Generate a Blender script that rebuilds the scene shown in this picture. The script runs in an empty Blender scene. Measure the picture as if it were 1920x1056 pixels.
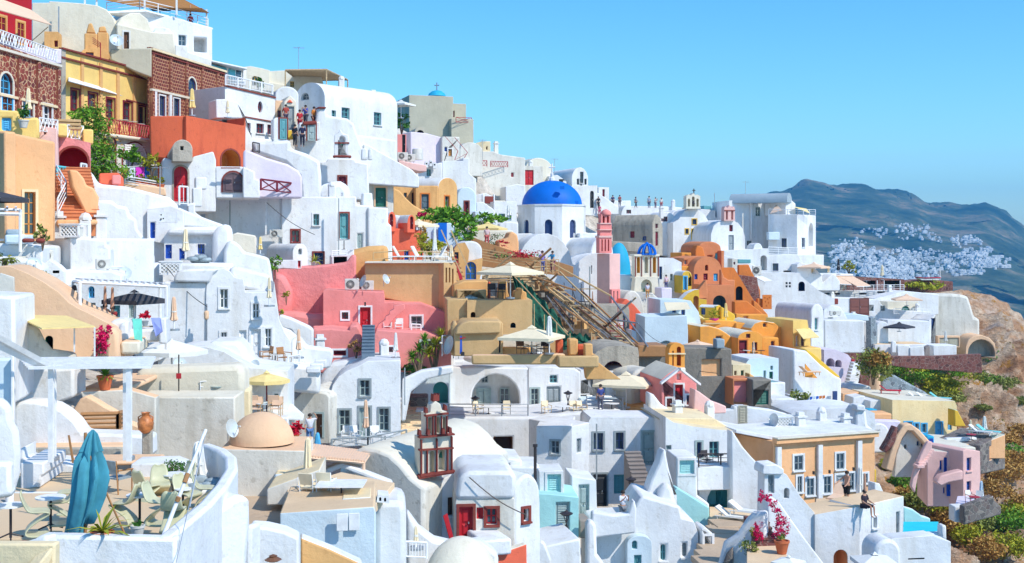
import bpy,bmesh,math,random
from mathutils import Vector,Matrix,noise
from mathutils.geometry import tessellate_polygon
rnd=random.Random(7)
F,HY=2300.0,455.0
sc=bpy.context.scene
COL=sc.collection
R=math.radians
def P(x,y,d):return Vector(((x-960)/F*d,d,(HY-y)/F*d))
MATS={}
def nodes_of(name):
 m=bpy.data.materials.new(name);m.use_nodes=True
 nt=m.node_tree;b=nt.nodes['Principled BSDF']
 return m,nt,b
def ramp(nt,fac,cols):
 r=nt.nodes.new('ShaderNodeValToRGB');e=r.color_ramp.elements
 e[0].position,e[0].color=cols[0][0],(*cols[0][1],1)
 e[1].position,e[1].color=cols[-1][0],(*cols[-1][1],1)
 for p,c in cols[1:-1]:
  q=e.new(p);q.color=(*c,1)
 nt.links.new(fac,r.inputs[0]);return r.outputs[0]
def ntex(nt,scale,detail=4,coord='Object',stretch=None,rough=.6):
 tc=nt.nodes.new('ShaderNodeTexCoord');v=tc.outputs[coord]
 if stretch:
  mp=nt.nodes.new('ShaderNodeMapping');mp.inputs['Scale'].default_value=stretch
  nt.links.new(v,mp.inputs[0]);v=mp.outputs[0]
 n=nt.nodes.new('ShaderNodeTexNoise');n.inputs['Scale'].default_value=scale
 n.inputs['Detail'].default_value=detail;n.inputs['Roughness'].default_value=rough
 nt.links.new(v,n.inputs['Vector']);return n.outputs['Fac'],v
def bump(nt,b,h,strength,dist=.05):
 bp=nt.nodes.new('ShaderNodeBump');bp.inputs['Strength'].default_value=strength
 bp.inputs['Distance'].default_value=dist
 nt.links.new(h,bp.inputs['Height']);nt.links.new(bp.outputs[0],b.inputs['Normal'])
def sc_(c,k):return tuple(min(1,x*k)for x in c)
def mixc(nt,fac,a,b):
 m=nt.nodes.new('ShaderNodeMix');m.data_type='RGBA'
 nt.links.new(fac,m.inputs[0])if hasattr(fac,'links')else setattr(m.inputs[0],'default_value',fac)
 for s,v in((m.inputs[6],a),(m.inputs[7],b)):
  if hasattr(v,'links'):nt.links.new(v,s)
  else:s.default_value=(*v,1)
 return m.outputs[2]
def plaster(name,c,stain=None,amt=.5,rough=.9,bmp=.35):
 m,nt,b=nodes_of(name)
 f1,v=ntex(nt,.35,5)
 f2,_=ntex(nt,1.0,5,stretch=(1.3,1.3,.22))
 stain=stain or sc_(c,.8)
 a=ramp(nt,f1,[(.36,sc_(c,.86)),(.58,c)])
 k=ramp(nt,f2,[(.50,(0,0,0)),(.70,(amt*.75,)*3)])
 col=mixc(nt,k,a,stain)
 f3,_=ntex(nt,2.6,3,rough=.75)
 k3=ramp(nt,f3,[(.60,(0,0,0)),(.66,(.5*amt,)*3)])
 col=mixc(nt,k3,col,sc_(stain,.82))
 nt.links.new(col,b.inputs['Base Color']);b.inputs['Roughness'].default_value=rough
 b.inputs['Specular IOR Level'].default_value=.2
 f4,_=ntex(nt,2.2,6,rough=.7)
 bump(nt,b,f4,bmp,.12)
 MATS[name]=m
def flat(name,c,rough=.5,metal=0,var=.12,scale=4,emit=None,spec=.4,trans=0):
 m,nt,b=nodes_of(name)
 f1,_=ntex(nt,scale,4)
 col=ramp(nt,f1,[(.3,sc_(c,1-var)),(.7,sc_(c,1+var))])
 nt.links.new(col,b.inputs['Base Color'])
 b.inputs['Roughness'].default_value=rough;b.inputs['Metallic'].default_value=metal
 b.inputs['Specular IOR Level'].default_value=spec
 if trans:b.inputs['Transmission Weight'].default_value=trans
 MATS[name]=m
def stonework(name,stones,mortar,scale,width=.06,stretch=(1,1,1),rough=.9):
 m,nt,b=nodes_of(name)
 tc=nt.nodes.new('ShaderNodeTexCoord')
 mp=nt.nodes.new('ShaderNodeMapping');mp.inputs['Scale'].default_value=stretch
 nt.links.new(tc.outputs['UV'],mp.inputs[0])
 f,_=ntex(nt,2,3)
 va=nt.nodes.new('ShaderNodeVectorMath');va.operation='ADD'
 sc2=nt.nodes.new('ShaderNodeVectorMath');sc2.operation='SCALE';sc2.inputs['Scale'].default_value=.25
 n2=nt.nodes.new('ShaderNodeTexNoise');n2.inputs['Scale'].default_value=3
 nt.links.new(tc.outputs['UV'],n2.inputs['Vector']);nt.links.new(n2.outputs['Color'],sc2.inputs[0])
 nt.links.new(mp.outputs[0],va.inputs[0]);nt.links.new(sc2.outputs[0],va.inputs[1])
 vo=nt.nodes.new('ShaderNodeTexVoronoi');vo.feature='DISTANCE_TO_EDGE';vo.inputs['Scale'].default_value=scale
 vc=nt.nodes.new('ShaderNodeTexVoronoi');vc.inputs['Scale'].default_value=scale
 nt.links.new(va.outputs[0],vo.inputs['Vector']);nt.links.new(va.outputs[0],vc.inputs['Vector'])
 sp=nt.nodes.new('ShaderNodeSeparateColor');nt.links.new(vc.outputs['Color'],sp.inputs[0])
 cs=ramp(nt,sp.outputs[0],[(i/(len(stones)-1),s)for i,s in enumerate(stones)])
 k=ramp(nt,vo.outputs['Distance'],[(width*.6,(0,0,0)),(width*1.4,(1,1,1))])
 col=mixc(nt,k,mortar,cs)
 nt.links.new(col,b.inputs['Base Color']);b.inputs['Roughness'].default_value=rough
 bump(nt,b,k,.5,.05);MATS[name]=m
def brickwork(name,c1,c2,mortar,w=.42,h=.24,ms=.05):
 m,nt,b=nodes_of(name)
 tc=nt.nodes.new('ShaderNodeTexCoord');br=nt.nodes.new('ShaderNodeTexBrick')
 nz=nt.nodes.new('ShaderNodeTexNoise');nz.inputs['Scale'].default_value=4
 nt.links.new(tc.outputs['UV'],nz.inputs['Vector'])
 sc2=nt.nodes.new('ShaderNodeVectorMath');sc2.operation='SCALE';sc2.inputs['Scale'].default_value=.13
 va=nt.nodes.new('ShaderNodeVectorMath');va.operation='ADD'
 nt.links.new(nz.outputs['Color'],sc2.inputs[0]);nt.links.new(tc.outputs['UV'],va.inputs[0]);nt.links.new(sc2.outputs[0],va.inputs[1])
 nt.links.new(va.outputs[0],br.inputs['Vector'])
 for k,v in(('Color1',c1),('Color2',c2),('Mortar',mortar)):br.inputs[k].default_value=(*v,1)
 for k,v in(('Scale',1),('Mortar Size',ms),('Brick Width',w),('Row Height',h),('Mortar Smooth',.2)):br.inputs[k].default_value=v
 nt.links.new(br.outputs['Color'],b.inputs['Base Color']);b.inputs['Roughness'].default_value=.9
 MATS[name]=m
def rockmat(name,cols,scale=.12,bmp=.8,spots=None,st=1.8):
 m,nt,b=nodes_of(name)
 f,v=ntex(nt,scale,9,rough=.65)
 c=ramp(nt,f,cols)
 f2,_=ntex(nt,scale*9,6,rough=.75,stretch=(1,1,st))
 k=ramp(nt,f2,[(.35,(.45,.45,.45)),(.6,(1,1,1))])
 mm=nt.nodes.new('ShaderNodeMix');mm.data_type='RGBA';mm.blend_type='MULTIPLY';mm.inputs[0].default_value=.8
 nt.links.new(c,mm.inputs[6]);nt.links.new(k,mm.inputs[7]);col=mm.outputs[2]
 if spots:
  f3,_=ntex(nt,spots[0],6,rough=.8)
  col=mixc(nt,ramp(nt,f3,[(spots[2],(0,0,0)),(spots[2]+.06,(1,1,1))]),col,spots[1])
 nt.links.new(col,b.inputs['Base Color']);b.inputs['Roughness'].default_value=.95
 b.inputs['Specular IOR Level'].default_value=.1
 bump(nt,b,f2,bmp,.6);MATS[name]=m
def leafmat(name,c1,c2,c3=None):
 m,nt,b=nodes_of(name)
 g=nt.nodes.new('ShaderNodeNewGeometry')
 cs=[(0,c1),(.6,c2),(1,c3 or c2)]
 f,_=ntex(nt,1.1,3)
 mx=nt.nodes.new('ShaderNodeMath');mx.operation='MULTIPLY_ADD'
 nt.links.new(g.outputs['Random Per Island'],mx.inputs[0]);mx.inputs[1].default_value=.55
 mu=nt.nodes.new('ShaderNodeMath');mu.operation='MULTIPLY';mu.inputs[1].default_value=.5
 nt.links.new(f,mu.inputs[0]);nt.links.new(mu.outputs[0],mx.inputs[2])
 nt.links.new(ramp(nt,mx.outputs[0],cs),b.inputs['Base Color']);b.inputs['Roughness'].default_value=.6
 b.inputs['Specular IOR Level'].default_value=.25
 MATS[name]=m
W_=(.80,.80,.79)
plaster('white',W_,(.54,.50,.43),.6)
plaster('whiteblue',(.66,.77,.82),(.62,.68,.70),.4)
plaster('whiteold',(.72,.69,.61),(.42,.38,.3),.8)
plaster('lilac',(.76,.68,.78),(.62,.55,.62),.4)
plaster('lightpink',(.84,.52,.46),(.7,.42,.38),.4)
plaster('cream',(.84,.68,.42),(.6,.48,.32),.5)
plaster('creamlight',(.78,.72,.58),(.62,.54,.4),.5)
plaster('beige',(.52,.48,.36),(.42,.38,.28),.4)
plaster('sand',(.84,.55,.34),(.72,.42,.25),.4)
plaster('peach',(.90,.49,.24),(.72,.32,.11),.55)
plaster('orange',(.88,.37,.07),(.6,.25,.08),.45)
plaster('darkorange',(.72,.22,.05),(.4,.14,.06),.5)
plaster('ochre',(.76,.43,.17),(.56,.28,.1),.7)
plaster('tan',(.64,.42,.20),(.5,.31,.13),.5)
plaster('yellow',(.90,.62,.20),(.7,.46,.16),.45)
plaster('mustard',(.80,.50,.06),(.66,.38,.05),.4)
plaster('paleyellow',(.90,.70,.38),(.72,.5,.2),.6)
plaster('pink',(.88,.30,.27),(.68,.2,.17),.45)
plaster('rosepink',(.88,.30,.28),(.62,.22,.22),.6,bmp=.9)
plaster('coral',(.88,.17,.09),(.6,.12,.07),.5)
plaster('redclay',(.66,.135,.06),(.42,.07,.04),.7)
plaster('crimson',(.50,.02,.03),(.4,.015,.03),.3)
plaster('terracotta',(.68,.25,.11),(.5,.18,.08),.5)
plaster('greyplaster',(.26,.23,.19),(.18,.16,.13),.7,bmp=.8)
plaster('oldstone',(.46,.41,.33),(.2,.18,.15),.9,bmp=.9)
plaster('turquoise',(.20,.62,.62),(.15,.5,.52),.3)
plaster('lightturquoise',(.42,.74,.72),(.3,.6,.6),.3)
plaster('domeblue',(.004,.15,.62),(.01,.10,.42),.35,rough=.55,bmp=.15)
plaster('skyblue',(.03,.40,.62),(.02,.3,.5),.4,rough=.6,bmp=.1)
plaster('greyroof',(.36,.44,.48),(.3,.36,.4),.4)
plaster('floor',(.80,.58,.36),(.62,.44,.28),.6,bmp=.2)
plaster('paving',(.56,.42,.29),(.42,.31,.22),.7)
plaster('stairgrey',(.32,.27,.24),(.24,.2,.18),.5)
plaster('stairblue',(.16,.22,.28),(.12,.16,.2),.4)
plaster('maroonplaster',(.26,.06,.045),(.15,.03,.03),.6)
plaster('villagewhite',(.82,.82,.8),(.5,.48,.44),.4)
stonework('redstone',[(.20,.03,.02),(.30,.06,.035),(.14,.03,.025),(.24,.05,.04)],(.62,.40,.22),3.3,.055)
brickwork('redbrick',(.20,.03,.02),(.12,.02,.018),(.50,.26,.13),.36,.26,.03)
stonework('drystone',[(.10,.09,.08),(.2,.17,.15),(.14,.10,.09),(.28,.24,.2)],(.3,.27,.23),2.7,.035)
stonework('maroonstone',[(.16,.05,.04),(.24,.09,.07),(.1,.04,.035)],(.3,.2,.16),2.5,.04)
stonework('bluestone',[(.2,.24,.26),(.32,.38,.4),(.14,.16,.18)],(.5,.56,.58),2.6,.03)
stonework('flagstone',[(.90,.64,.36),(.92,.7,.42),(.84,.58,.33)],(.66,.48,.3),1.6,.03)
for n,c in dict(te=(.12,.34,.36),bl=(.015,.08,.42),lb=(.08,.42,.72),rd=(.50,.012,.02),mr=(.18,.012,.025),gr=(.34,.42,.40),br=(.16,.07,.035),dk=(.02,.022,.025),gn=(.02,.15,.10),gy=(.28,.32,.33),nv=(.02,.05,.16),pu=(.14,.09,.10),wh=(.80,.80,.79),wd=(.40,.19,.07),lw=(.55,.36,.17),cy=(.10,.55,.62),og=(.62,.28,.06),ye=(.8,.5,.08),sl=(.10,.16,.20)).items():
 flat('paint_'+n,c,.55)
flat('glass',(.035,.06,.08),.12,var=.4,scale=.6,spec=.8)
flat('glasscyan',(.10,.42,.46),.15,var=.25,scale=.5,spec=.7)
flat('shade',(.05,.05,.05),.9)
flat('metal',(.42,.44,.46),.4,.7)
flat('iron',(.05,.04,.04),.5,.3)
flat('redmetal',(.4,.02,.03),.5)
flat('dishmat',(.60,.66,.66),.35,.2,var=.2,scale=1.5)
flat('acwhite',(.62,.60,.54),.5)
flat('canvas',(.82,.70,.48),.9,var=.06)
flat('canvaspeach',(.82,.56,.38),.9,var=.06)
flat('canvaswhite',(.78,.77,.72),.9,var=.06)
flat('canvasyellow',(.84,.64,.26),.9,var=.08)
flat('canvasblack',(.05,.05,.06),.9,var=.15)
flat('canvasbrown',(.36,.16,.04),.9,var=.1)
flat('canvasblue',(.06,.29,.37),.85,var=.25,scale=2)
flat('clothmint',(.16,.66,.52),.9);flat('clothlilac',(.28,.33,.66),.9);flat('clothmagenta',(.7,.05,.55),.9)
flat('clothpale',(.6,.72,.8),.9);flat('clothblue',(.02,.12,.5),.9);flat('clothorange',(.7,.2,.04),.9)
flat('water',(.0,.62,.66),.06,var=.1,scale=.8,spec=.6)
flat('chairlime',(.56,.54,.34),.3,var=.06)
flat('cushion',(.30,.36,.38),.9,var=.3)
flat('terracottapot',(.55,.14,.05),.8);flat('pinkpot',(.75,.03,.28),.6)
flat('amphoramat',(.5,.17,.05),.45,var=.5,scale=6)
flat('skin',(.52,.27,.17),.6,var=.05);flat('hair',(.03,.02,.015),.7)
flat('bark',(.16,.11,.07),.95,var=.3)
flat('straw',(.5,.36,.2),.95,var=.35,scale=6)
flat('netgreen',(.015,.10,.06),.9,var=.35,scale=3)
flat('beltbronze',(.06,.24,.18),.5,.4)
leafmat('leafgreen',(.04,.13,.01),(.13,.30,.02),(.28,.44,.03))
leafmat('leafyellow',(.14,.20,.01),(.36,.36,.02),(.58,.46,.04))
leafmat('leaforange',(.26,.14,.04),(.48,.26,.06),(.56,.40,.12))
leafmat('leafdark',(.02,.08,.01),(.06,.18,.02))
leafmat('leafolive',(.10,.14,.03),(.24,.27,.05),(.38,.36,.09))
leafmat('flowerred',(.35,.0,.01),(.62,.01,.04))
leafmat('flowermagenta',(.4,.0,.04),(.72,.01,.12))
rockmat('rock',[(.3,(.24,.12,.07)),(.42,(.52,.28,.15)),(.5,(.76,.58,.42)),(.58,(.60,.34,.19)),(.72,(.80,.66,.54))],.07,1.4,(.35,(.46,.22,.04),.58))
rockmat('villageground',[(.3,(.5,.42,.34)),(.5,(.66,.6,.52)),(.7,(.72,.68,.62))],.1,.5)
rockmat('farhill',[(.35,(.02,.045,.02)),(.5,(.10,.13,.06)),(.62,(.34,.26,.14))],.006,1,(.02,(.02,.05,.02),.58),7)
flat('seawater',(.01,.06,.12),.1)
def M(n):return MATS[n]if n in MATS else MATS['paint_'+n]
cur={}
def tag(o,label=None,cat=None,group=None,kind=None):
 if label:o['label']=label
 if cat:o['category']=cat
 if group:o['group']=group
 if kind:o['kind']=kind
 return o
def link(name,me,parent=None,loc=None,mw=None):
 o=bpy.data.objects.new(name,me);COL.objects.link(o)
 if loc is not None:o.location=loc
 if parent is not None:o.parent=parent
 return o
def E(name,label,cat,loc,group=None,rz=0):
 o=link(name,None,loc=loc);o.empty_display_size=.5;o.rotation_euler.z=rz
 tag(o,label,cat,group);return o
def T(name,label,cat='house',group=None):
 0
 o=link(name,None);tag(o,label,cat,group);cur['t']=o;cur['loc']=None;return o
class MB:
 def __init__(s):s.v=[];s.f=[];s.m=[];s.mats=[];s.uv=[];s.sm=[]
 def mi(s,mat):
  if mat not in s.mats:s.mats.append(mat)
  return s.mats.index(mat)
 def face(s,pts,mat='white',uv=None,sm=False):
  s.sm.append(sm);i=len(s.v);s.v+=[tuple(p)for p in pts];s.f.append(tuple(range(i,i+len(pts))));s.m.append(s.mi(mat))
  s.uv.append(uv or[(0,0)]*len(pts))
 def box(s,c,sx,sy,sz,mat='white',rz=0,rot=None):
  m=rot or Matrix.Rotation(rz,3,'Z');c=Vector(c)
  q=[c+m@Vector((x*sx/2,y*sy/2,z*sz/2))for x in(-1,1)for y in(-1,1)for z in(-1,1)]
  for a in((0,1,3,2),(4,6,7,5),(0,4,5,1),(2,3,7,6),(0,2,6,4),(1,5,7,3)):
   s.face([q[i]for i in a],mat,[(0,0),(sx,0),(sx,sz),(0,sz)])
 def bar(s,a,b,r,mat='iron',n=6,r2=None,caps=True):
  a,b=Vector(a),Vector(b);d=b-a
  if d.length<1e-6:return
  q=d.to_track_quat('Z','Y').to_matrix();r2=r if r2 is None else r2
  A=[a+q@Vector((math.cos(t*2*math.pi/n)*r,math.sin(t*2*math.pi/n)*r,0))for t in range(n)]
  B=[b+q@Vector((math.cos(t*2*math.pi/n)*r2,math.sin(t*2*math.pi/n)*r2,0))for t in range(n)]
  for i in range(n):s.face([A[i],A[(i+1)%n],B[(i+1)%n],B[i]],mat)
  if caps:s.face(A[::-1],mat);s.face(B,mat)
 def lathe(s,c,prof,mat='white',n=20,a0=0,a1=2*math.pi):
  c=Vector(c);k=n if a1-a0>6.28 else n
  ring=[[c+Vector((r*math.cos(a0+(a1-a0)*t/n),r*math.sin(a0+(a1-a0)*t/n),z))for t in range(n+1)]for r,z in prof]
  for i in range(len(prof)-1):
   for t in range(n):
    q=[ring[i][t],ring[i][t+1],ring[i+1][t+1],ring[i+1][t]]
    if prof[i][0]<1e-5:q=[q[0],q[2],q[3]]
    elif prof[i+1][0]<1e-5:q=q[:3]
    s.face(q,mat)
 def quad_thick(s,pts,th,mat):
  n=(Vector(pts[1])-Vector(pts[0])).cross(Vector(pts[2])-Vector(pts[0])).normalized()*th
  a=[Vector(p)for p in pts];b=[p-n for p in a];k=len(a)
  s.face(a,mat);s.face(b[::-1],mat)
  for i in range(k):s.face([a[i],b[i],b[(i+1)%k],a[(i+1)%k]],mat)
 def build(s,name,parent=None,smooth=False,bev=0,weld=True,seg=2,origin=None):
  me=bpy.data.meshes.new(name)
  off=Vector((0,0,0))
  if parent is not None:
   rt=parent
   while rt.parent:rt=rt.parent
   off=Vector(rt.location)
  elif origin is not None:off=Vector(origin)
  me.from_pydata([tuple(Vector(p)-off)for p in s.v],[],s.f)
  for m in s.mats:me.materials.append(M(m))
  me.polygons.foreach_set('material_index',s.m);me.polygons.foreach_set('use_smooth',s.sm)
  ul=me.uv_layers.new(name='UVMap')
  flatuv=[c for f in s.uv for uv in f for c in uv]
  ul.data.foreach_set('uv',flatuv)
  if weld:
   bm=bmesh.new();bm.from_mesh(me)
   bmesh.ops.remove_doubles(bm,verts=bm.verts,dist=2e-4)
   if bev:bmesh.ops.dissolve_limit(bm,angle_limit=.01,verts=bm.verts,edges=bm.edges,delimit={'MATERIAL'})
   bmesh.ops.recalc_face_normals(bm,faces=bm.faces)
   bm.to_mesh(me);bm.free()
  if smooth:
   me.polygons.foreach_set('use_smooth',[True]*len(me.polygons))
   try:me.set_sharp_from_angle(angle=R(40))
   except Exception:pass
  o=link(name,me,parent)
  if parent is None and origin is not None:o.location=origin
  if bev:
   b=o.modifiers.new('soft_edges','BEVEL');b.width=bev;b.segments=seg;b.limit_method='ANGLE';b.angle_limit=R(42)
  if bev or any(s.sm):
   try:me.set_sharp_from_angle(angle=R(42))
   except Exception:pass
  return o
class Pl:
 def __init__(s,o,a):
  s.o=Vector(o);s.a=a;s.u=Vector((math.cos(a),math.sin(a),0));s.n=Vector((math.sin(a),-math.cos(a),0))
 def uv(s,x,y):
  r=Vector(((x-960)/F,1,(HY-y)/F));t=s.o.dot(s.n)/r.dot(s.n);p=r*t
  return((p-s.o).dot(s.u),p.z)
 def pt(s,q,k=0):return Vector((s.o.x,s.o.y,0))+s.u*q[0]+Vector((0,0,q[1]))-s.n*k
def area(q):return sum(q[i][0]*q[(i+1)%len(q)][1]-q[(i+1)%len(q)][0]*q[i][1]for i in range(len(q)))/2
def inside(p,poly):
 x,y=p;c=False
 for i in range(len(poly)):
  (x1,y1),(x2,y2)=poly[i],poly[i-1]
  if(y1>y)!=(y2>y)and x<(x2-x1)*(y-y1)/(y2-y1)+x1:c=not c
 return c
def arch(s0,s1,zb,zt,n=10):
 0
 r=(s1-s0)/2;h=min(r,(zt-zb)*.95);zs=zt-h;c=(s0+s1)/2
 return[(s0,zb),(s1,zb)]+[(c+r*math.cos(math.pi*i/n),zs+h*math.sin(math.pi*i/n))for i in range(n+1)]
def oval(s0,s1,zb,zt,n=14):
 return[((s0+s1)/2+(s1-s0)/2*math.cos(2*math.pi*i/n),(zb+zt)/2+(zt-zb)/2*math.sin(2*math.pi*i/n))for i in range(n)]
def RC(x0,y0,x1,y1):return('r',x0,y0,x1,y1)
def AR(x0,ys,x1,yc,yb,n=14):return('v',x0,ys,x1,yc,yb,n)
def outline(pl,o):
 if o[0]=='r':
  _,x0,y0,x1,y1=o
  s0,z0=pl.uv(x0,y0);_,zb=pl.uv(x0,y1);s1,_=pl.uv(x1,y0)
  return[(s0,zb),(s1,zb),(s1,z0),(s0,z0)]
 if o[0]=='v':
  _,x0,ys,x1,yc,yb,n=o
  s0,zs=pl.uv(x0,ys);_,zb=pl.uv(x0,yb);s1,_=pl.uv(x1,ys);_,zc=pl.uv((x0+x1)/2,yc)
  c,r,h=(s0+s1)/2,(s1-s0)/2,zc-zs
  return[(s0,zb),(s1,zb)]+[(c+r*math.cos(math.pi*i/n),zs+h*math.sin(math.pi*i/n))for i in range(n+1)]
 q=[pl.uv(*p)for p in o]
 return q if area(q)>0 else q[::-1]
def holeface(mb,pl,out,holes,mat,k0=0):
 0
 want=abs(area(out))-sum(abs(area(h[0]))for h in holes);rj=random.Random(5)
 jout=out
 for attempt in range(60):
  hs=[[(a,b)for a,b in h[0]]for h in holes]
  polys=[[Vector((a,b,0))for a,b in jout]]+[[Vector((a,b,0))for a,b in h[::-1]]for h in hs]
  flatp=[p for q in polys for p in q];tr=[]
  tot=0
  for t in tessellate_polygon(polys):
   ar=abs(area([(flatp[i].x,flatp[i].y)for i in t]));tot+=ar
   if ar>1e-7:tr.append(t)
  if abs(tot-want)<max(.004,want*.0005):break
  for k,h in enumerate(holes):
   dx,dy=rj.uniform(-.004,.004)*(1+attempt/8),rj.uniform(-.004,.004)*(1+attempt/8)
   q=[(a+dx+rj.uniform(-.0005,.0005),b+dy+rj.uniform(-.0005,.0005))for a,b in h[0]]
   h[0][:]=q
 else:print('TESS FAIL',len(holes),round(tot-want,3))
 for t in tr:
  q=[flatp[i]for i in t]
  mb.face([pl.pt((p.x,p.y),k0)for p in q],mat,[(p.x,p.y)for p in q])
 for h,dp,bm_,rm in holes:
  for i in range(len(h)):
   a,b=h[i],h[(i+1)%len(h)]
   mb.face([pl.pt(a,k0),pl.pt(b,k0),pl.pt(b,k0+dp),pl.pt(a,k0+dp)],rm)
  mb.face([pl.pt(p,k0+dp)for p in h],bm_,list(h))
def opening_poly(kind,s0,s1,z0,z1):
 if kind in 'WDO':return arch(s0,s1,z0,z1)
 if kind=='v':return oval(s0,s1,z0,z1)
 return[(s0,z0),(s1,z0),(s1,z1),(s0,z1)]
def inset(poly,d):
 c=(sum(p[0]for p in poly)/len(poly),sum(p[1]for p in poly)/len(poly))
 xs=[p[0]for p in poly];ys=[p[1]for p in poly]
 w,h=max(xs)-min(xs),max(ys)-min(ys);kx,ky=max(.1,1-2*d/w),max(.1,1-2*d/h)
 mx,my=(max(xs)+min(xs))/2,(max(ys)+min(ys))/2
 return[(mx+(p[0]-mx)*kx,my+(p[1]-my)*ky)for p in poly]
def ringband(mb,pl,outer,inner,k0,k1,mat):
 n=len(outer)
 for i in range(n):
  j=(i+1)%n
  mb.face([pl.pt(outer[i],k0),pl.pt(outer[j],k0),pl.pt(inner[j],k0),pl.pt(inner[i],k0)],mat)
  mb.face([pl.pt(outer[i],k0),pl.pt(outer[j],k0),pl.pt(outer[j],k1),pl.pt(outer[i],k1)],mat)
  mb.face([pl.pt(inner[i],k0),pl.pt(inner[j],k0),pl.pt(inner[j],k1),pl.pt(inner[i],k1)],mat)
def fitting(kind,pl,poly,rec,st,trim,parent,hpx):
 0
 xs=[p[0]for p in poly];zs=[p[1]for p in poly];s0,s1,z0,z1=min(xs),max(xs),min(zs),max(zs)
 w,h=s1-s0,z1-z0;big=hpx>=15
 if trim:
  t=MB();o2=inset(poly,-.11)
  if kind in 'dD':o2=[(a,max(b,z0))for a,b in o2]
  ringband(t,pl,o2,poly,-.045,.02,trim)
  t.build('door_surround' if kind in 'dD' else 'window_surround',parent)
 if kind in 'oOn':return
 fk=rec-.1
 if kind in 'wWv':
  m=MB();fw=max(.05,min(.09,w*.1));ip=inset(poly,fw)
  ringband(m,pl,poly,ip,fk,rec,st)
  bx=lambda a,b,c,d:m.face([pl.pt((a,c),fk+.02),pl.pt((b,c),fk+.02),pl.pt((b,d),fk+.02),pl.pt((a,d),fk+.02)],st)
  cx=(s0+s1)/2
  bx(cx-.035,cx+.035,z0,z1)
  nb=1 if h<1.1 else 2 if h<1.7 else 3
  for i in range(nb):
   zz=z0+h*(i+1)/(nb+1);bx(s0+.02,s1-.02,zz-.022,zz+.022)
  f=m.build('window',parent,weld=False)
  g=MB();g.face([pl.pt(p,fk+.05)for p in poly],'glass')
  g.build('pane',f if big else parent,weld=False)
  if kind=='w' and big:
   g=MB();c=pl.pt(((s0+s1)/2,z0-.04),-.02);g.box(c,w+.2,.24,.07,trim or cur.get('wallmat','white'),rz=pl.a);g.build('window_sill',parent)
 else:
  m=MB();m.face([pl.pt(p,fk)for p in poly],st)
  fr=inset(poly,.07);ringband(m,pl,poly,fr,fk-.05,fk,st)
  cx=(s0+s1)/2
  cols=[(s0+.12,cx-.04),(cx+.04,s1-.12)]if w>.9 else[(s0+.12,s1-.12)]
  if kind=='s':
   nsl=max(4,min(12,int(h/.13)))
   for a,b in cols:
    for i in range(nsl):
     z=z0+.12+(h-.24)*i/nsl;dz=(h-.24)/nsl*.75
     m.face([pl.pt((a,z),fk-.05),pl.pt((b,z),fk-.05),pl.pt((b,z+dz),fk-.01),pl.pt((a,z+dz),fk-.01)],st)
  else:
   for a,b in cols:
    for c0,c1 in((.08,.42),(.47,.9)):
     if kind=='D' and c1>.8:c1=.72
     q=[(a,z0+h*c0),(b,z0+h*c0),(b,z0+h*c1),(a,z0+h*c1)];q2=inset(q,.06)
     for i in range(4):
      j=(i+1)%4
      m.face([pl.pt(q[i],fk-.004),pl.pt(q[j],fk-.004),pl.pt(q2[j],fk-.04),pl.pt(q2[i],fk-.04)],st)
     m.face([pl.pt(p,fk-.04)for p in q2],st)
  m.face([pl.pt((cx-.012,z0),fk-.006),pl.pt((cx+.012,z0),fk-.006),pl.pt((cx+.012,z1-.1),fk-.006),pl.pt((cx-.012,z1-.1),fk-.006)],'shade')
  o=m.build('shutter' if kind=='s' else 'door',parent,weld=False)
  if kind in 'dD' and big:
   g=MB();g.bar(pl.pt((cx+.1,z0+h*.45),fk-.12),pl.pt((cx+.1,z0+h*.51),fk-.12),.03,'metal');g.build('handle',o)
def parse(wins):
 out=[]
 for w in(wins or '').split(';'):
  w=w.strip()
  if not w:continue
  face='F'
  if w[1]==':':face,w=w[0],w[2:]
  t=w.split();trim=None;st=t[5]if len(t)>5 else 'dk'
  if '+' in st:st,trim=st.split('+')
  out.append((face,t[0],float(t[1]),float(t[2]),float(t[3]),float(t[4]),('paint_'+st if 'paint_'+st in MATS else st),('paint_'+trim if 'paint_'+trim in MATS else trim)if trim else None))
 return out
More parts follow.
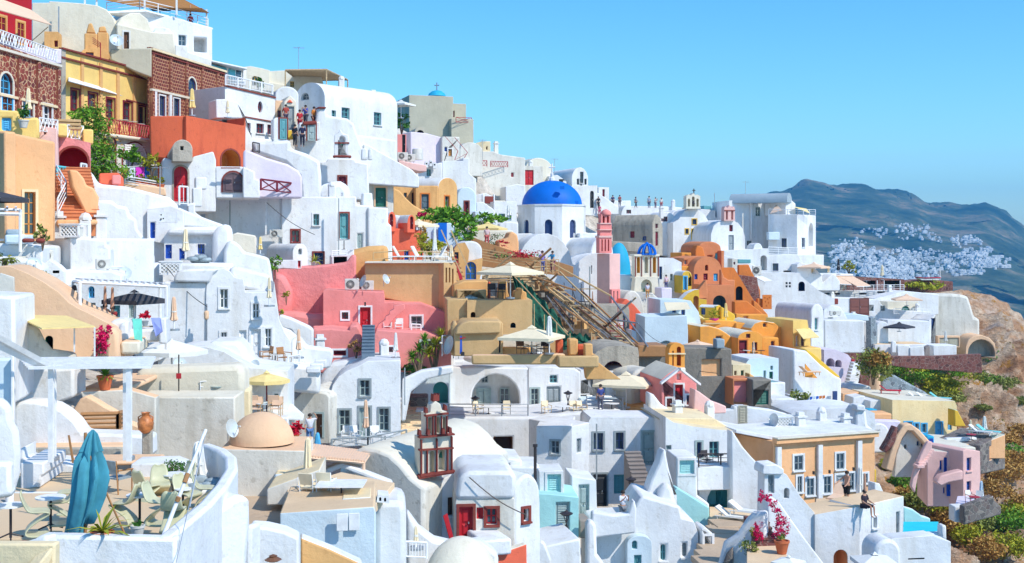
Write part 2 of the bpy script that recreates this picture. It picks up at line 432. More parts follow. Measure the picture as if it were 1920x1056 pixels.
def V(part,mat,out,d,a,dep,wins='',bev=.09,rim=False,down=0,top=None,smooth=False):
 0
 th=cur['t'];a=R(a)
 ref=(out[1],out[2])if isinstance(out[0],str)else out[0]
 q=P(ref[0],HY,d);pl=Pl(q,a);poly=outline(pl,out)
 if down:zmin=min(p[1]for p in poly);poly=[(x,z-down if z<zmin+.3 else z)for x,z in poly]
 xs=[p[0]for p in poly];s0,s1=min(xs),max(xs);zb=min(p[1]for p in poly)
 if dep>40:
  sx=s1 if dep>out_right(out)else s0
  c=pl.pt((sx,0));k=(dep-960)/F;D=-pl.n
  dep=abs((k*c.y-c.x)/(D.x-k*D.y))
  dep=min(dep,45)
 if cur['loc']is None:
  b=pl.pt(((s0+s1)/2,zb),dep/2);th.location=b;cur['loc']=b
 cur['wallmat']=mat
 topm=top or mat
 holes={'F':[],'L':[],'R':[]};fits=[]
 sidepl={}
 for key,sx in(('R',s1),('L',s0)):
  best=None
  for i in range(len(poly)):
   p,q2=poly[i],poly[(i+1)%len(poly)]
   if abs(p[0]-sx)<.05 and abs(q2[0]-sx)<.05 and abs(p[1]-q2[1])>.2:
    if best is None or abs(p[1]-q2[1])>best[1]:best=(i,abs(p[1]-q2[1]))
  if best:
   p,q2=poly[best[0]],poly[(best[0]+1)%len(poly)]
   z0,z1=min(p[1],q2[1]),max(p[1],q2[1])
   if key=='R':sp=Pl(pl.pt((sx,0)),a+math.pi/2)
   else:sp=Pl(pl.pt((sx,0),dep),a-math.pi/2)
   sidepl[key]=(best[0],sp,[(0,z0),(dep,z0),(dep,z1),(0,z1)])
 for face,kind,cx,cy,w,h,st,trim in parse(wins):
  if face=='F':fp,fo=pl,poly
  elif face in sidepl:fp,fo=sidepl[face][1],sidepl[face][2]
  else:print('NO SIDE',th.name,face,cx,cy);continue
  a0,z1=fp.uv(cx-w/2,cy);b0,_=fp.uv(cx+w/2,cy);_,z1=fp.uv(cx,cy-h/2);_,z0=fp.uv(cx,cy+h/2)
  if a0>b0:a0,b0=b0,a0
  hp=opening_poly(kind,a0,b0,z0,z1)
  ok=all(inside(p,fo)for p in hp)and all(not(min(p[0]for p in hp)<max(p[0]for p in g[0])+.03 and max(p[0]for p in hp)>min(p[0]for p in g[0])-.03 and min(p[1]for p in hp)<max(p[1]for p in g[0])+.03 and max(p[1]for p in hp)>min(p[1]for p in g[0])-.03)for g in holes[face])
  rec=.28
  if kind in 'oO':rec=min(1.6,dep*.6)
  if kind=='n':rec=.3
  if rec>dep*.8:rec=dep*.6
  if ok:
   bk=st if kind in 'oOn' else 'shade'
   if kind in 'oOn' and st=='paint_dk':bk='shade'
   if kind in 'oOn' and st=='paint_wh':bk=mat
   holes[face].append((hp,rec,bk,(bk if kind in 'oO' else mat)))
   fits.append((kind,fp,hp,rec,st,trim,h))
  else:
   print('SURFACE',th.name,face,kind,cx,cy,[round(x,1)for x in(a0,b0,z0,z1)])
   fits.append((kind if kind not in 'oOn' else 's',fp,hp,.05,st,trim,h))
 mb=MB()
 holeface(mb,pl,poly,holes['F'],mat)
 n=len(poly)
 for i in range(n):
  p,q2=poly[i],poly[(i+1)%n]
  L=math.hypot(q2[0]-p[0],q2[1]-p[1])
  key=next((k for k in sidepl if sidepl[k][0]==i),None)
  if key and holes[key]:
   holeface(mb,sidepl[key][1],sidepl[key][2],holes[key],mat);continue
  up=q2[0]<p[0]-1e-4 and not(p[1]<zb+.01 and q2[1]<zb+.01)
  if rim and up and abs(p[1]-q2[1])<.02 and L>1.2 and dep>1.5:
   t,hh=.28,.38;z=p[1]
   o4=[(q2[0],0),(p[0],0),(p[0],dep),(q2[0],dep)]
   i4=[(q2[0]+t,t),(p[0]-t,t),(p[0]-t,dep-t),(q2[0]+t,dep-t)]
   for j in range(4):
    k=(j+1)%4
    mb.face([pl.pt((o4[j][0],z),o4[j][1]),pl.pt((o4[k][0],z),o4[k][1]),pl.pt((i4[k][0],z),i4[k][1]),pl.pt((i4[j][0],z),i4[j][1])],mat)
    mb.face([pl.pt((i4[j][0],z),i4[j][1]),pl.pt((i4[k][0],z),i4[k][1]),pl.pt((i4[k][0],z-hh),i4[k][1]),pl.pt((i4[j][0],z-hh),i4[j][1])],mat)
   mb.face([pl.pt((x,z-hh),y)for x,y in i4],topm,i4)
  else:
   mb.face([pl.pt(p),pl.pt(q2),pl.pt(q2,dep),pl.pt(p,dep)],topm if up else mat,[(0,0),(L,0),(L,dep),(0,dep)],True)
 polys=[[Vector((x,y,0))for x,y in poly]]
 for t in tessellate_polygon(polys):
  mb.face([pl.pt(poly[i],dep)for i in t],mat)
 o=mb.build(part,th,bev=bev,smooth=smooth)
 for f in fits:fitting(f[0],f[1],f[2],f[3],f[4],f[5],th,f[6])
 cur['pl']=pl;cur['poly']=poly;cur['dep']=dep
 return o
def out_right(o):
 return max(o[1],o[3])if isinstance(o[0],str)else max(p[0]for p in o)
def X(part,mat,pts,th=.08,parent=None):
 0
 t=parent or cur['t'];q=[P(*p)for p in pts]
 if parent is None and cur.get('loc')is None and t.location.length==0:
  t.location=sum(q,Vector())/len(q);cur['loc']=t.location.copy()
 m=MB();m.quad_thick(q,th,mat);return m.build(part,t)
def band(part,mat,x0,y0,x1,y1,hpx,proud=.08):
 0
 pl=cur['pl'];a=pl.uv(x0,y0);b=pl.uv(x1,y1);_,z2=pl.uv(x0,y0+hpx);h=a[1]-z2
 m=MB();q=[(a[0],a[1]-h),(b[0],b[1]-h),(b[0],b[1]),(a[0],a[1])]
 m.face([pl.pt(p,-proud)for p in q],mat)
 for i in range(4):m.face([pl.pt(q[i],-proud),pl.pt(q[(i+1)%4],-proud),pl.pt(q[(i+1)%4],.1),pl.pt(q[i],.1)],mat)
 m.face([pl.pt(p,.1)for p in q[::-1]],mat)
 return m.build(part,cur['t'])
def strip(part,mat,x,y0,y1,wpx,proud=.1):
 pl=cur['pl'];a,z1=pl.uv(x-wpx/2,y0);b,z0=pl.uv(x+wpx/2,y1)
 m=MB();c=pl.pt(((a+b)/2,(z0+z1)/2),-proud/2+.05);m.box(c,b-a,proud+.1,z1-z0,mat,rz=pl.a);return m.build(part,cur['t'])
def railing(name,label,pts,h=1.0,mat='paint_wh',style='bars',gap=.14,group=None,part=False,r=.025):
 0
 q=[P(*p)for p in pts]
 m=MB();pp=[]
 for a,b in zip(q,q[1:]):
  up=Vector((0,0,h));d=b-a;L=d.length
  m.bar(a+up,b+up,r*1.5,mat);m.bar(a+up*.1,b+up*.1,r,mat)
  n=max(1,int(L/(1.4 if style!='bars' else 1.6)))
  for i in range(n+1):pp.append(a+d*i/n)
  if style=='bars':
   k=max(2,int(L/gap))
   for i in range(1,k):m.bar(a+d*i/k+up*.1,a+d*i/k+up,r*.6,mat,n=4,caps=False)
  elif style=='x':
   for i in range(n):
    p0,p1=a+d*i/n,a+d*(i+1)/n
    m.bar(p0+up*.1,p1+up,r,mat);m.bar(p1+up*.1,p0+up,r,mat)
  elif style=='lattice':
   k=max(2,int(L/.35))
   for i in range(k):
    p0,p1=a+d*i/k,a+d*(i+1)/k;mid=(p0+p1)/2
    m.bar(p0+up*.1,p1+up,r,mat,n=4);m.bar(p1+up*.1,p0+up,r,mat,n=4)
  elif style=='rails':
   for f in(.4,.7):m.bar(a+up*f,b+up*f,r*.8,mat)
 if part:root=cur['t'];m.build(name,root,weld=False)
 else:
  root=E(name,label,'railing',q[0],group);m.build('rail',root,weld=False)
 for p in pp:
  k=MB();k.bar(p,p+Vector((0,0,h)),r*1.7,mat);k.build('post',root,weld=False)
 return root
def umbrella(px,yb,d,h,r,mat,label,open_=True,pole='paint_wh',square=True,group=None):
 open_='closed' not in label and 'folded' not in label;b=P(px,yb,d);root=E('parasol',label,'parasol',b,group)
 m=MB();m.bar(b,b+Vector((0,0,h)),.035,pole,8);m.bar(b,b+Vector((0,0,.08)),.28,'metal',12);m.build('pole',root,weld=False)
 m=MB()
 if open_:
  n=4 if square else 8;ph=rnd.random();t=b+Vector((0,0,h));dz=r*.34
  ns=n*4 if square else n
  rim=[]
  for i in range(ns):
   ang=ph+2*math.pi*i/ns
   if square:
    c=((ang-ph)%(math.pi/2))-math.pi/4;rr=r*.86/math.cos(c)
   else:rr=r
   rim.append(t+Vector((math.cos(ang)*rr,math.sin(ang)*rr,-dz)))
  tc=t+Vector((0,0,-dz*.18))
  cap=[tc+(p-tc)*.16+Vector((0,0,dz*.02))for p in rim]
  for i in range(ns):
   j=(i+1)%ns
   m.face([rim[i],rim[j],cap[j],cap[i]],mat)
   m.face([rim[i],rim[j],rim[j]-Vector((0,0,.16)),rim[i]-Vector((0,0,.16))],mat)
  c=m.build('canopy',root,smooth=False)
  c.modifiers.new('cloth','SOLIDIFY').thickness=.02
  m=MB()
  for i in range(ns):m.face([cap[i]*1.0+Vector((0,0,.03)),cap[(i+1)%ns]+Vector((0,0,.03)),t+Vector((0,0,.06))],mat)
  m.build('vent',root)
  m=MB()
  for i in range(0,ns,2):m.bar(rim[i]-Vector((0,0,.02)),cap[i]-Vector((0,0,.03)),.014,'metal',4)
  m.build('ribs',root,weld=False)
 else:
  n=16;prof=[(.03,1.02),(.10,.99),(.13,.9),(.16,.7),(.2,.45),(.26,.3),(.2,.29),(.05,.28)];rng=random.Random(int(px))
  rings=[]
  for k,(rr,z)in enumerate(prof):
   ring=[]
   for i in range(n):
    f=rr*r*(1+(.28 if i%2 else-.22)*(k>0))*(1+rng.uniform(-.08,.08))
    ring.append(b+Vector((f*math.cos(2*math.pi*i/n),f*math.sin(2*math.pi*i/n),z*h+(.03*h if k>4 and i%4 else 0))))
   rings.append(ring)
  for k in range(len(rings)-1):
   for i in range(n):m.face([rings[k][i],rings[k][(i+1)%n],rings[k+1][(i+1)%n],rings[k+1][i]],mat)
  m.face(rings[0],mat);m.build('folded_canopy',root,smooth=False)
  m=MB();m.lathe(b+Vector((0,0,.55*h)),[(.205*r,0),(.205*r,.07)],'canvaswhite');m.build('strap',root)
 return root
def dish(px,py,d,rad,az,label,el=25):
 0
 c=P(px,py,d);root=E('satellite_dish',label,'satellite dish',c-Vector((0,0,rad*1.3)),'satellite dishes')
 dr=Vector((math.cos(R(az))*math.cos(R(el)),math.sin(R(az))*math.cos(R(el)),math.sin(R(el))));q=dr.to_track_quat('Z','Y').to_matrix()
 m=MB();pr=[(0,0),(.3,.03),(.6,.1),(.85,.2),(1,.28),(1.02,.27),(.85,.16),(.5,.03),(0,-.04)]
 rings=[[c+q@Vector((rad*a*math.cos(2*math.pi*i/24),rad*a*math.sin(2*math.pi*i/24),rad*z))for i in range(24)]for a,z in pr]
 for k in range(len(pr)-1):
  for i in range(24):
   f=[rings[k][i],rings[k][(i+1)%24],rings[k+1][(i+1)%24],rings[k+1][i]]
   if k==0:f=[f[0],f[2],f[3]]
   elif k==len(pr)-2:f=f[:3]
   m.face(f,'dishmat')
 m.build('reflector',root,smooth=True)
 m=MB();tip=c+q@Vector((0,0,rad*1.1));m.bar(c+q@Vector((0,-rad*.95,rad*.24)),tip,rad*.03,'metal');m.build('arm',root)
 m=MB();m.bar(tip-dr*.02,tip+dr*rad*.25,rad*.1,'acwhite',8);m.build('receiver',root)
 m=MB();m.bar(c-dr*rad*.1,c-dr*rad*.35,rad*.07,'metal');m.bar(c-dr*rad*.35,c-Vector((0,0,rad*1.3))-dr*rad*.35,rad*.05,'metal');m.build('bracket',root)
 return root
def ac(px,py,d,rz,label,w=.95,h=.72):
 c=P(px,py,d);root=E('air_conditioner',label,'air conditioner',c-Vector((0,0,h/2)),'air conditioning units')
 r=Matrix.Rotation(R(rz),3,'Z')
 m=MB();m.box(c,w,.36,h,'acwhite',rz=R(rz));m.build('casing',root,bev=.03)
 m=MB();o=c+r@Vector((-w*.12,-.2,0))
 A=[o+r@Vector((h*.38*math.cos(i*math.pi/9),0,h*.38*math.sin(i*math.pi/9)))for i in range(18)]
 m.face(A,'shade')
 for i in range(9):m.bar(A[i]+r@Vector((0,-.01,0)),A[i+9]+r@Vector((0,-.01,0)),.008,'acwhite',4)
 m.build('fan_grille',root,weld=False)
 m=MB()
 for s in(-1,1):m.box(c+r@Vector((s*w*.36,.1,-h/2-.05)),.06,.5,.06,'metal',rz=R(rz))
 m.build('bracket',root)
def lattice_box(px,py,d,rz,w,h,label,mat='paint_wh'):
 0
 c=P(px,py,d);root=E('lattice_screen',label,'lattice screen',c-Vector((0,0,h/2)),'lattice boxes')
 r=Matrix.Rotation(R(rz),3,'Z');m=MB()
 for x in(-w/2,w/2):m.box(c+r@Vector((x,0,0)),.08,.08,h,mat,rz=R(rz));m.box(c+r@Vector((x,.7,0)),.08,.08,h,mat,rz=R(rz))
 for z in(-h/2,h/2):m.box(c+r@Vector((0,0,z)),w+.08,.08,.08,mat,rz=R(rz))
 m.box(c+r@Vector((0,.35,h/2+.05)),w+.14,.84,.05,mat,rz=R(rz));m.box(c+r@Vector((-w/2,.35,0)),.03,.7,h,mat,rz=R(rz))
 m.build('frame',root,weld=False)
 m=MB();n=max(3,int(w/.17))
 for k in range(-n,n):
  for s in(1,-1):
   a=[(-w/2+(k+.5)*w/n,-h/2),(-w/2+(k+.5)*w/n+h,h/2)]
   (x0,z0),(x1,z1)=a
   if x0<-w/2:z0+=(-w/2-x0);x0=-w/2
   if x1>w/2:z1-=(x1-w/2);x1=w/2
   if x0>=x1:continue
   m.bar(c+r@Vector((s*x0,0,z0)),c+r@Vector((s*x1,0,z1)),.022,mat,4,caps=False)
 m.build('lattice',root,weld=False);m=MB();m.box(c+r@Vector((0,.3,-.05)),w*.8,.4,h*.8,'acwhite',rz=R(rz));m.build('casing',root)
def stairs(mat,px,py,d,a,w,n,rise=.18,run=.3,part='stairs',side=None):
 0
 pl=Pl(P(px,HY,d),R(a));z0=P(px,py,d).z;m=MB();th=cur['t']
 if cur['loc']is None:th.location=P(px,py,d);cur['loc']=th.location.copy()
 for i in range(n):
  c=pl.pt((w/2,z0+rise*(i+1)/2-.3),run*(i+.5)+run*(n-i)/2*0)
  m.box(c,w,run,rise*(i+1)+.6,mat,rz=pl.a)
  m.box(pl.pt((w/2,z0+rise*(i+1)-.02),run*(i+.5)-.02),w,run+.04,.05,mat,rz=pl.a)
 return m.build(part,th,weld=False)
def at(px,py,d,rz=0):
 return P(px,py,d),Matrix.Rotation(R(rz),3,'Z')
def table(px,py,d,label,r=.4,h=.74,mat='paint_wh',group='round terrace tables',square=False):
 b=P(px,py,d);root=E('terrace_table',label,'table',b,group)
 m=MB()
 if square:m.box(b+Vector((0,0,h)),r*2,r*1.6,.04,mat)
 else:m.bar(b+Vector((0,0,h-.015)),b+Vector((0,0,h+.015)),r,mat,24)
 m.build('tabletop',root)
 m=MB();m.bar(b+Vector((0,0,.02)),b+Vector((0,0,h)),.03,'iron',8)
 for i in range(4):m.bar(b+Vector((0,0,.12)),b+Vector((.26*math.cos(i*1.57+.4),.26*math.sin(i*1.57+.4),.02)),.018,'iron')
 m.build('leg',root,weld=False);return root
def chair(px,py,d,rz,label,mat='paint_wh',seat='canvaswhite',group='terrace chairs',wide=.5):
 b,r=at(px,py,d,rz);root=E('chair',label,'chair',b,group)
 V_=lambda x,y,z:b+r@Vector((x*wide*2,y,z))
 m=MB();m.quad_thick([V_(-.24,-.24,.45),V_(.24,-.24,.45),V_(.24,.22,.44),V_(-.24,.22,.44)],.04,seat);m.build('seat',root)
 m=MB();m.quad_thick([V_(-.24,.24,.55),V_(.24,.24,.55),V_(.24,.32,.92),V_(-.24,.32,.92)],.04,seat);m.build('backrest',root)
 for x in(-.24,.24):
  for y,t in((-.22,.62),(.24,.92)):
   m=MB();m.bar(V_(x,y,0),V_(x,y+(.08 if t>.8 else 0),t),.02,mat,5);m.build('leg',root,weld=False)
 for x in(-.26,.26):m=MB();m.bar(V_(x,-.24,.64),V_(x,.27,.66),.022,mat,5);m.build('armrest',root,weld=False)
 return root
def lounger(px,py,d,rz,label,mat='paint_wh',fab='canvaswhite',up=35,group='sun loungers'):
 b,r=at(px,py,d,rz);root=E('sun_lounger',label,'sun lounger',b,group);V_=lambda x,y,z:b+r@Vector((x,y,z))
 m=MB()
 for y in(-.3,.3):m.bar(V_(-1,y,.28),V_(.9,y,.28),.03,mat,5)
 for x in(-.85,.75):
  for y in(-.3,.3):m.bar(V_(x,y,0),V_(x,y,.28),.03,mat,5)
 m.build('frame',root,weld=False)
 m=MB();m.quad_thick([V_(-1,-.3,.34),V_(.25,-.3,.34),V_(.25,.3,.34),V_(-1,.3,.34)],.07,fab);m.build('seat',root)
 u,w_=math.cos(R(up))*.75,math.sin(R(up))*.75
 m=MB();m.quad_thick([V_(.25,-.3,.34),V_(.25+u,-.3,.34+w_),V_(.25+u,.3,.34+w_),V_(.25,.3,.34)],.07,fab);m.build('backrest',root)
 return root
def pot(px,py,d,r,h,label,mat='terracottapot',leaf='leafgreen',lh=.6,lr=.4,n=160,group='potted plants',spiky=False):
 b=P(px,py,d);root=E('potted_plant',label,'potted plant',b,group)
 m=MB();m.lathe(b,[(r*.65,0),(r,h*.85),(r*1.1,h*.85),(r*1.1,h),(r*.9,h),(r*.85,h*.9),(0,h*.88)],mat,16);m.build('pot',root,smooth=True)
 if spiky:spikes(root,b+Vector((0,0,h)),lh,n,leaf)
 else:leaves('foliage',root,[(b+Vector((0,0,h+lh*.5)),(lr,lr,lh*.6))],n,.09,leaf)
 return root
def leaves(name,root,blobs,n,size,mat,seed=1,gap=True,parent_loc=True):
 0
 rg=random.Random(seed);m=MB()
 vol=[b[1][0]*b[1][1]*b[1][2]for b in blobs];tot=sum(vol)
 for(c,rr),v in zip(blobs,vol):
  k=max(6,int(n*v/tot));cl=max(3,k//14)
  cen=[]
  for _ in range(cl):
   p=Vector((rg.gauss(0,1),rg.gauss(0,1),rg.gauss(0,1))).normalized()*(rg.uniform(.45,1)**.6)
   cen.append(p)
  for i in range(k):
   p=cen[i%cl]+Vector((rg.gauss(0,.2),rg.gauss(0,.2),rg.gauss(0,.17)))
   q=c+Vector((p.x*rr[0],p.y*rr[1],p.z*rr[2]))
   s=size*rg.uniform(.6,1.5)
   a=Vector((rg.uniform(-1,1),rg.uniform(-1,1),rg.uniform(-.3,1))).normalized()*s
   b=a.cross(Vector((rg.uniform(-1,1),rg.uniform(-1,1),rg.uniform(-1,1)))).normalized()*s*.45
   m.face([q-a,q+b,q+a,q-b],mat)
 return m.build(name,root,weld=False)
def spikes(root,c,L,n,mat,name='foliage',seed=3,w=.06):
 rg=random.Random(seed+int(c.x*10));m=MB()
 for i in range(n):
  az=rg.uniform(0,6.28);el=rg.uniform(-.35,1.35);l=L*rg.uniform(.7,1.1)
  d=Vector((math.cos(az)*math.cos(el),math.sin(az)*math.cos(el),math.sin(el)));s=Vector((-math.sin(az),math.cos(az),0))*w*L
  p0=c;p1=c+d*l*.55;p2=c+d*l-Vector((0,0,l*.18))
  m.face([p0-s*.6,p0+s*.6,p1+s,p1-s],mat);m.face([p1-s,p1+s,p2],mat)
 return m.build(name,root,weld=False)
def shrub(px,py,d,rx,rz_,mat,label,name='shrub',cat='shrub',n=420,size=None,seed=0,trunk=True,group='shrubs on the rocky slope'):
 b=P(px,py,d);root=E(name,label,cat,b,group)
 size=size or rx*.13;rg=random.Random(int(px*7+py))
 bl=[(b+Vector((0,0,rz_*.95)),(rx*.75,rx*.75,rz_*.8))]
 for i in range(4):
  an=rg.uniform(0,6.28);bl.append((b+Vector((math.cos(an)*rx*.55,math.sin(an)*rx*.55,rz_*rg.uniform(.5,1.3))),(rx*.5,rx*.5,rz_*.5)))
 leaves('crown',root,bl,n,size,mat,int(px))
 m=MB()
 for i in range(4):m.bar(b-Vector((0,0,.4)),b+Vector((rg.uniform(-.5,.5)*rx,rg.uniform(-.5,.5)*rx,rz_*1.1)),.06*rz_,'bark',5,.02)
 m.build('stem',root,weld=False);return root
def bellstone(m,pl,s,z,r,k):
 c=pl.pt((s,z),k);m.bar(c,c-Vector((0,0,r*1.6)),r*.45,'beltbronze',10,r)
def finish_pl(px,d,a):return Pl(P(px,HY,d),R(a))
def person(px,py,d,h,rz,label,shirt=(.6,.6,.6),legs=(.1,.1,.2),pose='stand',hair='hair',shirtless=False):
 0
 b=P(px,py,d);root=E('person',label,'person',b,None,R(rz));s=h/1.72
 J=dict(pel=(0,0,.94),wst=(0,0,1.08),ch=(0,.01,1.30),nk=(0,.01,1.47),hd=(0,-.015,1.58),top=(0,-.005,1.67),ns=(0,-.105,1.585))
 for sd,q in(('l',-1),('r',1)):
  J['sh'+sd]=(.17*q,.01,1.40);J['el'+sd]=(.23*q,.04,1.13);J['wr'+sd]=(.25*q,-.06,.90);J['hn'+sd]=(.25*q,-.09,.83)
  J['hp'+sd]=(.095*q,0,.88);J['kn'+sd]=(.11*q,-.02,.48);J['an'+sd]=(.11*q,.02,.09);J['to'+sd]=(.13*q,-.16,.03)
 if pose=='walk':J['knl']=(-.1,-.16,.5);J['anl']=(-.1,-.2,.1);J['tol']=(-.1,-.38,.05);J['knr']=(.1,.04,.48);J['anr']=(.1,.26,.13);J['tor']=(.1,.14,.03);J['ell']=(-.24,.16,1.15);J['elr']=(.24,-.06,1.14);J['wrr']=(.22,-.26,1.0);J['hnr']=(.21,-.33,.98)
 if pose=='phone':J['elr']=(.24,-.12,1.18);J['wrr']=(.12,-.3,1.38);J['hnr']=(.09,-.32,1.46);J['ell']=(-.24,-.12,1.18);J['wrl']=(-.1,-.3,1.38);J['hnl']=(-.06,-.32,1.46)
 if pose=='raise':J['elr']=(.36,-.05,1.45);J['wrr']=(.26,-.1,1.66);J['hnr']=(.2,-.1,1.72)
 if pose=='lean':J['elr']=(.3,-.2,1.2);J['wrr']=(.36,-.42,1.06);J['hnr']=(.38,-.5,1.04);J['ell']=(-.3,-.2,1.2);J['wrl']=(-.3,-.42,1.06);J['hnl']=(-.3,-.5,1.04)
 if pose=='sit':
  for k in list(J):
   if k[:2]in('kn','an','to','hp'):continue
   J[k]=(J[k][0],J[k][1],J[k][2]-.86)
  for sd,q in(('l',-1),('r',1)):
   J['hp'+sd]=(.1*q,-.03,.06);J['kn'+sd]=(.13*q,-.46,.08);J['an'+sd]=(.13*q,-.48,-.36);J['to'+sd]=(.14*q,-.62,-.43);J['hn'+sd]=(.2*q,-.42,.16);J['wr'+sd]=(.22*q,-.34,.18)
   J['el'+sd]=(.25*q,-.05,.3)
  J['ellf']=J.pop('ell')if False else J['ell'];J.pop('ellf')
 rad=dict(pel=.135,wst=.115,ch=.14,nk=.055,hd=.092,top=.055,ns=.018)
 for sd in 'lr':rad.update({'sh'+sd:.066,'el'+sd:.043,'wr'+sd:.029,'hn'+sd:.036,'hp'+sd:.1,'kn'+sd:.058,'an'+sd:.036,'to'+sd:.03})
 ed=[('pel','wst'),('wst','ch'),('ch','nk'),('nk','hd'),('hd','top'),('hd','ns')]
 for sd in 'lr':ed+=[('ch','sh'+sd),('sh'+sd,'el'+sd),('el'+sd,'wr'+sd),('wr'+sd,'hn'+sd),('pel','hp'+sd),('hp'+sd,'kn'+sd),('kn'+sd,'an'+sd),('an'+sd,'to'+sd)]
 for sd,q in(('l',-1),('r',1)):
  hn=Vector(J['hn'+sd]);dr=(hn-Vector(J['wr'+sd])).normalized();si=dr.cross(Vector((0,0,1)))
  si=si.normalized()if si.length>.2 else Vector((0,1,0))
  for i,(o,L)in enumerate(((-.03,.07),(-.01,.085),(.01,.08),(.03,.062))):
   k='f%d%s'%(i,sd);J[k]=tuple(hn+si*o+dr*L);rad[k]=.009;J[k+'k']=tuple(hn+si*o+dr*L*.45);rad[k+'k']=.010
   ed+=[('hn'+sd,k+'k'),(k+'k',k)]
  J['th'+sd]=tuple(hn*.6+Vector(J['wr'+sd])*.4+si*.055+dr*.02);rad['th'+sd]=.011;ed.append(('hn'+sd,'th'+sd))
 def grow(name,keep,extra,mat,par,sub=1):
  ks=[k for k in J if k in keep];me=bpy.data.meshes.new(name)
  me.from_pydata([tuple(Vector(J[k])*s)for k in ks],[(ks.index(a),ks.index(c))for a,c in ed if a in keep and c in keep],[])
  o=link(name,me,par);me.materials.append(mat)
  md=o.modifiers.new('Skin','SKIN');md.use_smooth_shade=True
  for i,k in enumerate(ks):
   rr=(rad[k]+extra)*s;sv=me.skin_vertices[0].data[i];sv.radius=(rr*1.15,rr*.85)if k in('pel','wst','ch')else(rr,rr);sv.use_root=k==('pel' if 'pel' in keep else ks[0])
  sb=o.modifiers.new('Smooth','SUBSURF');sb.levels=sub;sb.render_levels=sub
  return o
 grow('body',set(J),0,M('skin'),root)
 def cm(c):
  k='cloth_%.2f_%.2f_%.2f'%c
  if k not in MATS:flat(k,c,.9,var=.2,scale=8)
  return MATS[k]
 if not shirtless:grow('shirt',{'wst','ch','shl','shr','ell','elr'}|({'pel'}),.016,cm(shirt),root)
 grow('trousers',{'pel','hpl','hpr','knl','knr'}|({'anl','anr'}if not shirtless and sum(legs)<1 and pose!='sit' else set()),.02,cm(legs),root)
 m=MB();hd=Vector(J['hd'])
 m.lathe((0,0,0),[(.108,-.03),(.113,.02),(.1,.07),(.06,.11),(0,.125)],'hair',12)
 m.v=[tuple((Vector(v)+hd+Vector((0,.018,.02)))*s+b)for v in m.v];m.build('hair',root,smooth=True)
 for q in(-1,1):m=MB();m.bar((hd+Vector((.035*q,-.083,.01)))*s+b,(hd+Vector((.035*q,-.096,.01)))*s+b,.011*s,'hair',6);m.build('eye',root,weld=False)
 return root
YR=[200,400,600,750,950,1200]
DT={-300:(85,66,52,38,24,16),0:(97,75,62,44,28,18),200:(108,92,80,54,33,20),500:(120,106,98,84,50,32),700:(130,118,108,102,70,50),900:(155,140,118,108,84,60),1100:(180,172,140,112,90,68),1300:(210,195,152,124,96,74),1500:(230,215,172,136,112,84),1700:(245,235,200,165,126,92),1920:(260,250,220,178,136,100),2300:(280,270,235,190,145,105)}
def lerp(xs,ys,x):
 if x<=xs[0]:return ys[0]
 for i in range(len(xs)-1):
  if x<=xs[i+1]:return ys[i]+(ys[i+1]-ys[i])*(x-xs[i])/(xs[i+1]-xs[i])
 return ys[-1]
XK=sorted(DT)
def D0(x,y):return lerp(XK,[lerp(YR,DT[k],y)for k in XK],x)
T('red_house','crimson house with orange window surrounds at the top left edge')
V('wall','crimson',[(-40,-70),(61,-50),(61,92),(-40,55)],77,76,8,'w 38 62 15 42 og+ochre;w 2 50 18 40 og+ochre')
T('awning','cream awning stretched out from the crimson house wall','awning')
X('canopy','canvaspeach',[(-30,-12,74),(58,20,80),(97,48,77),(-30,12,70)],.05)
X('strut','paint_lw',[(60,76,79),(90,50,77),(91,51,77),(61,77,79)],.05)
T('brick_house','dark red stone house with blue arched window at the far left')
V('wall','redstone',[(-40,68),(111,121),(112,245),(-40,232)],66,80,8,'W 12 158 24 42 lb+creamlight;w 13 195 22 30 lb+white;w 52 208 20 36 lb+creamlight;w 89 214 16 34 wh+white',bev=.04)
band('cornice','creamlight',-40,78,111,122,5,.2);band('cornice','cream',-40,166,111,200,5,.12)
strip('pilaster','redstone',34,110,222,5,.14);strip('pilaster','redstone',70,116,230,5,.14);strip('pilaster','redstone',108,130,240,5,.14)
railing('parapet_lattice','',[(-40,68,65.5),(106,118,75.5)],.75,'paint_wh','lattice',part=True)
T('white_building','lilac white curved wall standing behind the lattice of the stone house','wall')
V('wall','lilac',[(-20,40),(5,50),(18,62),(27,78),(60,90),(116,92),(116,120),(-20,120)],79,60,2)
T('large_beige_house','large pale beige house wall behind the yellow house, vaulted at the right')
V('wall','creamlight',[(60,5),(92,5),(92,2),(150,6),(182,10),(200,18),(212,32),(218,48),(220,98),(60,98)],97,10,103,bev=.12)
V('wall','creamlight',[(219,45),(285,60),(326,62),(330,110),(219,100)],96.7,20,5,'d 237 76 10 32 br+white',bev=.12)
V('roof','creamlight',[(218,46),(228,32),(245,24),(262,24),(277,36),(286,60),(286,64),(218,50)],97.5,30,6)
V('wall','white',[(285,62),(292,52),(305,50),(318,54),(326,66),(326,108),(285,108)],98,20,6,bev=.12)
V('drainpipe','metal',RC(109,12,111,90),96.5,10,.12,bev=0)
T('pot_chimney','pair of ochre clay chimneys in front of the large beige house wall','chimney')
V('stack','ochre',RC(158,62,182,100),93,15,1.2);V('stack','ochre',RC(182,60,203,104),93.3,15,1.2)
V('pot','ochre',[(161,62),(166,44),(172,43),(179,62)],93.2,15,.9);V('pot','ochre',[(184,60),(186,50),(197,49),(200,60)],93.5,15,.9)
V('oven','ochre',AR(152,100,205,89,118),92.5,15,1.5,'w 168 102 15 8 mr')
T('small_block','small ochre roof cabin beside the downpipe of the beige house','outbuilding')
V('wall','ochre',RC(83,59,109,92),95.5,10,1.5,'n 105 82 7 12 mr')
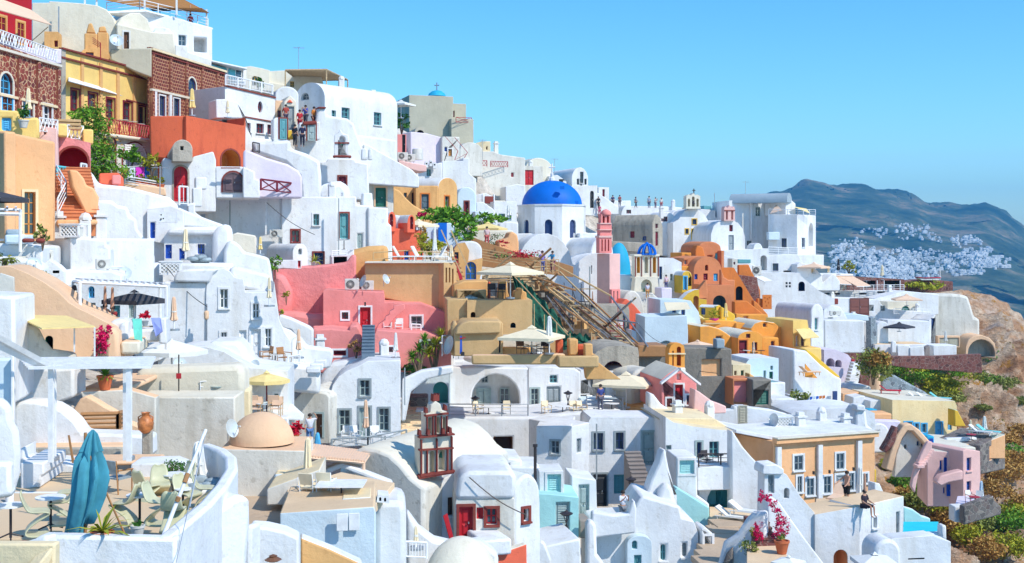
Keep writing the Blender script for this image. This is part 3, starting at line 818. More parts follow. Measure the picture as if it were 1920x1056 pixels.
dish(218,77,91,.5,-60,'pale dish on the yellow house roof before the brown door')
T('tv_antenna','red television antenna on the yellow house roof','antenna')
X('mast','redmetal',[(188,80,88),(189.5,80,88),(189.5,112,88),(188,112,88)],.04)
for i in range(4):X('rod','redmetal',[(174,70+i*3.5,88.4),(189,81+i*2.6,88),(189,82+i*2.6,88),(174,71+i*3.5,88.4)],.03)
T('white_hotel','tall white modern building with roof terrace, highest on the skyline','building')
V('wall','white',[(228,20),(272,18),(398,52),(398,150),(330,150),(228,100)],103,30,10,'w 342 76 14 20 gy;o 376 84 24 28 wh',bev=.1)
V('balcony','white',[(329,84),(353,86),(353,97),(397,112),(397,125),(329,118)],101,30,2)
railing('roof_railing','',[(200,25,102.5),(262,19,103),(330,35,106),(390,54,110)],.9,'paint_wh','rails',part=True)
for x,y,d in((158,8,101),(180,12,101),(270,18,104),(330,28,105),(386,52,110)):
 X('post','paint_wh',[(x,-14 if x<300 else y-34,d),(x+3,-14 if x<300 else y-34,d),(x+3,y,d),(x,y,d)],.1)
X('floor','white',[(180,22,100),(272,18,103),(398,52,110),(300,40,108)],.2)
T('brown_sail_awning','brown awning over the skyline roof terrace of the white building','awning')
X('canopy','canvasbrown',[(165,-6,100),(250,-18,112),(330,-8,113),(392,25,110),(378,16,107),(262,14,104)],.05)
person(357,44,108,1.7,200,'person in a red shirt on the roof terrace under the brown awning',(.5,.05,.05),(.1,.1,.15),'sit')
table(300,34,106,'dark table on the skyline roof terrace',.8,.74,'iron',None,True)
T('yellow_house','long yellow house with five maroon framed windows and dark cornices')
V('wall','yellow',[(113,88),(283,134),(283,285),(118,252)],84,74.7,8,'w 141 187 15 38 mr+mr;w 174 193 16 36 mr+mr;w 207 204 15 38 mr+mr;w 239 211 15 38 mr+mr;w 266 217 11 34 mr+mr',bev=.05)
band('cornice','maroonplaster',113,89,283,135,3,.22);band('cornice','maroonplaster',113,106,283,150,3,.18);band('cornice','maroonplaster',236,186,283,198,2.5,.12)
for x in(153,188,220,251,277):strip('pilaster','ochre',x,100+(x-120)*.27,226+(x-120)*.28,5,.1)
strip('corner_strip','oldstone',117,92,235,8,.1)
V('vault','cream',AR(248,124,276,112,145),94,20,200,'n 264 122 4 7 mr')
T('low_wall','beige plaster parapet between the yellow house and the brick house','wall')
V('wall','beige',[(207,92),(284,90),(284,145),(255,135),(207,112)],91,15,3)
T('shop_awning','narrow white awning over the maroon windows of the yellow house','awning')
X('canopy','canvaswhite',[(128,146,84.8),(230,172,92.5),(230,181,91.3),(128,153,83.4)],.05)
T('arcade','cream arcade with two brick rimmed arches under the red balcony','arcade')
V('wall','whiteold',[(193,252),(282,264),(283,320),(193,330)],86,60,3,'O 205 290 21 68 wh+maroonplaster;O 252 295 44 54 wh+maroonplaster',bev=.06)
V('balcony_slab','creamlight',[(183,247),(282,260),(282,266),(183,254)],85,60,1.2)
railing('balcony_railing','ornate red iron railing along the yellow house balcony',[(184,247,84.6),(279,262,91.5)],1.0,'redmetal','lattice',r=.03)
for i,(x,y,d)in enumerate(((232,250,89),(248,253,90),(262,257,91.5))):table(x,y,d,['leftmost round pale table on the red balcony','middle round pale table on the red balcony','rightmost round pale table on the red balcony'][i],.38,.95,'acwhite')
T('ornate_brick_house','dark brick house with cream pointing, white framed blue windows and one arched window')
V('wall','redbrick',[(283,88),(422,132),(422,240),(285,232)],92,77,.35,'w 304 199 11 38 nv+white;w 331 204 11 38 nv+white;w 363 209 12 38 nv+white;w 387 212 10 34 nv+white;W 360 166 15 40 nv+creamlight',bev=.04)
band('cornice','cream',283,90,422,133,4,.2);band('cornice','maroonplaster',283,98,422,139,2,.15);band('string_course','creamlight',283,166,422,198,4,.14)
for x,y in((283,98),(316,106),(346,114),(376,124),(404,134),(420,138)):strip('pilaster','redbrick',x+3,y,228,4,.12)
strip('plinth','white',290,168,225,4,.13);strip('plinth','white',318,175,225,4,.13);strip('plinth','white',400,195,228,4,.13)
umbrella(360,218,88,1.95,.8,'canvasyellow','closed yellow parasol before the arched window of the brick house',False)
T('terracotta_terrace','orange red terrace block with arched cellar under the brick house','terrace')
V('wall','redclay',[(281,218),(350,217),(350,300),(282,296)],86,12,7)
V('wall','redclay',[(349,217),(458,236),(460,220),(461,232),(459,330),(349,330)],86.2,45,4,'O 432 301 34 40 og+maroonplaster')
T('yellow_terrace','yellow piered terrace wall in front of the stone house','terrace')
V('wall','yellow',[(-20,205),(35,208),(36,222),(73,222),(73,260),(-20,260)],62,20,3,'s 12 233 18 24 lb')
V('pier','yellow',RC(108,232,126,256),66,20,.8);V('pier','yellow',RC(155,242,175,270),68,20,.8);V('pier','yellow',RC(56,220,72,236),63,20,.8)
railing('terrace_lattice','',[(74,248,64),(108,252,66)],.75,'paint_wh','lattice',part=True)
railing('terrace_lattice','',[(126,262,67),(156,264,68.5)],.8,'paint_wh','lattice',part=True)
umbrella(53,222,66,1.6,.6,'canvas','closed cream parasol on the yellow terrace at the far left',False)
T('wooden_planter','slatted wooden box on the yellow terrace','planter')
for i in range(3):V('slat','paint_lw',RC(108,223+i*7,152,228+i*7),67,20,.6,bev=.02)
pot(44,240,62,.25,.4,'tall green plant in a white pot on the yellow terrace','acwhite','leafdark',.7,.25)
T('pink_arch_house','rose pink house with a red painted arch below the lattice terrace')
V('wall','rosepink',[(49,234),(108,240),(110,254),(170,268),(170,345),(49,345)],66,20,5,'O 137 310 55 66 crimson+maroonplaster;n 83 250 4 5 mr')
V('wall','lightpink',[(49,234),(107,241),(109,322),(49,322)],64.5,18,1.6,'n 84 250 4 5 mr')
T('orange_house','big plain orange house with one tall glazed door at the left edge')
V('wall','peach',[(8,246),(104,266),(104,452),(10,452)],52,35,8,'w 56 400 21 80 og+cream')
V('wall','peach',[(-60,246),(9,246),(10,460),(-60,460)],52.3,-40,.5)
T('orange_stair','orange stair rising between curved walls beside the orange house','staircase')
stairs('terracotta',106,418,57,25,2.0,17,.17,.3)
V('side_wall','peach',[(130,318),(146,320),(158,335),(163,348),(176,352),(186,370),(183,412),(165,412),(150,380),(135,350)],58,28,.8)
V('side_wall','peach',[(106,412),(150,412),(182,412),(184,420),(128,428),(106,425)],56.5,20,1)
railing('handrail','',[(108,405,56.6),(124,372,58.5),(106,340,61)],.8,'paint_wh','rails',part=True)
railing('garden_gate','turquoise picket gate at the top of the orange stair',[(107,350,61),(129,352,62)],1.0,'paint_cy','bars',.22,r=.04)
T('red_door_chapel','white house with round topped red door and stone arch below the terracotta terrace')
V('wall','white',[(305,298),(310,296),(322,300),(360,302),(362,294),(400,284),(405,300),(405,398),(300,398)],80,18,5,'D 339 345 26 66 rd+oldstone')
V('vault','oldstone',AR(323,280,361,262,303),79,18,402,'n 341 278 6 8 dk',top='creamlight')
V('wall','white',RC(404,312,456,372),81,12,4,'D 437 342 38 38 pu+maroonplaster')
V('wall','white',[(455,312),(478,322),(478,335),(487,338),(487,372),(455,372)],80.6,12,4)
band('lintel','maroonplaster',414,314,450,314,2,.05)
V('pier','white',RC(366,332,388,355),78.5,18,1);V('pier','white',RC(361,352,379,388),78.3,18,.8)
V('kerb','white',[(352,382),(366,380),(366,398),(386,412),(386,420),(352,400)],78,18,.6)
railing('picket_gate','white picket gate below the red arched door',[(336,385,77.6),(352,386,78)],1.2,'paint_wh','bars',.2,r=.04)
T('laundry','pale, magenta and blue towels drying on a line below the arcade','laundry')
X('line','paint_wh',[(232,313,80),(300,308,82),(300,309,82),(232,314,80)],.02)
X('towel','clothpale',[(236,314,80),(253,314,80.5),(253,335,80.5),(238,333,80.1)],.03);X('towel','clothmagenta',[(254,314,80.5),(270,313,81),(270,333,81),(255,336,80.6)],.03);X('towel','clothblue',[(271,312,81),(279,312,81.3),(280,336,81.3),(271,336,81)],.03)
T('planted_ledge','beige stone ledge lined with flower pots below the laundry','ledge')
V('wall','sand',[(232,340),(262,345),(310,352),(312,368),(230,362)],78,20,2.5)
railing('ledge_railing','',[(234,345,77.6),(300,356,79.5)],.5,'paint_wh','rails',part=True)
for i in range(4):pot(262+i*13,350+i*2,79.5,.25,.35,['leftmost orange flowering pot on the ledge under the laundry','second orange flowering pot from the left under the laundry','third flowering pot from the left, under the laundry ledge','rightmost flowering pot on the ledge, near the red arched door'][i],leaf='leafyellow',lh=.4,lr=.3,n=90,group='pots on the ledge')
T('coral_wall','short salmon pink garden wall with rounded end below the climbing plant','wall')
V('wall','coral',[(186,325),(222,324),(232,334),(232,352),(186,345)],74,20,1.0)
V('louver_panel','pink',RC(210,328,227,346),73.9,20,.2)
g=E('climbing_plant','tall climbing plant with yellow flowers hanging beside the yellow house','plant',P(190,330,77))
leaves('foliage',g,[(P(150,218,75),(.9,.5,.4)),(P(170,225,77),(1.1,.8,.9)),(P(182,255,78),(.8,.7,1.6)),(P(186,300,77),(1.1,.8,1.3)),(P(215,322,77),(1.2,.6,.6))],3000,.12,'leafgreen')
leaves('flowers',g,[(P(186,250,77.4),(1.2,.6,2.2)),(P(205,320,76.5),(1.4,.5,.5))],500,.09,'leaforange',5)
shrub(243,318,82,.9,.9,'leafgreen','bushy green plant below the right arch of the arcade','garden_plant','plant',300,.16)
shrub(285,322,81,.7,.7,'leafyellow','yellow green plant beside the blue towel','garden_plant','plant',200,.14)
T('white_wavy_wall','long rough white wall with stepped wavy top below the flower ledge','wall')
V('wall','white',[(158,320),(172,322),(186,345),(240,350),(318,370),(335,385),(336,440),(300,560),(186,480),(160,350)],72,22,3,bev=.2)
V('wall','white',[(180,375),(210,376),(222,385),(240,388),(245,405),(257,410),(259,430),(270,445),(273,468),(290,475),(292,500),(185,500)],68,22,2,bev=.2)
V('wall','white',[(102,416),(176,413),(180,372),(186,372),(187,500),(102,500)],60,22,1.5,bev=.15)
railing('picket_fence','short pale picket fence above the orange stair',[(152,338,66),(162,340,66.5)],.9,'paint_wh','bars',.2,r=.035)
T('penthouse','glazed turquoise penthouse behind the brick house','building')
V('wall','white',[(388,112),(462,128),(462,160),(388,150)],104,35,5,'w 408 134 30 22 wh;w 443 140 26 22 wh',bev=.05)
X('glass_panel','glasscyan',[(392,120,103.5),(424,128,105),(424,147,105),(392,140,103.5)],.05);X('glass_panel','glasscyan',[(428,129,105.1),(457,137,106.5),(457,152,106.5),(428,148,105.1)],.05)
V('roof','white',[(386,110),(464,127),(464,131),(386,114)],103,35,7)
T('oval_window_house','white house with dark oval window and balustraded roof')
V('wall','white',[(422,162),(516,184),(516,275),(448,272),(422,230)],95,52,6,'v 488 201 9 22 mr;w 464 239 12 17 mr;w 488 241 14 18 mr;w 506 243 9 18 mr',bev=.1)
band('string_course','maroonplaster',422,160,516,182,2.5,.1);band('string_course','maroonplaster',458,218,514,228,2,.1)
railing('balustrade','',[(423,160,94.6),(511,178,101)],.8,'paint_wh','bars',.22,part=True,r=.04)
V('wall','white',[(405,186),(425,186),(447,192),(455,210),(462,235),(475,258),(515,262),(516,300),(458,330),(458,222),(405,222)],91,30,2,'o 426 228 20 7 dk')
umbrella(427,222,89,1.3,.55,'canvas','closed cream parasol by the white wall right of the brick house',False)
V('pier','white',[(512,224),(518,220),(540,224),(540,265),(512,270)],93,20,1.2,'d 531 242 13 38 te+maroonplaster')
T('cream_skyline_house','long cream house on the skyline behind the balustraded roof')
V('wall','creamlight',[(455,126),(470,124),(490,128),(506,132),(506,155),(540,160),(540,175),(455,165)],112,20,6,'W 478 150 12 14 ye')
V('wall','creamlight',[(497,134),(535,132),(600,134),(610,170),(535,185),(497,175)],113,15,6,'w 548 158 8 11 ye')
shrub(484,166,108,.5,.5,'leafdark','spiky agave behind the white balustrade','agave','plant',60,.25)
def pergola(name,label,fr,h,mat,nb,post=True,slat=.08,cat='pergola',br=.06):
 0
 q=[P(*p)for p in fr];root=E(name,label,cat,(q[0]+q[2])/2-Vector((0,0,h)))
 m=MB()
 for a,b in((0,1),(3,2)):m.bar(q[a],q[b],br,mat,4)
 m.bar(q[0],q[3],br,mat,4);m.bar(q[1],q[2],br,mat,4);m.build('frame',root,weld=False)
 m=MB()
 for i in range(nb):
  t=(i+.5)/nb;a=q[0].lerp(q[1],t);b=q[3].lerp(q[2],t);m.quad_thick([a+Vector((-slat/2,0,.1)),a+Vector((slat/2,0,.1)),b+Vector((slat/2,0,.1)),b+Vector((-slat/2,0,.1))],.05,mat)
 m.build('slats',root,weld=False)
 if post:
  for p in q:m=MB();m.bar(p,p-Vector((0,0,h)),br,mat,6);m.build('post',root,weld=False)
 return root
pergola('reed_pergola','reed roofed pergola on the skyline above the big white vault',[(535,132,108),(612,131,108),(652,150,116),(560,152,118)],1.9,'straw',26,slat=.16)
T('white_barrel_house','large white barrel vaulted house with three grey blue windows on the skyline')
V('wall','white',AR(553,190,609,155,300,20),108,-38,745,'W 572 181 15 14 gy;R:w 626 214 8 14 te;R:w 648 214 15 24 te;R:w 708 223 14 24 te',bev=.12)
V('buttress','white',[(670,252),(745,262),(746,300),(735,345),(700,335),(672,300)],99,35,3,bev=.2)
T('small_vault_house','small white vault left of the big barrel vault')
V('wall','white',AR(516,178,560,162,250),104,20,4,bev=.1)
T('chapel_porch','little white and peach gabled porch with grey door where tourists gather','chapel')
V('wall','sand',RC(516,188,534,232),99,20,3,'w 524 216 7 18 mr');V('wall','creamlight',[(533,200),(533,190),(544,178),(556,190),(558,258),(533,258)],98,22,3,'d 544 222 15 44 gy')
V('gable','coral',[(538,192),(544,186),(550,193)],97.9,22,.3)
V('plinth','mustard',RC(538,244,556,260),96.5,22,1)
T('maroon_gate_pier','white gateway with maroon lintel and wooden door near the tourists','gateway')
V('wall','white',[(561,230),(600,228),(600,262),(561,262)],95,15,1.5,'d 584 248 15 32 gr+maroonplaster')
V('lintel','maroonplaster',[(568,228),(594,226),(594,233),(568,235)],94.8,15,1.8)
person(562,247,97,1.75,30,'person in a red dress standing in the tourist group by the gateway',(.45,.02,.03),(.3,.02,.03))
person(573,238,97.5,1.75,-30,'person in a blue shirt between the red and orange tourists',(.08,.1,.4),(.08,.08,.1),'phone')
person(589,242,97.5,1.8,60,'person in an orange top right of the tourist group',(.62,.2,.03),(.2,.05,.03))
person(536,236,97,1.7,20,'person in red in the shade of the chapel porch',(.4,.06,.04),(.1,.07,.1),'walk')
person(553,275,93,1.7,150,'person in black on the path below the red dressed tourist',(.02,.02,.03),(.03,.03,.04))
person(567,276,93,1.75,190,'person in dark blue on the path below the maroon lintel',(.015,.02,.06),(.02,.02,.04),'walk')
T('stepped_white_wall','white stepped wall descending right below the big barrel vault','wall')
V('wall','white',[(596,202),(612,202),(614,216),(652,222),(664,232),(670,250),(684,285),(700,300),(690,330),(590,330),(560,300),(560,262),(590,252)],97,20,2,bev=.2)
V('cap','maroonplaster',RC(597,200,612,203),96.8,20,1.4)
T('bell_arch','small white arched bell gable with maroon bands and cross','bell tower')
V('arch_wall','white',[(627,296),(627,253),(633,250),(638,242),(643,250),(654,253),(655,296)],94,8,.6,'O 641 275 10 38 wh')
band('moulding','maroonplaster',627,267,655,267,2.5,.08);V('base','maroonplaster',RC(624,291,659,295),93.8,8,1)
V('cross','paint_wh',[(638,243),(638,238),(636,238),(636,236),(638,236),(638,233),(639.5,233),(639.5,236),(641.5,236),(641.5,238),(639.5,238),(639.5,243)],94.2,8,.1,bev=0)
m=MB();bellstone(m,cur['pl'],*cur['pl'].uv(640,267),.16,.2);m.build('bell',cur['t'])
T('white_chapel_front','white chapel front with one maroon window below the bell gable')
V('wall','white',[(601,304),(612,304),(614,298),(664,298),(668,304),(690,308),(692,375),(601,375)],96,6,5,'d 642 340 14 18 mr+maroonplaster')
T('ramp_wall','white sloping stair wall running down right of the bell gable','wall')
V('wall','white',[(682,270),(690,272),(772,318),(786,332),(786,352),(690,345)],99,12,1)
V('vent','white',[(677,300),(678,280),(683,277),(688,280),(689,300)],94,10,.6);V('vent','white',[(690,300),(691,281),(695,278),(698,282),(699,300)],94,10,.6)
T('lilac_curved_wall','lilac white wall curving down to the brown lattice fence','wall')
V('wall','lilac',[(457,281),(465,282),(500,296),(540,308),(560,320),(567,332),(567,372),(457,372)],84,15,1,bev=.15)
railing('lattice_fence','dark brown crossed lattice fence on the white wall',[(489,357,82.5),(549,364,85)],.75,'paint_mr','x',r=.045)
T('white_swept_wall','white walls with soft swept edges between lilac wall and bell gable','wall')
V('wall','white',[(474,268),(545,262),(545,278),(575,288),(600,302),(603,330),(603,375),(565,375),(560,330),(535,305),(474,285)],90,12,2.5,bev=.25)
railing('small_gate','small dark iron gate by the swept white wall',[(474,285,89),(486,287,89.5)],.7,'iron','bars',.15,r=.03)
T('white_mound_roof','white faceted dome roof below the maroon window','roof')
V('roof','white',[(590,380),(592,355),(608,345),(640,336),(655,352),(660,380)],91,10,5,bev=.5)
T('large_white_house','large plain white house with air conditioner in the upper left middle')
V('wall','white',[(384,372),(390,364),(405,362),(530,364),(530,560),(384,560)],86,6,7,'d 554 442 0 0 mr' if 0 else '',bev=.25)
V('pipe','paint_wh',RC(497,376,500,440),85.9,6,.1,bev=0)
ac(518,438,85.8,6,'air conditioner on the large plain white wall',.9,.55)
T('maroon_window_house','white house with maroon framed windows right of the large plain wall')
V('wall','white',[(528,369),(630,369),(632,370),(632,560),(528,560)],86.3,14,6,'w 593 412 11 21 te+white;w 554 443 14 22 mr+maroonplaster;d 597 487 18 26 nv+maroonplaster',bev=.12)
V('wall','white',[(630,368),(668,368),(669,384),(701,386),(702,395),(702,520),(630,560)],88.2,14,6,'d 645 424 16 48 te+maroonplaster;d 675 452 10 28 gr',bev=.12)
V('wall','white',[(690,388),(728,390),(728,420),(734,422),(737,500),(690,520)],88.5,14,4,bev=.15)
V('chimney','white',[(680,372),(681,362),(698,362),(700,390),(680,386)],89.5,14,1.2);V('vent','white',RC(642,360,655,370),90,14,1)
T('small_vault_shed','small white vaulted shed with one window below the maroon framed door','outbuilding')
V('wall','white',AR(549,474,577,457,503),82,35,500,'W 563 472 7 11 gy',bev=.12)
V('kerb','white',RC(512,488,565,505),80,8,1.5,'d 561 496 5 14 rd')
pot(590,500,81,.28,.35,'spiky yellow green plant at the maroon framed doorway','acwhite','leafyellow',.7,.3,46,None,True)
table(645,470,83,'pale table on the small terrace below the maroon framed door',.5,.7,'acwhite',None)
V_t=cur['t']
T('small_white_terrace','small white terrace with dark recess below the maroon framed door','terrace')
V('wall','white',[(622,480),(652,478),(664,468),(664,510),(622,510)],82,12,2.5,'o 638 488 24 12 dk')
railing('terrace_rail','',[(622,482,82),(650,480,82.6)],.4,'paint_wh','rails',part=True)
T('green_door_house','weathered cream and white house with a dark green door left of the ochre vault')
V('wall','whiteold',[(691,345),(694,336),(738,340),(738,440),(691,440)],100,15,5,'d 714 370 20 36 gn+sand',bev=.08)
V('upper_wall','creamlight',[(695,310),(706,308),(724,322),(724,340),(695,340)],102,15,2)
band('roof_edge','redclay',691,343,738,345,2,.15)
T('ochre_vault_house','ochre barrel vaulted house with dark windows and white roof')
V('wall','ochre',AR(822,352,858,333,425),112,52,745,'w 838 381 8 26 sl+darkorange',bev=.1,top='white')
V('wall','ochre',[(738,347),(768,350),(782,350),(782,415),(738,415)],110.5,22,3,'w 760 366 6 9 sl;w 776 372 8 21 mr',bev=.08)
V('wall','ochre',RC(779,348,822,415),110,12,3,'d 797 378 14 28 sl+darkorange')
V('parapet','ochre',[(737,352),(750,358),(762,372),(775,384),(790,393),(820,400),(850,402),(858,420),(737,430)],107,20,.7,bev=.12)
T('beige_block','plain beige building with tiny blue dome and cross on the skyline','building')
V('wall','beige',RC(767,178,850,270),150,18,12,bev=.06)
V('wall','beige',RC(848,194,874,230),153,18,8,'d 851 214 3 12 mr',bev=.06);V('wall','beige',RC(846,222,888,270),150.5,18,9,bev=.06)
V('wall','beige',RC(755,192,768,265),152,-20,8,bev=.06)
m=MB();c=P(819,181,154);m.lathe(c,[(1.15,0),(1.0,.35),(.6,.65),(0,.8)],'skyblue',16);m.build('dome',cur['t'],smooth=True)
m=MB();m.bar(c+Vector((0,0,.75)),c+Vector((0,0,1.75)),.08,'metal');m.bar(c+Vector((-.32,0,1.4)),c+Vector((.32,0,1.4)),.08,'metal');m.build('cross',cur['t'])
railing('roof_railing','',[(855,230,150),(884,231,151.5)],.65,'redmetal','x',part=True)
umbrella(752,222,128,1.9,1.3,'canvaswhite','white open parasol left of the beige block',True)
T('peach_hut','small peach hut with dark side left of the lilac house')
V('wall','pink',RC(745,252,762,292),128,10,3,'d 757 270 6 34 dk')
shrub(753,246,129,.9,1.1,'leafdark','dark plant hanging by the white parasol left of the beige block','garden_plant','plant',200,.2)
T('lilac_house','pale lilac plastered house below the beige block')
V('wall','lilac',[(770,247),(800,250),(830,258),(830,315),(770,308)],135,30,6,bev=.1)
V('wall','whiteold',RC(829,256,862,315),136,16,5,'w 836 280 5 8 bl;d 844 286 7 13 og+white')
V('arch_room','beige',AR(778,247,800,238,256),137,16,4,'O 788 248 14 8 dk')
T('steel_brace_frame','dark steel zigzag brace frame on the lilac house roof','steel frame')
for a in(((834,256),(858,283)),((858,283),(852,300)),((852,300),(875,288)),((852,258),(876,286)),((876,286),(868,300))):
 X('rod','redmetal',[(*a[0],133),(a[0][0]+1.2,a[0][1],133),(a[1][0]+1.2,a[1][1],133),(*a[1],133)],.06)
T('ridge_white_vault','low white vault on the skyline right of the lilac house')
V('wall','whiteold',AR(862,282,905,267,330),146,25,6,bev=.1);V('wall','cream',[(893,268),(903,265),(920,265),(920,300),(893,300)],150,15,4,'n 913 278 3 6 br')
T('white_tower_block','plain white block with stair notch below the steel brace','building')
V('wall','white',[(829,302),(868,302),(868,296),(880,296),(880,325),(893,336),(893,395),(829,355)],128,12,5)
V('wall','white',[(780,312),(829,305),(829,360),(780,345)],126,10,5,'w 804 324 8 13 te')
for x,y in((800,306),(808,304),(815,308)):V('vent','white',AR(x-3,y,x+3,y-4,y+8),125.5,10,.6,'n %d %d 3 3 dk'%(x,y+1))
ac(755,293,122,10,'left air conditioner of the pair below the peach hut',1.0,.75);ac(769,296,122.3,10,'right air conditioner of the pair beside the steel tank',1.0,.75)
T('water_tank','small cream water tank on the roof below the lilac house','water tank')
m=MB();m.lathe(P(783,300,123),[(0,0),(.55,0),(.55,1.0),(.5,1.1),(0,1.15)],'acwhite',16);m.build('tank',cur['t'],smooth=True);cur['t'].location=(0,0,0)
T('salmon_roof','low salmon roof terrace below the two air conditioners','terrace')
V('wall','lightpink',[(747,298),(760,303),(800,310),(800,322),(785,322),(747,312)],119,15,3)
T('big_white_block','broad off white building with maroon railings stepping down the skyline','building')
V('wall','whiteold',[(904,284),(925,284),(940,290),(985,296),(985,400),(890,400),(890,300),(904,300)],150,18,8,'w 961 328 5 8 rd',bev=.1)
railing('roof_railing','',[(902,312,148.5),(913,312,149)],.7,'redmetal','lattice',part=True);railing('roof_railing','',[(920,313,149),(952,314,150.5)],.7,'redmetal','lattice',part=True)
T('cream_vault_house','cream vaulted roof on the skyline behind the crimson door')
V('wall','creamlight',AR(985,318,1036,296,345),168,22,6,bev=.1)
T('crimson_door_house','white house with a large crimson door on the skyline')
V('wall','whiteold',[(970,318),(985,311),(1018,312),(1018,365),(970,365)],160,14,6,'d 991 333 19 28 rd')
V('annex','white',RC(968,340,975,400),158,14,4,'w 971 342 3 6 mr')
T('vault_trio_house','white vaulted house with three dark windows above the big blue dome')
V('wall','white',AR(1072,336,1103,314,385),172,20,1028,'w 1096 333 6 21 dk;w 1085 341 4 11 dk;w 1100 341 0.1 0.1 dk' if 0 else 'w 1091 333 6 21 dk;w 1084 341 4 11 dk;w 1098 341 4 11 dk',bev=.1)
V('wall','white',[(1025,350),(1030,330),(1045,328),(1062,340),(1062,365),(1025,360)],168,10,4,'w 1052 339 8 5 dk')
T('dark_arch_house','white wall with a tall dark arched doorway right of the big blue dome')
V('wall','white',[(1062,350),(1095,348),(1120,348),(1120,405),(1062,400)],165,18,4,'D 1110 374 7 32 dk')
V('block','white',RC(1122,351,1142,392),176,20,4,'d 1132 362 4 14 mr')
V('stair_wall','white',[(1117,362),(1122,362),(1160,388),(1160,402),(1117,402)],168,14,1)
T('cyan_vault_house','pale cyan vaulted house with one maroon door right of the ochre house')
V('wall','whiteblue',AR(857,370,893,351,420),116,10,6,'d 875 391 7 26 mr+maroonplaster')
V('wall','whiteblue',RC(890,396,915,415),115,10,2)
T('white_stepped_houses','cluster of small white walls left of the big blue dome','house')
V('wall','white',[(893,380),(905,378),(925,392),(932,405),(932,425),(893,405)],120,12,3)
V('wall','white',[(926,378),(968,378),(970,440),(926,430)],134,12,4,'w 941 408 12 14 te;w 955 407 8 14 te',bev=.1)
V('wall','white',[(948,350),(970,345),(985,348),(985,400),(948,400)],146,10,4)
V('wall','creamlight',RC(920,376,948,392),140,10,3)
V('wall','white',[(890,366),(910,362),(928,370),(928,384),(890,392)],138,10,3)
V('garden_wall','white',[(936,420),(948,416),(972,418),(972,450),(936,440)],127,12,1)
T('red_lattice_panel','red brown lattice panel between white piers left of the blue dome','lattice screen')
V('panel','maroonplaster',RC(909,368,925,382),136,10,.1);V('pier','white',RC(904,364,909,384),136,10,.5);V('pier','white',RC(925,364,928,384),136.2,10,.5)
umbrella(954,413,124,1.6,.9,'canvaswhite','small closed white parasol left of the blue dome church',False)
T('blue_dome_church','large white church with the big cobalt blue dome on an octagonal drum','church')
m=MB();C=P(1035,455,137);zt=P(1035,386,137).z;zb=P(1035,455,137).z;rad=66/F*137;A0=R(22.5-8)
for i in range(8):
 a0,a1=A0+i*math.pi/4,A0+(i+1)*math.pi/4
 p0,p1=C+Vector((math.cos(a0),math.sin(a0),0))*rad,C+Vector((math.cos(a1),math.sin(a1),0))*rad
 mid=(a0+a1)/2;fp=Pl((p0.x,p0.y,0),math.atan2(p1.y-p0.y,p1.x-p0.x));L=(p1-p0).length
 hole=[]
 if math.sin(mid)<.3:
  hp=arch(L/2-.42,L/2+.42,zt-3.6,zt-1.6,8);hole=[(hp,.35,'paint_sl','white')]
 if cur['loc']is None:cur['t'].location=(C.x,C.y,zb-3);cur['loc']=1
 if hole:fitting('s',fp,hp,.34,'paint_nv',None,cur['t'],30)
 holeface(m,fp,[(0,zb-1),(L,zb-1),(L,zt),(0,zt)],hole,'white')
 m.face([p0+Vector((0,0,zt-p0.z)),p1+Vector((0,0,zt-p1.z)),C+Vector((0,0,zt-C.z))],'white')
m.build('drum',cur['t'],bev=.06)
m=MB();prof=[(rad*1.02,0),(rad*1.03,.18),(rad*.9,.2)];m.lathe((C.x,C.y,zt-.1),prof,'white',8,A0,A0+2*math.pi);m.build('cornice',cur['t'])
m=MB();rd=56.5/F*137;hd=47/F*137;m.lathe((C.x,C.y,zt+.02),[(rd*math.cos(t*math.pi/32),hd*math.sin(t*math.pi/32))for t in range(17)],'domeblue',48);m.build('dome',cur['t'],smooth=True)
m=MB();c=Vector((C.x,C.y,zt+hd));m.lathe(c-Vector((0,0,.1)),[(.35,0),(.3,.4),(.18,.5),(.18,.9),(0,1.0)],'white',10);m.bar(c+Vector((0,0,.8)),c+Vector((0,0,1.9)),.09,'white');m.bar(c+Vector((-.35,0,1.5)),c+Vector((.35,0,1.5)),.09,'white');m.build('cross',cur['t'])
for px_,py_ in((1054,352),(1080,380)):
 m=MB();c=P(px_,py_,133.5 if px_<1060 else 135);m.box(c,.5,.5,.35,'domeblue');m.build('dome_hatch',cur['t'])
V('base','white',[(964,438),(1100,436),(1100,480),(964,480)],133.5,8,7,bev=.15)
V('transept','white',[(1086,437),(1122,437),(1124,480),(1086,480)],133,8,6,bev=.15)
V('nave_wall','white',[(955,500),(978,470),(984,458),(996,446),(1012,439),(1028,438),(1044,444),(1058,456),(1068,473),(1074,496),(1080,497),(1086,489),(1098,480),(1112,475),(1146,474),(1146,620),(955,620)],124,8,7,'n 1109 506 1.5 16 gy',bev=.18)
V('right_vault','white',AR(1108,476,1150,445,500,16),128,25,7,bev=.12)
V('waterspout_wall','white',RC(963,498,1000,520),127,8,3)
T('pink_bell_tower','slender pink and white tiered bell tower with small dome','bell tower')
V('pier','lightpink',RC(1143,476,1163,640),121,35,2,bev=.05)
V('lower_columns','pink',RC(1147,543,1163,600),120.6,35,.4,'o 1151 570 2.4 48 lightpink;o 1158 570 2.4 48 lightpink',bev=.02)
V('base_stage','pink',RC(1124,446,1147,475),121.5,12,1.2,'o 1129 460 2.4 22 wh;o 1135 460 2.4 22 wh;o 1141 460 2.4 22 wh',bev=.03)
V('cornice','lightpink',RC(1123,442,1148,446),121.4,12,1.4,bev=.03)
V('middle_stage','pink',RC(1125,420,1147,442),121.6,12,1.1,bev=.03);V('cornice','lightpink',RC(1124,430,1148,432),121.4,12,1.3,bev=.02)
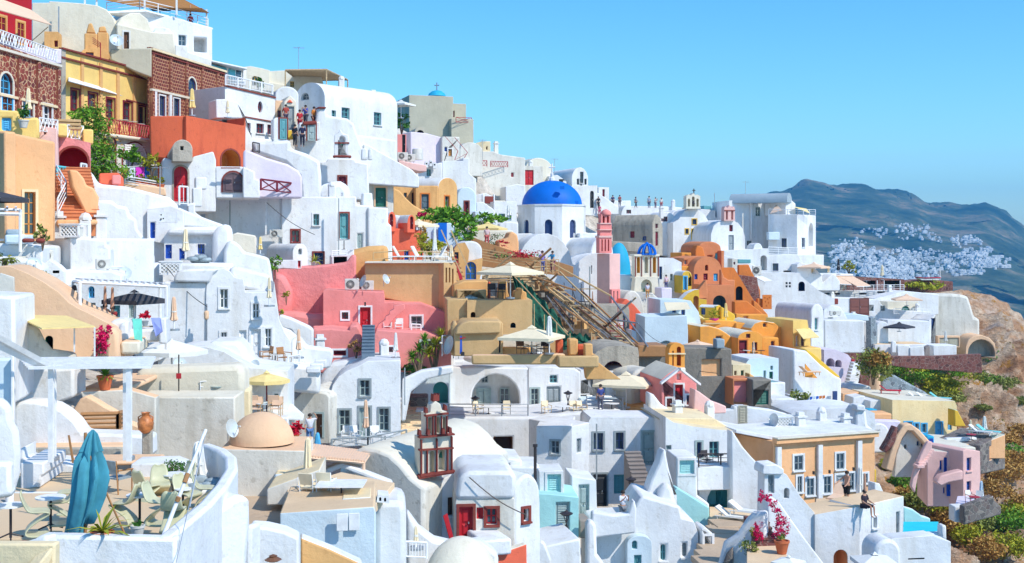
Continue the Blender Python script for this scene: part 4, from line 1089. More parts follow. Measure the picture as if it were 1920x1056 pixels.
V('upper_stage','pink',RC(1127,402,1145,420),121.7,12,1,'O 1132 412 4 14 wh;O 1140 412 4 14 wh',bev=.02);V('cornice','lightpink',RC(1125,418,1147,420.5),121.5,12,1.3,bev=.02)
m=MB();m.lathe(P(1136,403,122.1),[(.52,0),(.54,.15),(.45,.35),(.25,.5),(0,.58)],'pink',14);m.build('dome',cur['t'],smooth=True)
T('turquoise_dome','turquoise dome right behind the pink bell tower','dome')
m=MB();c=P(1160,516,131);r_=18/F*131;V('base','whiteblue',RC(1163,516,1184,575),130,10,5)
m.lathe((c.x+.3,c.y+3,c.z),[(r_*1.25*math.cos(t*math.pi/24),61/F*131*math.sin(t*math.pi/24))for t in range(13)],'skyblue',32);m.build('dome',cur['t'],smooth=True)
T('blue_ribbed_belfry','cream bell tower with blue ribbed open dome and green bell','bell tower')
V('lower_arch','creamlight',[(1189,600),(1189,545),(1192,520),(1233,520),(1236,545),(1236,600)],128,12,1.2,'O 1212 541 20 34 wh',bev=.04)
V('column_stage','creamlight',RC(1191,480,1235,520),128.2,12,1.2,'O 1197 497 6 30 ye;O 1212 497 7 30 wh;O 1227 497 6 30 ye',bev=.03)
for x in(1191.5,1203,1220,1234.5):strip('edge','maroonplaster',x,481,519,1.2,.1)
V('cornice','creamlight',RC(1189,477,1237,481),128,12,1.6,bev=.02);V('cornice','creamlight',RC(1190,519,1236,522),128,12,1.5,bev=.02)
m=MB();c=P(1213,478,129);r_=17/F*129;h_=20/F*129
for k in range(4):
 a=k*math.pi/4+.2
 for i in range(12):
  t0,t1=math.pi*i/12,math.pi*(i+1)/12
  q=[c+Vector((math.cos(a)*r_*math.cos(t),math.sin(a)*r_*math.cos(t),h_*math.sin(t)))for t in(t0,t1)]
  m.bar(q[0],q[1],.13,'domeblue',6)
m.lathe(c+Vector((0,0,h_-.05)),[(.25,0),(.22,.15),(0,.3)],'domeblue',10);m.build('ribbed_dome',cur['t'],weld=False)
m=MB();m.bar(c+Vector((-r_,0,.03)),c+Vector((r_,0,.03)),.1,'domeblue');m.lathe(c,[(r_,0),(r_,.15),(r_*.8,.15)],'domeblue',20);m.build('dome_ring',cur['t'])
m=MB();c=P(1211,545,128.6);m.lathe(c,[(.42,-.45),(.34,-.3),(.25,0),(.18,.25),(0,.32)],'beltbronze',14);m.build('bell',cur['t'],smooth=True)
T('vaulted_nave','long cream white vaulted chapel roof below the ribbed belfry','chapel')
V('wall','whiteold',AR(1164,590,1208,545,660),123,20,6,bev=.15);V('wall','whiteold',[(1200,570),(1222,548),(1236,560),(1238,660),(1200,660)],124,20,6,bev=.12)
V('side_wall','whiteblue',RC(1147,548,1170,610),125,10,5)
T('ruined_barrel_house','weathered grey stone barrel roofed house beside the pink bell tower')
V('wall','oldstone',[(1224,480),(1224,418),(1229,404),(1233,402),(1238,408),(1243,425),(1243,480)],158,48,1148,'d 1232 448 5 26 mr;w 1232 424 5 8 mr;L:d 1185 440 8 12 mr;L:w 1208 447 7 8 bl',bev=.1)
V('wall','oldstone',[(1146,452),(1222,456),(1222,475),(1146,470)],148,10,2)
T('white_steps_wall','long white terrace wall where tourists stand on the ridge','wall')
V('wall','white',[(1160,386),(1250,387),(1288,390),(1290,470),(1160,440)],178,8,5)
V('vault','white',AR(1165,405,1190,385,425),174,15,5,'w 1179 397 9 7 mr');V('vault','white',AR(1232,418,1268,397,480),174,15,6,'w 1246 411 12 9 mr');V('wall','white',RC(1143,376,1183,392),180,10,4)
for x,h,hh,t,rz,c1,c2,pz in((1122,392,1.7,'person in black on the stair at the dark arch house',10,(.02,.02,.03),(.03,.03,.04),'walk'),(1124,406,1.6,'person in a pink dress low on the stair near the blue dome',-20,(.6,.12,.2),(.6,.12,.2),'stand'),(1149,388,1.7,'person in dark blue, leftmost of the tourists on the long terrace',180,(.03,.05,.15),(.05,.05,.08),'stand'),(1162,388,1.7,'person in red, second tourist from the left on the long terrace',160,(.4,.1,.1),(.1,.08,.1),'stand'),(1192,390,1.6,'person in grey walking on the terrace behind the ruined house',60,(.2,.2,.22),(.06,.06,.08),'walk'),(1217,391,1.8,'person in pale blue facing the sea on the long terrace',180,(.3,.38,.5),(.1,.12,.2),'stand'),(1229,391,1.6,'person with camera right of the one in pale blue on the ridge',40,(.5,.45,.45),(.2,.15,.2),'phone'),(1240,391,1.55,'person in white and red, rightmost tourist on the long terrace',0,(.7,.68,.65),(.4,.08,.08),'stand')):
 person(x,h,176.5 if x>1140 else 166,hh,rz,t,c1,c2,pz)
T('yellow_window_church','white church with yellow framed windows and twin arched belfry','church')
V('facade','white',[(1262,500),(1262,418),(1272,412),(1283,396),(1297,391),(1312,394),(1322,404),(1330,418),(1342,422),(1342,500)],172,12,9,'w 1302 416 8 10 nv+mustard;w 1288 434 6 9 nv+mustard;w 1317 434 7 9 nv+mustard;d 1301 440 8 20 gn+mustard',bev=.12)
V('side_nave','white',AR(1255,420,1288,394,470),176,30,8)
V('belfry_base','creamlight',[(1286,392),(1314,392),(1314,389),(1286,389)],171.5,12,1.6,bev=.03)
V('belfry','creamlight',[(1287,389),(1287,368),(1291,365),(1296,366),(1300,362),(1304,366),(1308,365),(1313,368),(1313,389)],171.8,12,1.2,'O 1292 380 4.5 15 wh;O 1300 378 5 19 wh;O 1308 380 4.5 15 wh',bev=.03)
m=MB();c=P(1301,364,172.2);m.bar(c,c+Vector((0,0,.75)),.07,'iron');m.bar(c+Vector((-.22,0,.5)),c+Vector((.22,0,.5)),.07,'iron');m.build('cross',cur['t'])
m=MB();c=P(1300,379,172.1);m.lathe(c,[(.26,-.3),(.18,0),(0,.2)],'iron',10);m.build('bell',cur['t'])
T('ridge_wall','low white wall with tanks and mast on the ridge','wall')
V('wall','white',[(1313,392),(1342,394),(1342,408),(1356,410),(1356,440),(1313,430)],182,10,4)
V('tank','paint_te',RC(1318,386,1334,393),183,10,1.4);X('mast','metal',[(1339,362,182),(1340,362,182),(1340,395,182),(1339,395,182)],.1)
T('second_belfry_church','white rounded church front with slim belfry and grey tall door','church')
V('facade','white',[(1332,520),(1333,440),(1338,424),(1348,416),(1368,412),(1384,418),(1393,430),(1397,445),(1397,520)],166,14,8,'d 1371 456 10 30 gy;n 1371 428 7 12 mr',bev=.12)
V('belfry','lightpink',[(1358,414),(1358,391),(1360,387),(1364,390),(1368,385),(1372,390),(1376,387),(1378,391),(1378,414)],166,14,1,'O 1363 403 4 18 wh;O 1373 403 4 18 wh',bev=.03)
band('band','maroonplaster',1358,394,1378,394,1.5,.1)
V('vault','white',[(1325,420),(1330,414),(1355,414),(1358,430),(1325,440)],172,10,4)
T('white_mansion','tall white mansion with grey barrel roof towering over the ridge','building')
V('wall','white',[(1367,376),(1474,374),(1480,377),(1480,460),(1450,520),(1367,500)],176,6,9,'w 1421 397 9 17 gr+white;w 1405 456 9 9 gr;w 1444 455 8 12 gr',bev=.08)
V('roof','greyroof',AR(1476,378,1485,362,380),172,60,1367,bev=.05)
V('chimney','white',RC(1407,370,1412,385),175.7,6,.8);V('pilaster','white',RC(1408,376,1411,450),175.7,6,.4)
V('gable','white',[(1473,400),(1474,372),(1478,363),(1483,368),(1485,376),(1492,382),(1492,404),(1473,404)],173,35,4)
V('wall','white',[(1440,402),(1495,402),(1495,520),(1440,520)],171,-30,1530,'w 1470 456 10 18 nv+white;R:w 1506 455 6 18 nv+white;R:O 1521 441 9 44 wh',bev=.1)
V('blue_hood','whiteblue',RC(1441,435,1462,450),169.4,6,1)
railing('terrace_rail','',[(1441,403,171),(1495,404,168.5),(1529,404,172)],.8,'paint_wh','rails',part=True)
railing('balcony_rail','',[(1441,477,166),(1496,479,167.5)],1.0,'paint_wh','rails',part=True)
T('sail_shade','cream triangular sail shade left of the mansion roof gable','awning')
X('canopy','canvaspeach',[(1444,401,171),(1456,384,174),(1467,395,170)],.05)
T('sail_shade','ochre triangular sail shade right of the mansion roof gable','awning')
X('canopy','canvasyellow',[(1488,388,173),(1512,392,178),(1519,401,173)],.05)
T('mansion_terraces','stepped white terraces and vaults below the tall white mansion','building')
V('wall','white',[(1358,470),(1400,468),(1440,466),(1440,478),(1496,478),(1505,492),(1515,520),(1530,540),(1542,552),(1542,600),(1358,560)],164,6,5,'O 1432 493 12 28 wh;w 1454 501 11 14 nv+white;w 1497 507 5 10 gr;o 1480 509 22 3 wh',bev=.12)
V('wall','white',[(1415,512),(1500,512),(1500,516),(1535,545),(1565,560),(1565,600),(1415,600)],158,6,4,'w 1475 531 4 4 dk;w 1481 531 4 4 dk;w 1475 537 4 4 dk;w 1481 537 4 4 dk;O 1503 537 12 18 nv',bev=.15)
V('dome_vault','white',AR(1412,468,1430,456,475),165,6,3)
V('wall','white',RC(1478,478,1545,500),168,10,6,bev=.1)
V('wall','white',[(1494,496),(1502,492),(1525,500),(1540,515),(1543,530),(1560,515),(1566,515),(1575,528),(1575,545),(1494,545)],163,8,3,'n 1523 505 4 12 cream;n 1553 505 4 12 cream')
umbrella(1526,513,163,1.5,1.9,'canvaspeach','cream open parasol on the terrace right of the mansion',True,group='cream parasols on the far terraces')
umbrella(1572,515,160,2.0,.8,'canvasblack','closed black parasol right of the mansion terraces',False)
T('white_sloped_stair','white stair wall and small terrace left below the mansion','wall')
V('wall','white',[(1357,478),(1395,488),(1420,500),(1425,540),(1357,540)],160,8,3);V('hut','whiteold',RC(1373,485,1383,505),156,8,2,'d 1377 494 3 5 mr');V('hut','paint_te',RC(1384,486,1408,494),157,8,2,top='white')
ac(1419,507,153,10,'air conditioner on the wall beside the orange stair top',1.1,1.1)
T('white_slat_canopy','small white canopy terrace below the air conditioner near the orange stair','awning')
X('canopy','canvaswhite',[(1414,520,149),(1430,519,153),(1447,527,152),(1432,529,148)],.08)
for x,y in((1432,529),(1447,527)):X('post','paint_wh',[(x,y,150),(x+1,y,150),(x+1,y+12,150),(x,y+12,150)],.08)
T('brown_vault_house','highest brown orange vaulted house of the orange group')
V('wall','terracotta',AR(1309,466,1352,453,540),143,12,6,'d 1345 484 7 18 cy;n 1331 481 9 4 mr',bev=.12)
V('wall','darkorange',[(1304,468),(1308,460),(1318,464),(1322,480),(1330,500),(1304,500)],141,12,1.5);V('wall','terracotta',RC(1352,470,1358,520),142.5,12,5)
V('wall','orange',RC(1278,474,1305,490),143,12,4)
T('terracotta_vault_house','terracotta vaulted house with arched opening and blue windows in the orange group')
V('wall','terracotta',AR(1301,508,1353,481,562,18),136,12,7,'O 1325 502 6 11 wh;d 1305 519 6 10 bl;d 1323 519 8 12 mr;d 1342 520 8 14 lb',bev=.12)
V('vault','terracotta',[(1278,498),(1282,484),(1310,480),(1320,481),(1302,508),(1290,530),(1278,530)],138,12,5,'n 1286 492 5 8 gy')
V('wall','orange',[(1278,499),(1302,499),(1302,560),(1278,560)],137.5,12,5)
V('arch_base','terracotta',RC(1324,535,1377,590),131,8,5,'O 1349 570 24 32 sl',bev=.1)
V('wall','terracotta',[(1352,505),(1358,520),(1366,525),(1378,525),(1378,542),(1352,542)],132.5,8,.8)
V('stairs','terracotta',[(1308,545),(1325,525),(1327,545),(1327,560),(1308,560)],129,8,1)
T('orange_stair_wall','long orange wall and stair slanting down right in the orange group','staircase')
V('wall','darkorange',[(1353,502),(1376,502),(1413,563),(1415,580),(1440,592),(1440,602),(1353,560)],138,8,1.2,'O 1386 550 13 26 dk',bev=.1)
V('wall','darkorange',[(1385,497),(1404,496),(1410,510),(1418,525),(1426,545),(1426,570),(1385,540)],144,8,.6)
V('back_wall','maroonstone',[(1383,515),(1420,520),(1426,565),(1412,570)],143,8,.5)
V('wall','darkorange',[(1377,566),(1400,564),(1430,588),(1440,595),(1440,602),(1377,602)],128,8,1)
V('wall','orange',[(1380,588),(1394,590),(1440,590),(1440,615),(1380,612)],126,8,1.5,'n 1398 598 8 10 sand')
V('wall','darkorange',[(1413,563),(1420,568),(1440,590),(1440,602),(1413,580)],132,8,.8)
T('rust_screen','rusty perforated metal screen beside the orange stair','screen')
V('panel','darkorange',RC(1430,553,1447,580),139,8,.1,'o 1434 559 2 3 wh;o 1439 561 2 3 wh;o 1443 558 2 3 wh;o 1435 566 2 3 wh;o 1441 568 2 3 wh;o 1437 574 2 3 wh',bev=0)
V('post','darkorange',RC(1420,560,1430,578),139.2,8,.6)
T('yellow_arch_wall','bright yellow swooping wall with archway in the orange group','wall')
V('wall','mustard',[(1278,562),(1290,550),(1302,544),(1311,543),(1311,560),(1325,562),(1325,590),(1311,600),(1278,600)],128,8,1.5,'O 1305 570 10 30 ochre',bev=.1,top='white')
T('yellow_door_chapel','tiny yellow vaulted room with blue door in the orange group','chapel')
V('wall','mustard',AR(1279,517,1297,508,550),131,12,3,'d 1285 531 5 24 lb+lb;w 1293 528 4 14 nv',bev=.08,top='white')
T('yellow_terrace_house','small yellow vaulted house with white roof and blue window below the terracotta arch')
V('wall','mustard',AR(1343,577,1352,572,612),120,55,1311,'L:w 1318 584 8 12 bl',bev=.08,top='white')
V('wall','mustard',[(1352,575),(1365,582),(1378,590),(1380,612),(1352,612)],120,8,1)
V('terrace','orange',[(1322,600),(1350,600),(1380,602),(1385,612),(1385,640),(1322,640)],117,8,3,top='mustard')
lounger(1327,606,118.5,160,'yellow sun lounger left of the pink pot','paint_ye','canvasyellow')
pot(1339,607,117.5,.42,.5,'large magenta pot with dark plant on the yellow terrace','pinkpot','leafyellow',1.0,.5,260,None)
umbrella(1361,606,118,1.9,.75,'canvasyellow','closed cream yellow parasol right of the magenta pot',False)
pergola('roof_lattice','dark edged flat reed canopy below the yellow terrace',[(1318,608,116),(1395,606,119),(1398,608,122),(1320,604,120)],.8,'paint_lw',20,slat=.2,cat='canopy')
T('orange_long_house','long orange house with maroon doors and rounded roofs')
V('wall','orange',[(1312,612),(1330,611),(1348,616),(1362,624),(1372,632),(1383,633),(1384,685),(1312,685)],112,12,6,'w 1348 638 11 14 mr',bev=.12,top='creamlight')
V('wall','orange',AR(1384,634,1430,621,680),111,12,6,'w 1403 630 8 8 mr;d 1393 655 15 34 mr+darkorange;w 1415 650 10 16 mr',bev=.12,top='creamlight')
V('wall','orange',[(1408,616),(1416,606),(1430,602),(1452,605),(1460,612),(1460,690),(1408,690)],115,12,6,'w 1434 610 6 7 br',bev=.1,top='creamlight')
V('wall','orange',[(1459,613),(1486,613),(1488,720),(1459,720)],116,10,4,'w 1471 625 5 9 mr;w 1470 645 5 15 mr',bev=.06)
V('wall','orange',[(1430,633),(1460,633),(1462,720),(1430,700)],112.2,10,4,'w 1449 648 6 16 mr')
V('wall','orange',RC(1380,606,1410,625),117,10,2)
dish(1320,596,121,.35,-100,'white dish beside the yellow terrace wall',30)
umbrella(1413,670,110,1.4,.5,'canvaspeach','small closed cream parasol before the orange house window',False)
table(1400,672,110,'small table left of the parasol before the orange house',.35,.7,'acwhite',None);table(1427,672,110,'small dark table right of the parasol before the orange house',.35,.7,'iron',None)
T('yellow_awning_house','ochre house with yellow awning over a small balcony right of the long orange house')
V('wall','yellow',[(1487,601),(1514,600),(1520,640),(1520,690),(1487,690)],114,18,5,'d 1494 640 5 22 lilac+ochre;d 1505 640 6 24 pu')
V('balcony','yellow',[(1508,654),(1540,652),(1541,675),(1520,690),(1508,690)],111,12,2.5)
T('yellow_awning','yellow awning above the small balcony','awning')
X('canopy','canvasyellow',[(1492,618,113.5),(1518,616,115),(1536,633,112.5),(1506,636,111)],.05)
T('yellow_stair','bright yellow stair parapet zigzagging down to the white corner house','staircase')
V('parapet','mustard',[(1512,655),(1524,662),(1568,700),(1575,706),(1575,712),(1552,706),(1512,662)],108,14,1.2)
T('white_corner_house','white curved house with orange triangular niche under the yellow stair')
V('wall','white',[(1488,656),(1512,658),(1540,685),(1568,706),(1578,710),(1578,770),(1488,745)],106.5,14,5,bev=.15)
X('triangular_niche','orange',[(1509,682,105.8),(1532,709,106),(1509,707,105.8)],.1)
V('door','paint_nv',RC(1563,734,1570,755),106.8,14,.2,bev=0)
lounger(1517,704,105,200,'orange striped deckchair in the triangular niche','paint_og','canvaspeach',40,None)
V('lower_wall','white',[(1488,742),(1520,748),(1578,756),(1578,775),(1488,770)],104,14,2)
T('washing_line','blue and orange washing on a line in front of the white corner house','laundry')
for i,c in enumerate(('clothblue','clothblue','clothpale','clothblue','clothorange','clothorange')):X('cloth',c,[(1512+i*6,745-i*.6,101),(1517+i*6,744.4-i*.6,101),(1517+i*6,749-i*.6,101),(1512+i*6,751-i*.6,101)],.03)
shrub(1497,762,100,1.0,.8,'leafolive','olive green bush under the washing line','garden_plant','plant',300,.16)
T('restaurant_terrace','restaurant with three retractable awnings and dark glass front','restaurant')
V('wall','white',[(1518,545),(1600,546),(1690,545),(1690,600),(1518,600)],172,5,5,'w 1531 549 12 18 nv;o 1560 551 30 3 dk;o 1618 551 14 3 dk;o 1652 548 14 3 dk',bev=.08)
V('glass_wall','maroonstone',[(1521,517),(1590,518),(1695,524),(1697,545),(1521,545)],175,5,4,'d 1560 536 6 14 gr;d 1570 536 6 14 gr;d 1580 536 6 14 gr;o 1540 534 16 16 dk;d 1586 537 4 12 gr;o 1630 533 24 14 dk;o 1672 533 30 14 dk',bev=0)
V('roof','white',RC(1518,514,1600,518),174,5,6)
railing('terrace_rail','',[(1530,546,171),(1600,547,171.5),(1695,546,173)],.9,'paint_wh','rails',part=True)
for i,(x0,x1,x2,x3)in enumerate(((1524,1548,1572,1546),(1549,1570,1596,1574),(1572,1598,1632,1606))):
 T('restaurant_awning',['leftmost cream restaurant awning','middle cream restaurant awning','rightmost cream restaurant awning'][i],'awning','restaurant awnings')
 X('canopy','canvaspeach',[(x0,519,174.5),(x1,518,175),(x2,533 if i<2 else 536,169.5),(x3,532 if i<2 else 537,169)],.06);X('front_bar','paint_wh',[(x3,532 if i<2 else 537,169),(x2,533 if i<2 else 536,169.5),(x2,534 if i<2 else 537,169.5),(x3,533 if i<2 else 538,169)],.1)
for x in(1644,1657,1687):X('post','paint_wh',[(x,526,172),(x+1,526,172),(x+1,546,172),(x,546,172)],.1)
umbrella(1654,525,176,2.1,.9,'canvas','closed beige parasol on the ridge above the restaurant',False)
shrub(1592,512,182,1.2,1.1,'leafyellow','green yellow bush right of the black closed parasol','garden_plant','plant',200,.2)
T('flagpole_boat_terrace','stone ridge terrace with red and white boat and flagpole','terrace')
V('wall','maroonstone',[(1690,528),(1740,524),(1787,528),(1787,545),(1690,556)],178,8,3);V('boat','white',[(1722,521),(1735,522),(1765,521),(1760,526),(1728,526)],177,8,1.2);V('boat_stripe','paint_rd',[(1722,519),(1735,521),(1765,520),(1765,522),(1725,522)],176.9,8,1.4)
X('flagpole','paint_wh',[(1762,500,178),(1763,500,178),(1763,525,178),(1762,525,178)],.1)
shrub(1735,545,176,3.2,.8,'leafyellow','low yellow green scrub on the ridge beneath the boat','shrub','shrub',300,.3)
T('stone_cliff_house','white houses with parasol terraces ending at the cliff','building')
V('wall','white',[(1540,558),(1600,560),(1648,562),(1652,570),(1665,580),(1690,582),(1745,585),(1747,640),(1540,640)],163,6,6,'d 1611 575 36 32 maroonstone;w 1619 581 20 24 gy;w 1634 578 8 11 gy;w 1655 578 8 10 gy;w 1742 612 4 20 bl',bev=.1)
V('wall','white',[(1640,560),(1700,546),(1760,552),(1760,590),(1640,600)],168,6,4)
V('terrace_room','creamlight',RC(1664,566,1722,588),165,6,3,'D 1698 580 16 12 gn')
V('wall','maroonplaster',RC(1552,560,1572,571),162,6,.5);V('wall','white',[(1742,600),(1754,590),(1754,650),(1742,650)],160,30,3,'d 1750 620 7 46 nv')
railing('terrace_rail','',[(1676,589,161),(1748,590,163)],.7,'paint_wh','rails',part=True)
umbrella(1700,574,162,1.6,2.0,'canvaspeach','cream open parasol on the terrace above the green arched door',True,group='cream parasols on the far terraces')
T('pale_cliff_wall','big rounded pale plaster wall merging into the cliff','wall')
V('wall','whiteold',[(1720,555),(1745,550),(1775,551),(1800,552),(1816,556),(1822,575),(1828,595),(1838,598),(1838,660),(1720,660)],172,0,3,'O 1832 640 1 1 dk' if 0 else '',bev=.8)
V('cave_front','sand',[(1810,672),(1811,648),(1816,637),(1826,630),(1840,628),(1856,634),(1866,645),(1868,672)],168,0,4,'O 1840 653 50 32 oldstone',bev=.4)
V('fence_recess','sand',RC(1758,630,1800,652),166,3,.8,'s 1780 642 36 16 beige')
umbrella(1773,648,163,1.9,.8,'canvaswhite','closed white parasol before the pale cliff wall',False)
umbrella(1686,622,154,1.2,1.7,'canvasblack','black open parasol on the lower white terrace near the cliff',True)
T('white_lower_terraces','lower white terraces with stair and low walls beside the pale cliff wall','terrace')
V('wall','white',[(1600,600),(1640,605),(1642,650),(1600,660)],158,6,4);V('wall','white',[(1664,600),(1742,602),(1742,650),(1664,650)],157,6,3)
V('wall','white',RC(1640,646,1738,668),152,6,4,top='floor');V('wall','white',RC(1683,648,1706,670),150,6,2);V('wall','white',[(1706,652),(1732,648),(1734,668),(1706,670)],150,6,1.5)
V('wall','white',RC(1750,648,1794,672),154,6,3);V('wall','maroonstone',[(1634,668),(1750,668),(1840,664),(1842,700),(1700,690),(1634,680)],149,4,.8,bev=.05)
V('vault','white',AR(1644,612,1666,603,650),154,6,3);V('chair_back','white',AR(1672,645,1681,640,662),150,6,.4)
V('dark_stair','stairgrey',[(1732,668),(1736,652),(1744,648),(1744,668)],151,6,1)
T('maroon_stone_tower','narrow dark stone wall between white houses near the cliff','wall')
V('wall','bluestone',[(1632,596),(1642,594),(1645,640),(1645,662),(1632,662)],152.5,6,1.5);V('wall','maroonstone',[(1575,656),(1617,656),(1622,680),(1590,690),(1575,664)],148,6,2)
T('vault_white_house','white barrel vaulted house with teal windows above the yellow awning')
V('wall','white',AR(1521,590,1545,570,680),136,25,1452,'w 1531 610 5 22 te;w 1524 640 0.1 0.1 te' if 0 else 'w 1531 608 5 22 te',bev=.15)
V('wall','white',[(1545,580),(1560,572),(1575,576),(1585,590),(1590,600),(1590,660),(1545,660)],141,10,4,'w 1557 605 9 18 te;w 1552 640 9 10 te;d 1539 640 6 16 te',bev=.12)
V('wall','white',[(1568,600),(1620,601),(1622,662),(1546,662),(1546,600)],138,6,3,bev=.12)
V('canopy_roof','whiteblue',[(1578,590),(1600,588),(1628,592),(1630,602),(1578,600)],143,6,4)
ac(1566,587,140,6,'air conditioner on the white house with teal windows',1.3,.5)
T('pink_vault_row','lilac white vaulted rooms under the dark stone wall with red door')
V('wall','lilac',[(1545,656),(1565,655),(1590,665),(1598,675),(1604,690),(1604,730),(1560,725),(1545,700)],128,12,4,'O 1557 680 16 16 wh;O 1572 682 12 14 wh',bev=.15)
V('red_door','paint_rd',RC(1598,674,1602,686),127.5,12,.3,bev=0)
T('blue_door_house','low white house with cobalt blue doors behind the closed cream parasol')
V('wall','white',[(308,440),(312,432),(345,426),(413,428),(420,440),(420,505),(308,505)],72,10,5,'d 316 470 12 24 bl;d 341 477 10 22 bl;w 377 467 13 18 bl;s 330 466 0.1 0.1 bl' if 0 else 'd 316 472 12 26 bl;d 341 477 10 22 bl;w 377 467 13 18 bl',bev=.15)
V('vault','white',[(312,442),(314,430),(326,426),(404,425),(410,430),(412,442)],71.6,10,1.5,bev=.2)
V('upper_wall','white',[(276,392),(320,385),(345,395),(345,430),(320,460),(276,450)],73,12,3,'d 286 432 9 30 bl',bev=.12)
V('buttress','white',[(333,388),(360,400),(400,415),(420,422),(420,430),(335,425)],74,12,2,bev=.2)
V('pier','white',[(398,440),(405,428),(420,421),(433,420),(436,440),(436,520),(398,520)],70.5,12,2,bev=.3)
umbrella(348,488,69,1.75,.7,'canvas','closed cream striped parasol before the blue doors',False)
T('ac_hatch_box','white box with three holes on a strut on the wavy wall','box')
V('box','white',RC(297,398,330,417),68,12,.8,'v 302 403 3 3 dk;v 306 410 3 3 dk;v 302 411 3 3 dk')
T('cushion_pile','pile of grey cushions on the roof terrace by the blue door','cushions')
m=MB();rg=random.Random(3)
def blob(m,c,rx,ry,rz_,mat,n=10,seed=1):
 rg=random.Random(seed)
 pr=[(math.cos(t)**.5 if abs(math.cos(t))>1e-6 else 0,math.sin(t))for t in[math.pi*(k/6-.5)for k in range(7)]]
 ph=rg.uniform(0,6)
 rings=[[Vector(c)+Vector((rx*a*math.cos(6.283*i/n)*(1+.1*math.sin(3*6.283*i/n+ph)),ry*a*math.sin(6.283*i/n),rz_*z*(1+.12*math.sin(2*6.283*i/n+ph))))for i in range(n)]for a,z in pr]
 for k in range(6):
  for i in range(n):
   f=[rings[k][i],rings[k][(i+1)%n],rings[k+1][(i+1)%n],rings[k+1][i]]
   if k==0:f=[f[0],f[2],f[3]]
   if k==5:f=f[:3]
   m.face(f,mat,None,True)
for i,(x,y)in enumerate(((363,485),(375,482),(385,487),(368,489),(380,490))):
 m=MB();blob(m,P(x,y,67.5+i*.1),.36,.3,.13,'cushion',seed=i)
 if i==0:cur['t'].location=P(x,491,67.5)
 m.build('cushion',cur['t'])
T('rough_white_buttress','rough white buttress wall sloping down right of the blue door house','wall')
V('wall','white',[(418,560),(420,470),(426,454),(436,450),(450,460),(458,472),(486,478),(505,484),(508,500),(512,528),(512,560)],69,14,3,bev=.35)
umbrella(488,478,76,1.1,.5,'canvasyellow','small closed cream parasol behind the rough white buttress',False)
T('beige_roof_hut','small pale roof hut behind the rough white buttress','outbuilding')
V('wall','creamlight',[(434,440),(445,436),(470,440),(480,442),(480,480),(434,470)],78,12,2)
T('roof_terrace_wall','white roof terrace with curved grey vault below the grey cushions','terrace')
V('wall','white',[(300,494),(435,494),(440,505),(440,540),(300,540)],66,12,5,bev=.15)
V('wall','white',[(207,470),(225,478),(250,492),(262,496),(305,492),(305,600),(207,560)],64,15,2,bev=.3)
lattice_box(319,503,64,10,1.0,.6,'white lattice box on the roof terrace below the cushions')
T('vault_window_house','tall white vault fronted house with many small windows left of the pink wall')
V('wall','white',[(385,680),(386,545),(388,528),(396,514),(408,505),(420,503),(432,510),(440,520),(456,523),(460,548),(512,548),(514,528),(520,570),(524,600),(535,625),(545,640),(545,680)],63,14,5,'w 420 560 15 36 wh+white;w 480 583 12 28 wh+white;w 420 633 11 20 wh+white;d 455 641 13 42 wh;d 480 643 18 52 wh+white;w 503 633 12 34 wh+white',bev=.12)
V('left_wall','white',[(306,528),(322,530),(390,530),(390,660),(306,640)],62.8,8,4,bev=.1)
V('vault','white',[(324,529),(328,516),(336,508),(350,505),(412,504),(400,512),(393,530)],62.6,8,3,bev=.2)
V('upper_wall','white',[(430,510),(436,498),(505,515),(512,530),(512,552),(440,540)],66,14,3,bev=.2)
X('downpipe','metal',[(387,570,62.2),(389,570,62.2),(389,640,62.2),(387,640,62.2)],.06);V('meter_box','sand',RC(382,583,391,600),62,8,.3)
umbrella(505,575,63,1.5,.45,'canvas','closed beige parasol at the corner between white house and pink wall',False)
umbrella(326,620,57,1.55,.6,'canvaspeach','closed peach parasol on the terrace left of the tall vault fronted house',False)
T('white_roof_boxes','plain white roof blocks with dishes at the left below the orange house','house')
V('wall','white',RC(87,447,131,540),55,-30,5);V('wall','white',[(130,445),(199,450),(200,462),(207,465),(208,540),(130,540)],54,14,5,bev=.12)
V('wall','white',[(-40,455),(50,458),(80,462),(80,500),(-40,500)],50,10,4);V('wall','white',[(118,506),(210,508),(230,515),(230,560),(118,560)],52,14,4,bev=.1)
V('chimney','white',[(72,506),(82,497),(92,488),(108,498),(120,510),(120,545),(72,530)],51,14,1.6,'o 105 510 12 5 dk');V('vent','creamlight',RC(27,481,43,493),49,14,1,'n 31 486 3 3 br;n 37 486 3 3 br')
V('wall','white',[(-40,480),(20,482),(60,488),(80,500),(80,530),(-40,510)],48.5,10,1.5,bev=.15)
lattice_box(130,433,54,-15,.9,.5,'white lattice box below the orange stair')
lattice_box(213,513,55,10,.75,.5,'white lattice box left of the pale dish on the white roof')
ac(193,495,53.5,25,'air conditioner on the corner of the plain white roof block',.6,.45)
ac(88,480,52,30,'small cream air conditioner beside the leftmost roof dish',.5,.5)
dish(63,497,49,.30,-50,'leftmost grey dish above the sand coloured wall');dish(235,513,55,.28,-70,'white round dish on the roof above the white pergola')
T('planted_terrace_rail','dark potted plants and white frame beside the orange house door','terrace')
V('bench','whiteblue',RC(8,440,45,458),49.5,10,2);V('tank','greyroof',RC(10,430,35,442),50,10,.8);V('pot','maroonplaster',RC(40,447,62,455),49.4,10,.4);V('pot','maroonplaster',RC(66,447,82,456),49.4,10,.4)
for x,y,c in((6,492,'leafdark'),(28,497,'leafdark'),(72,523,'leafdark'),(78,440,'leafolive'),(28,430,'leafolive')):pass
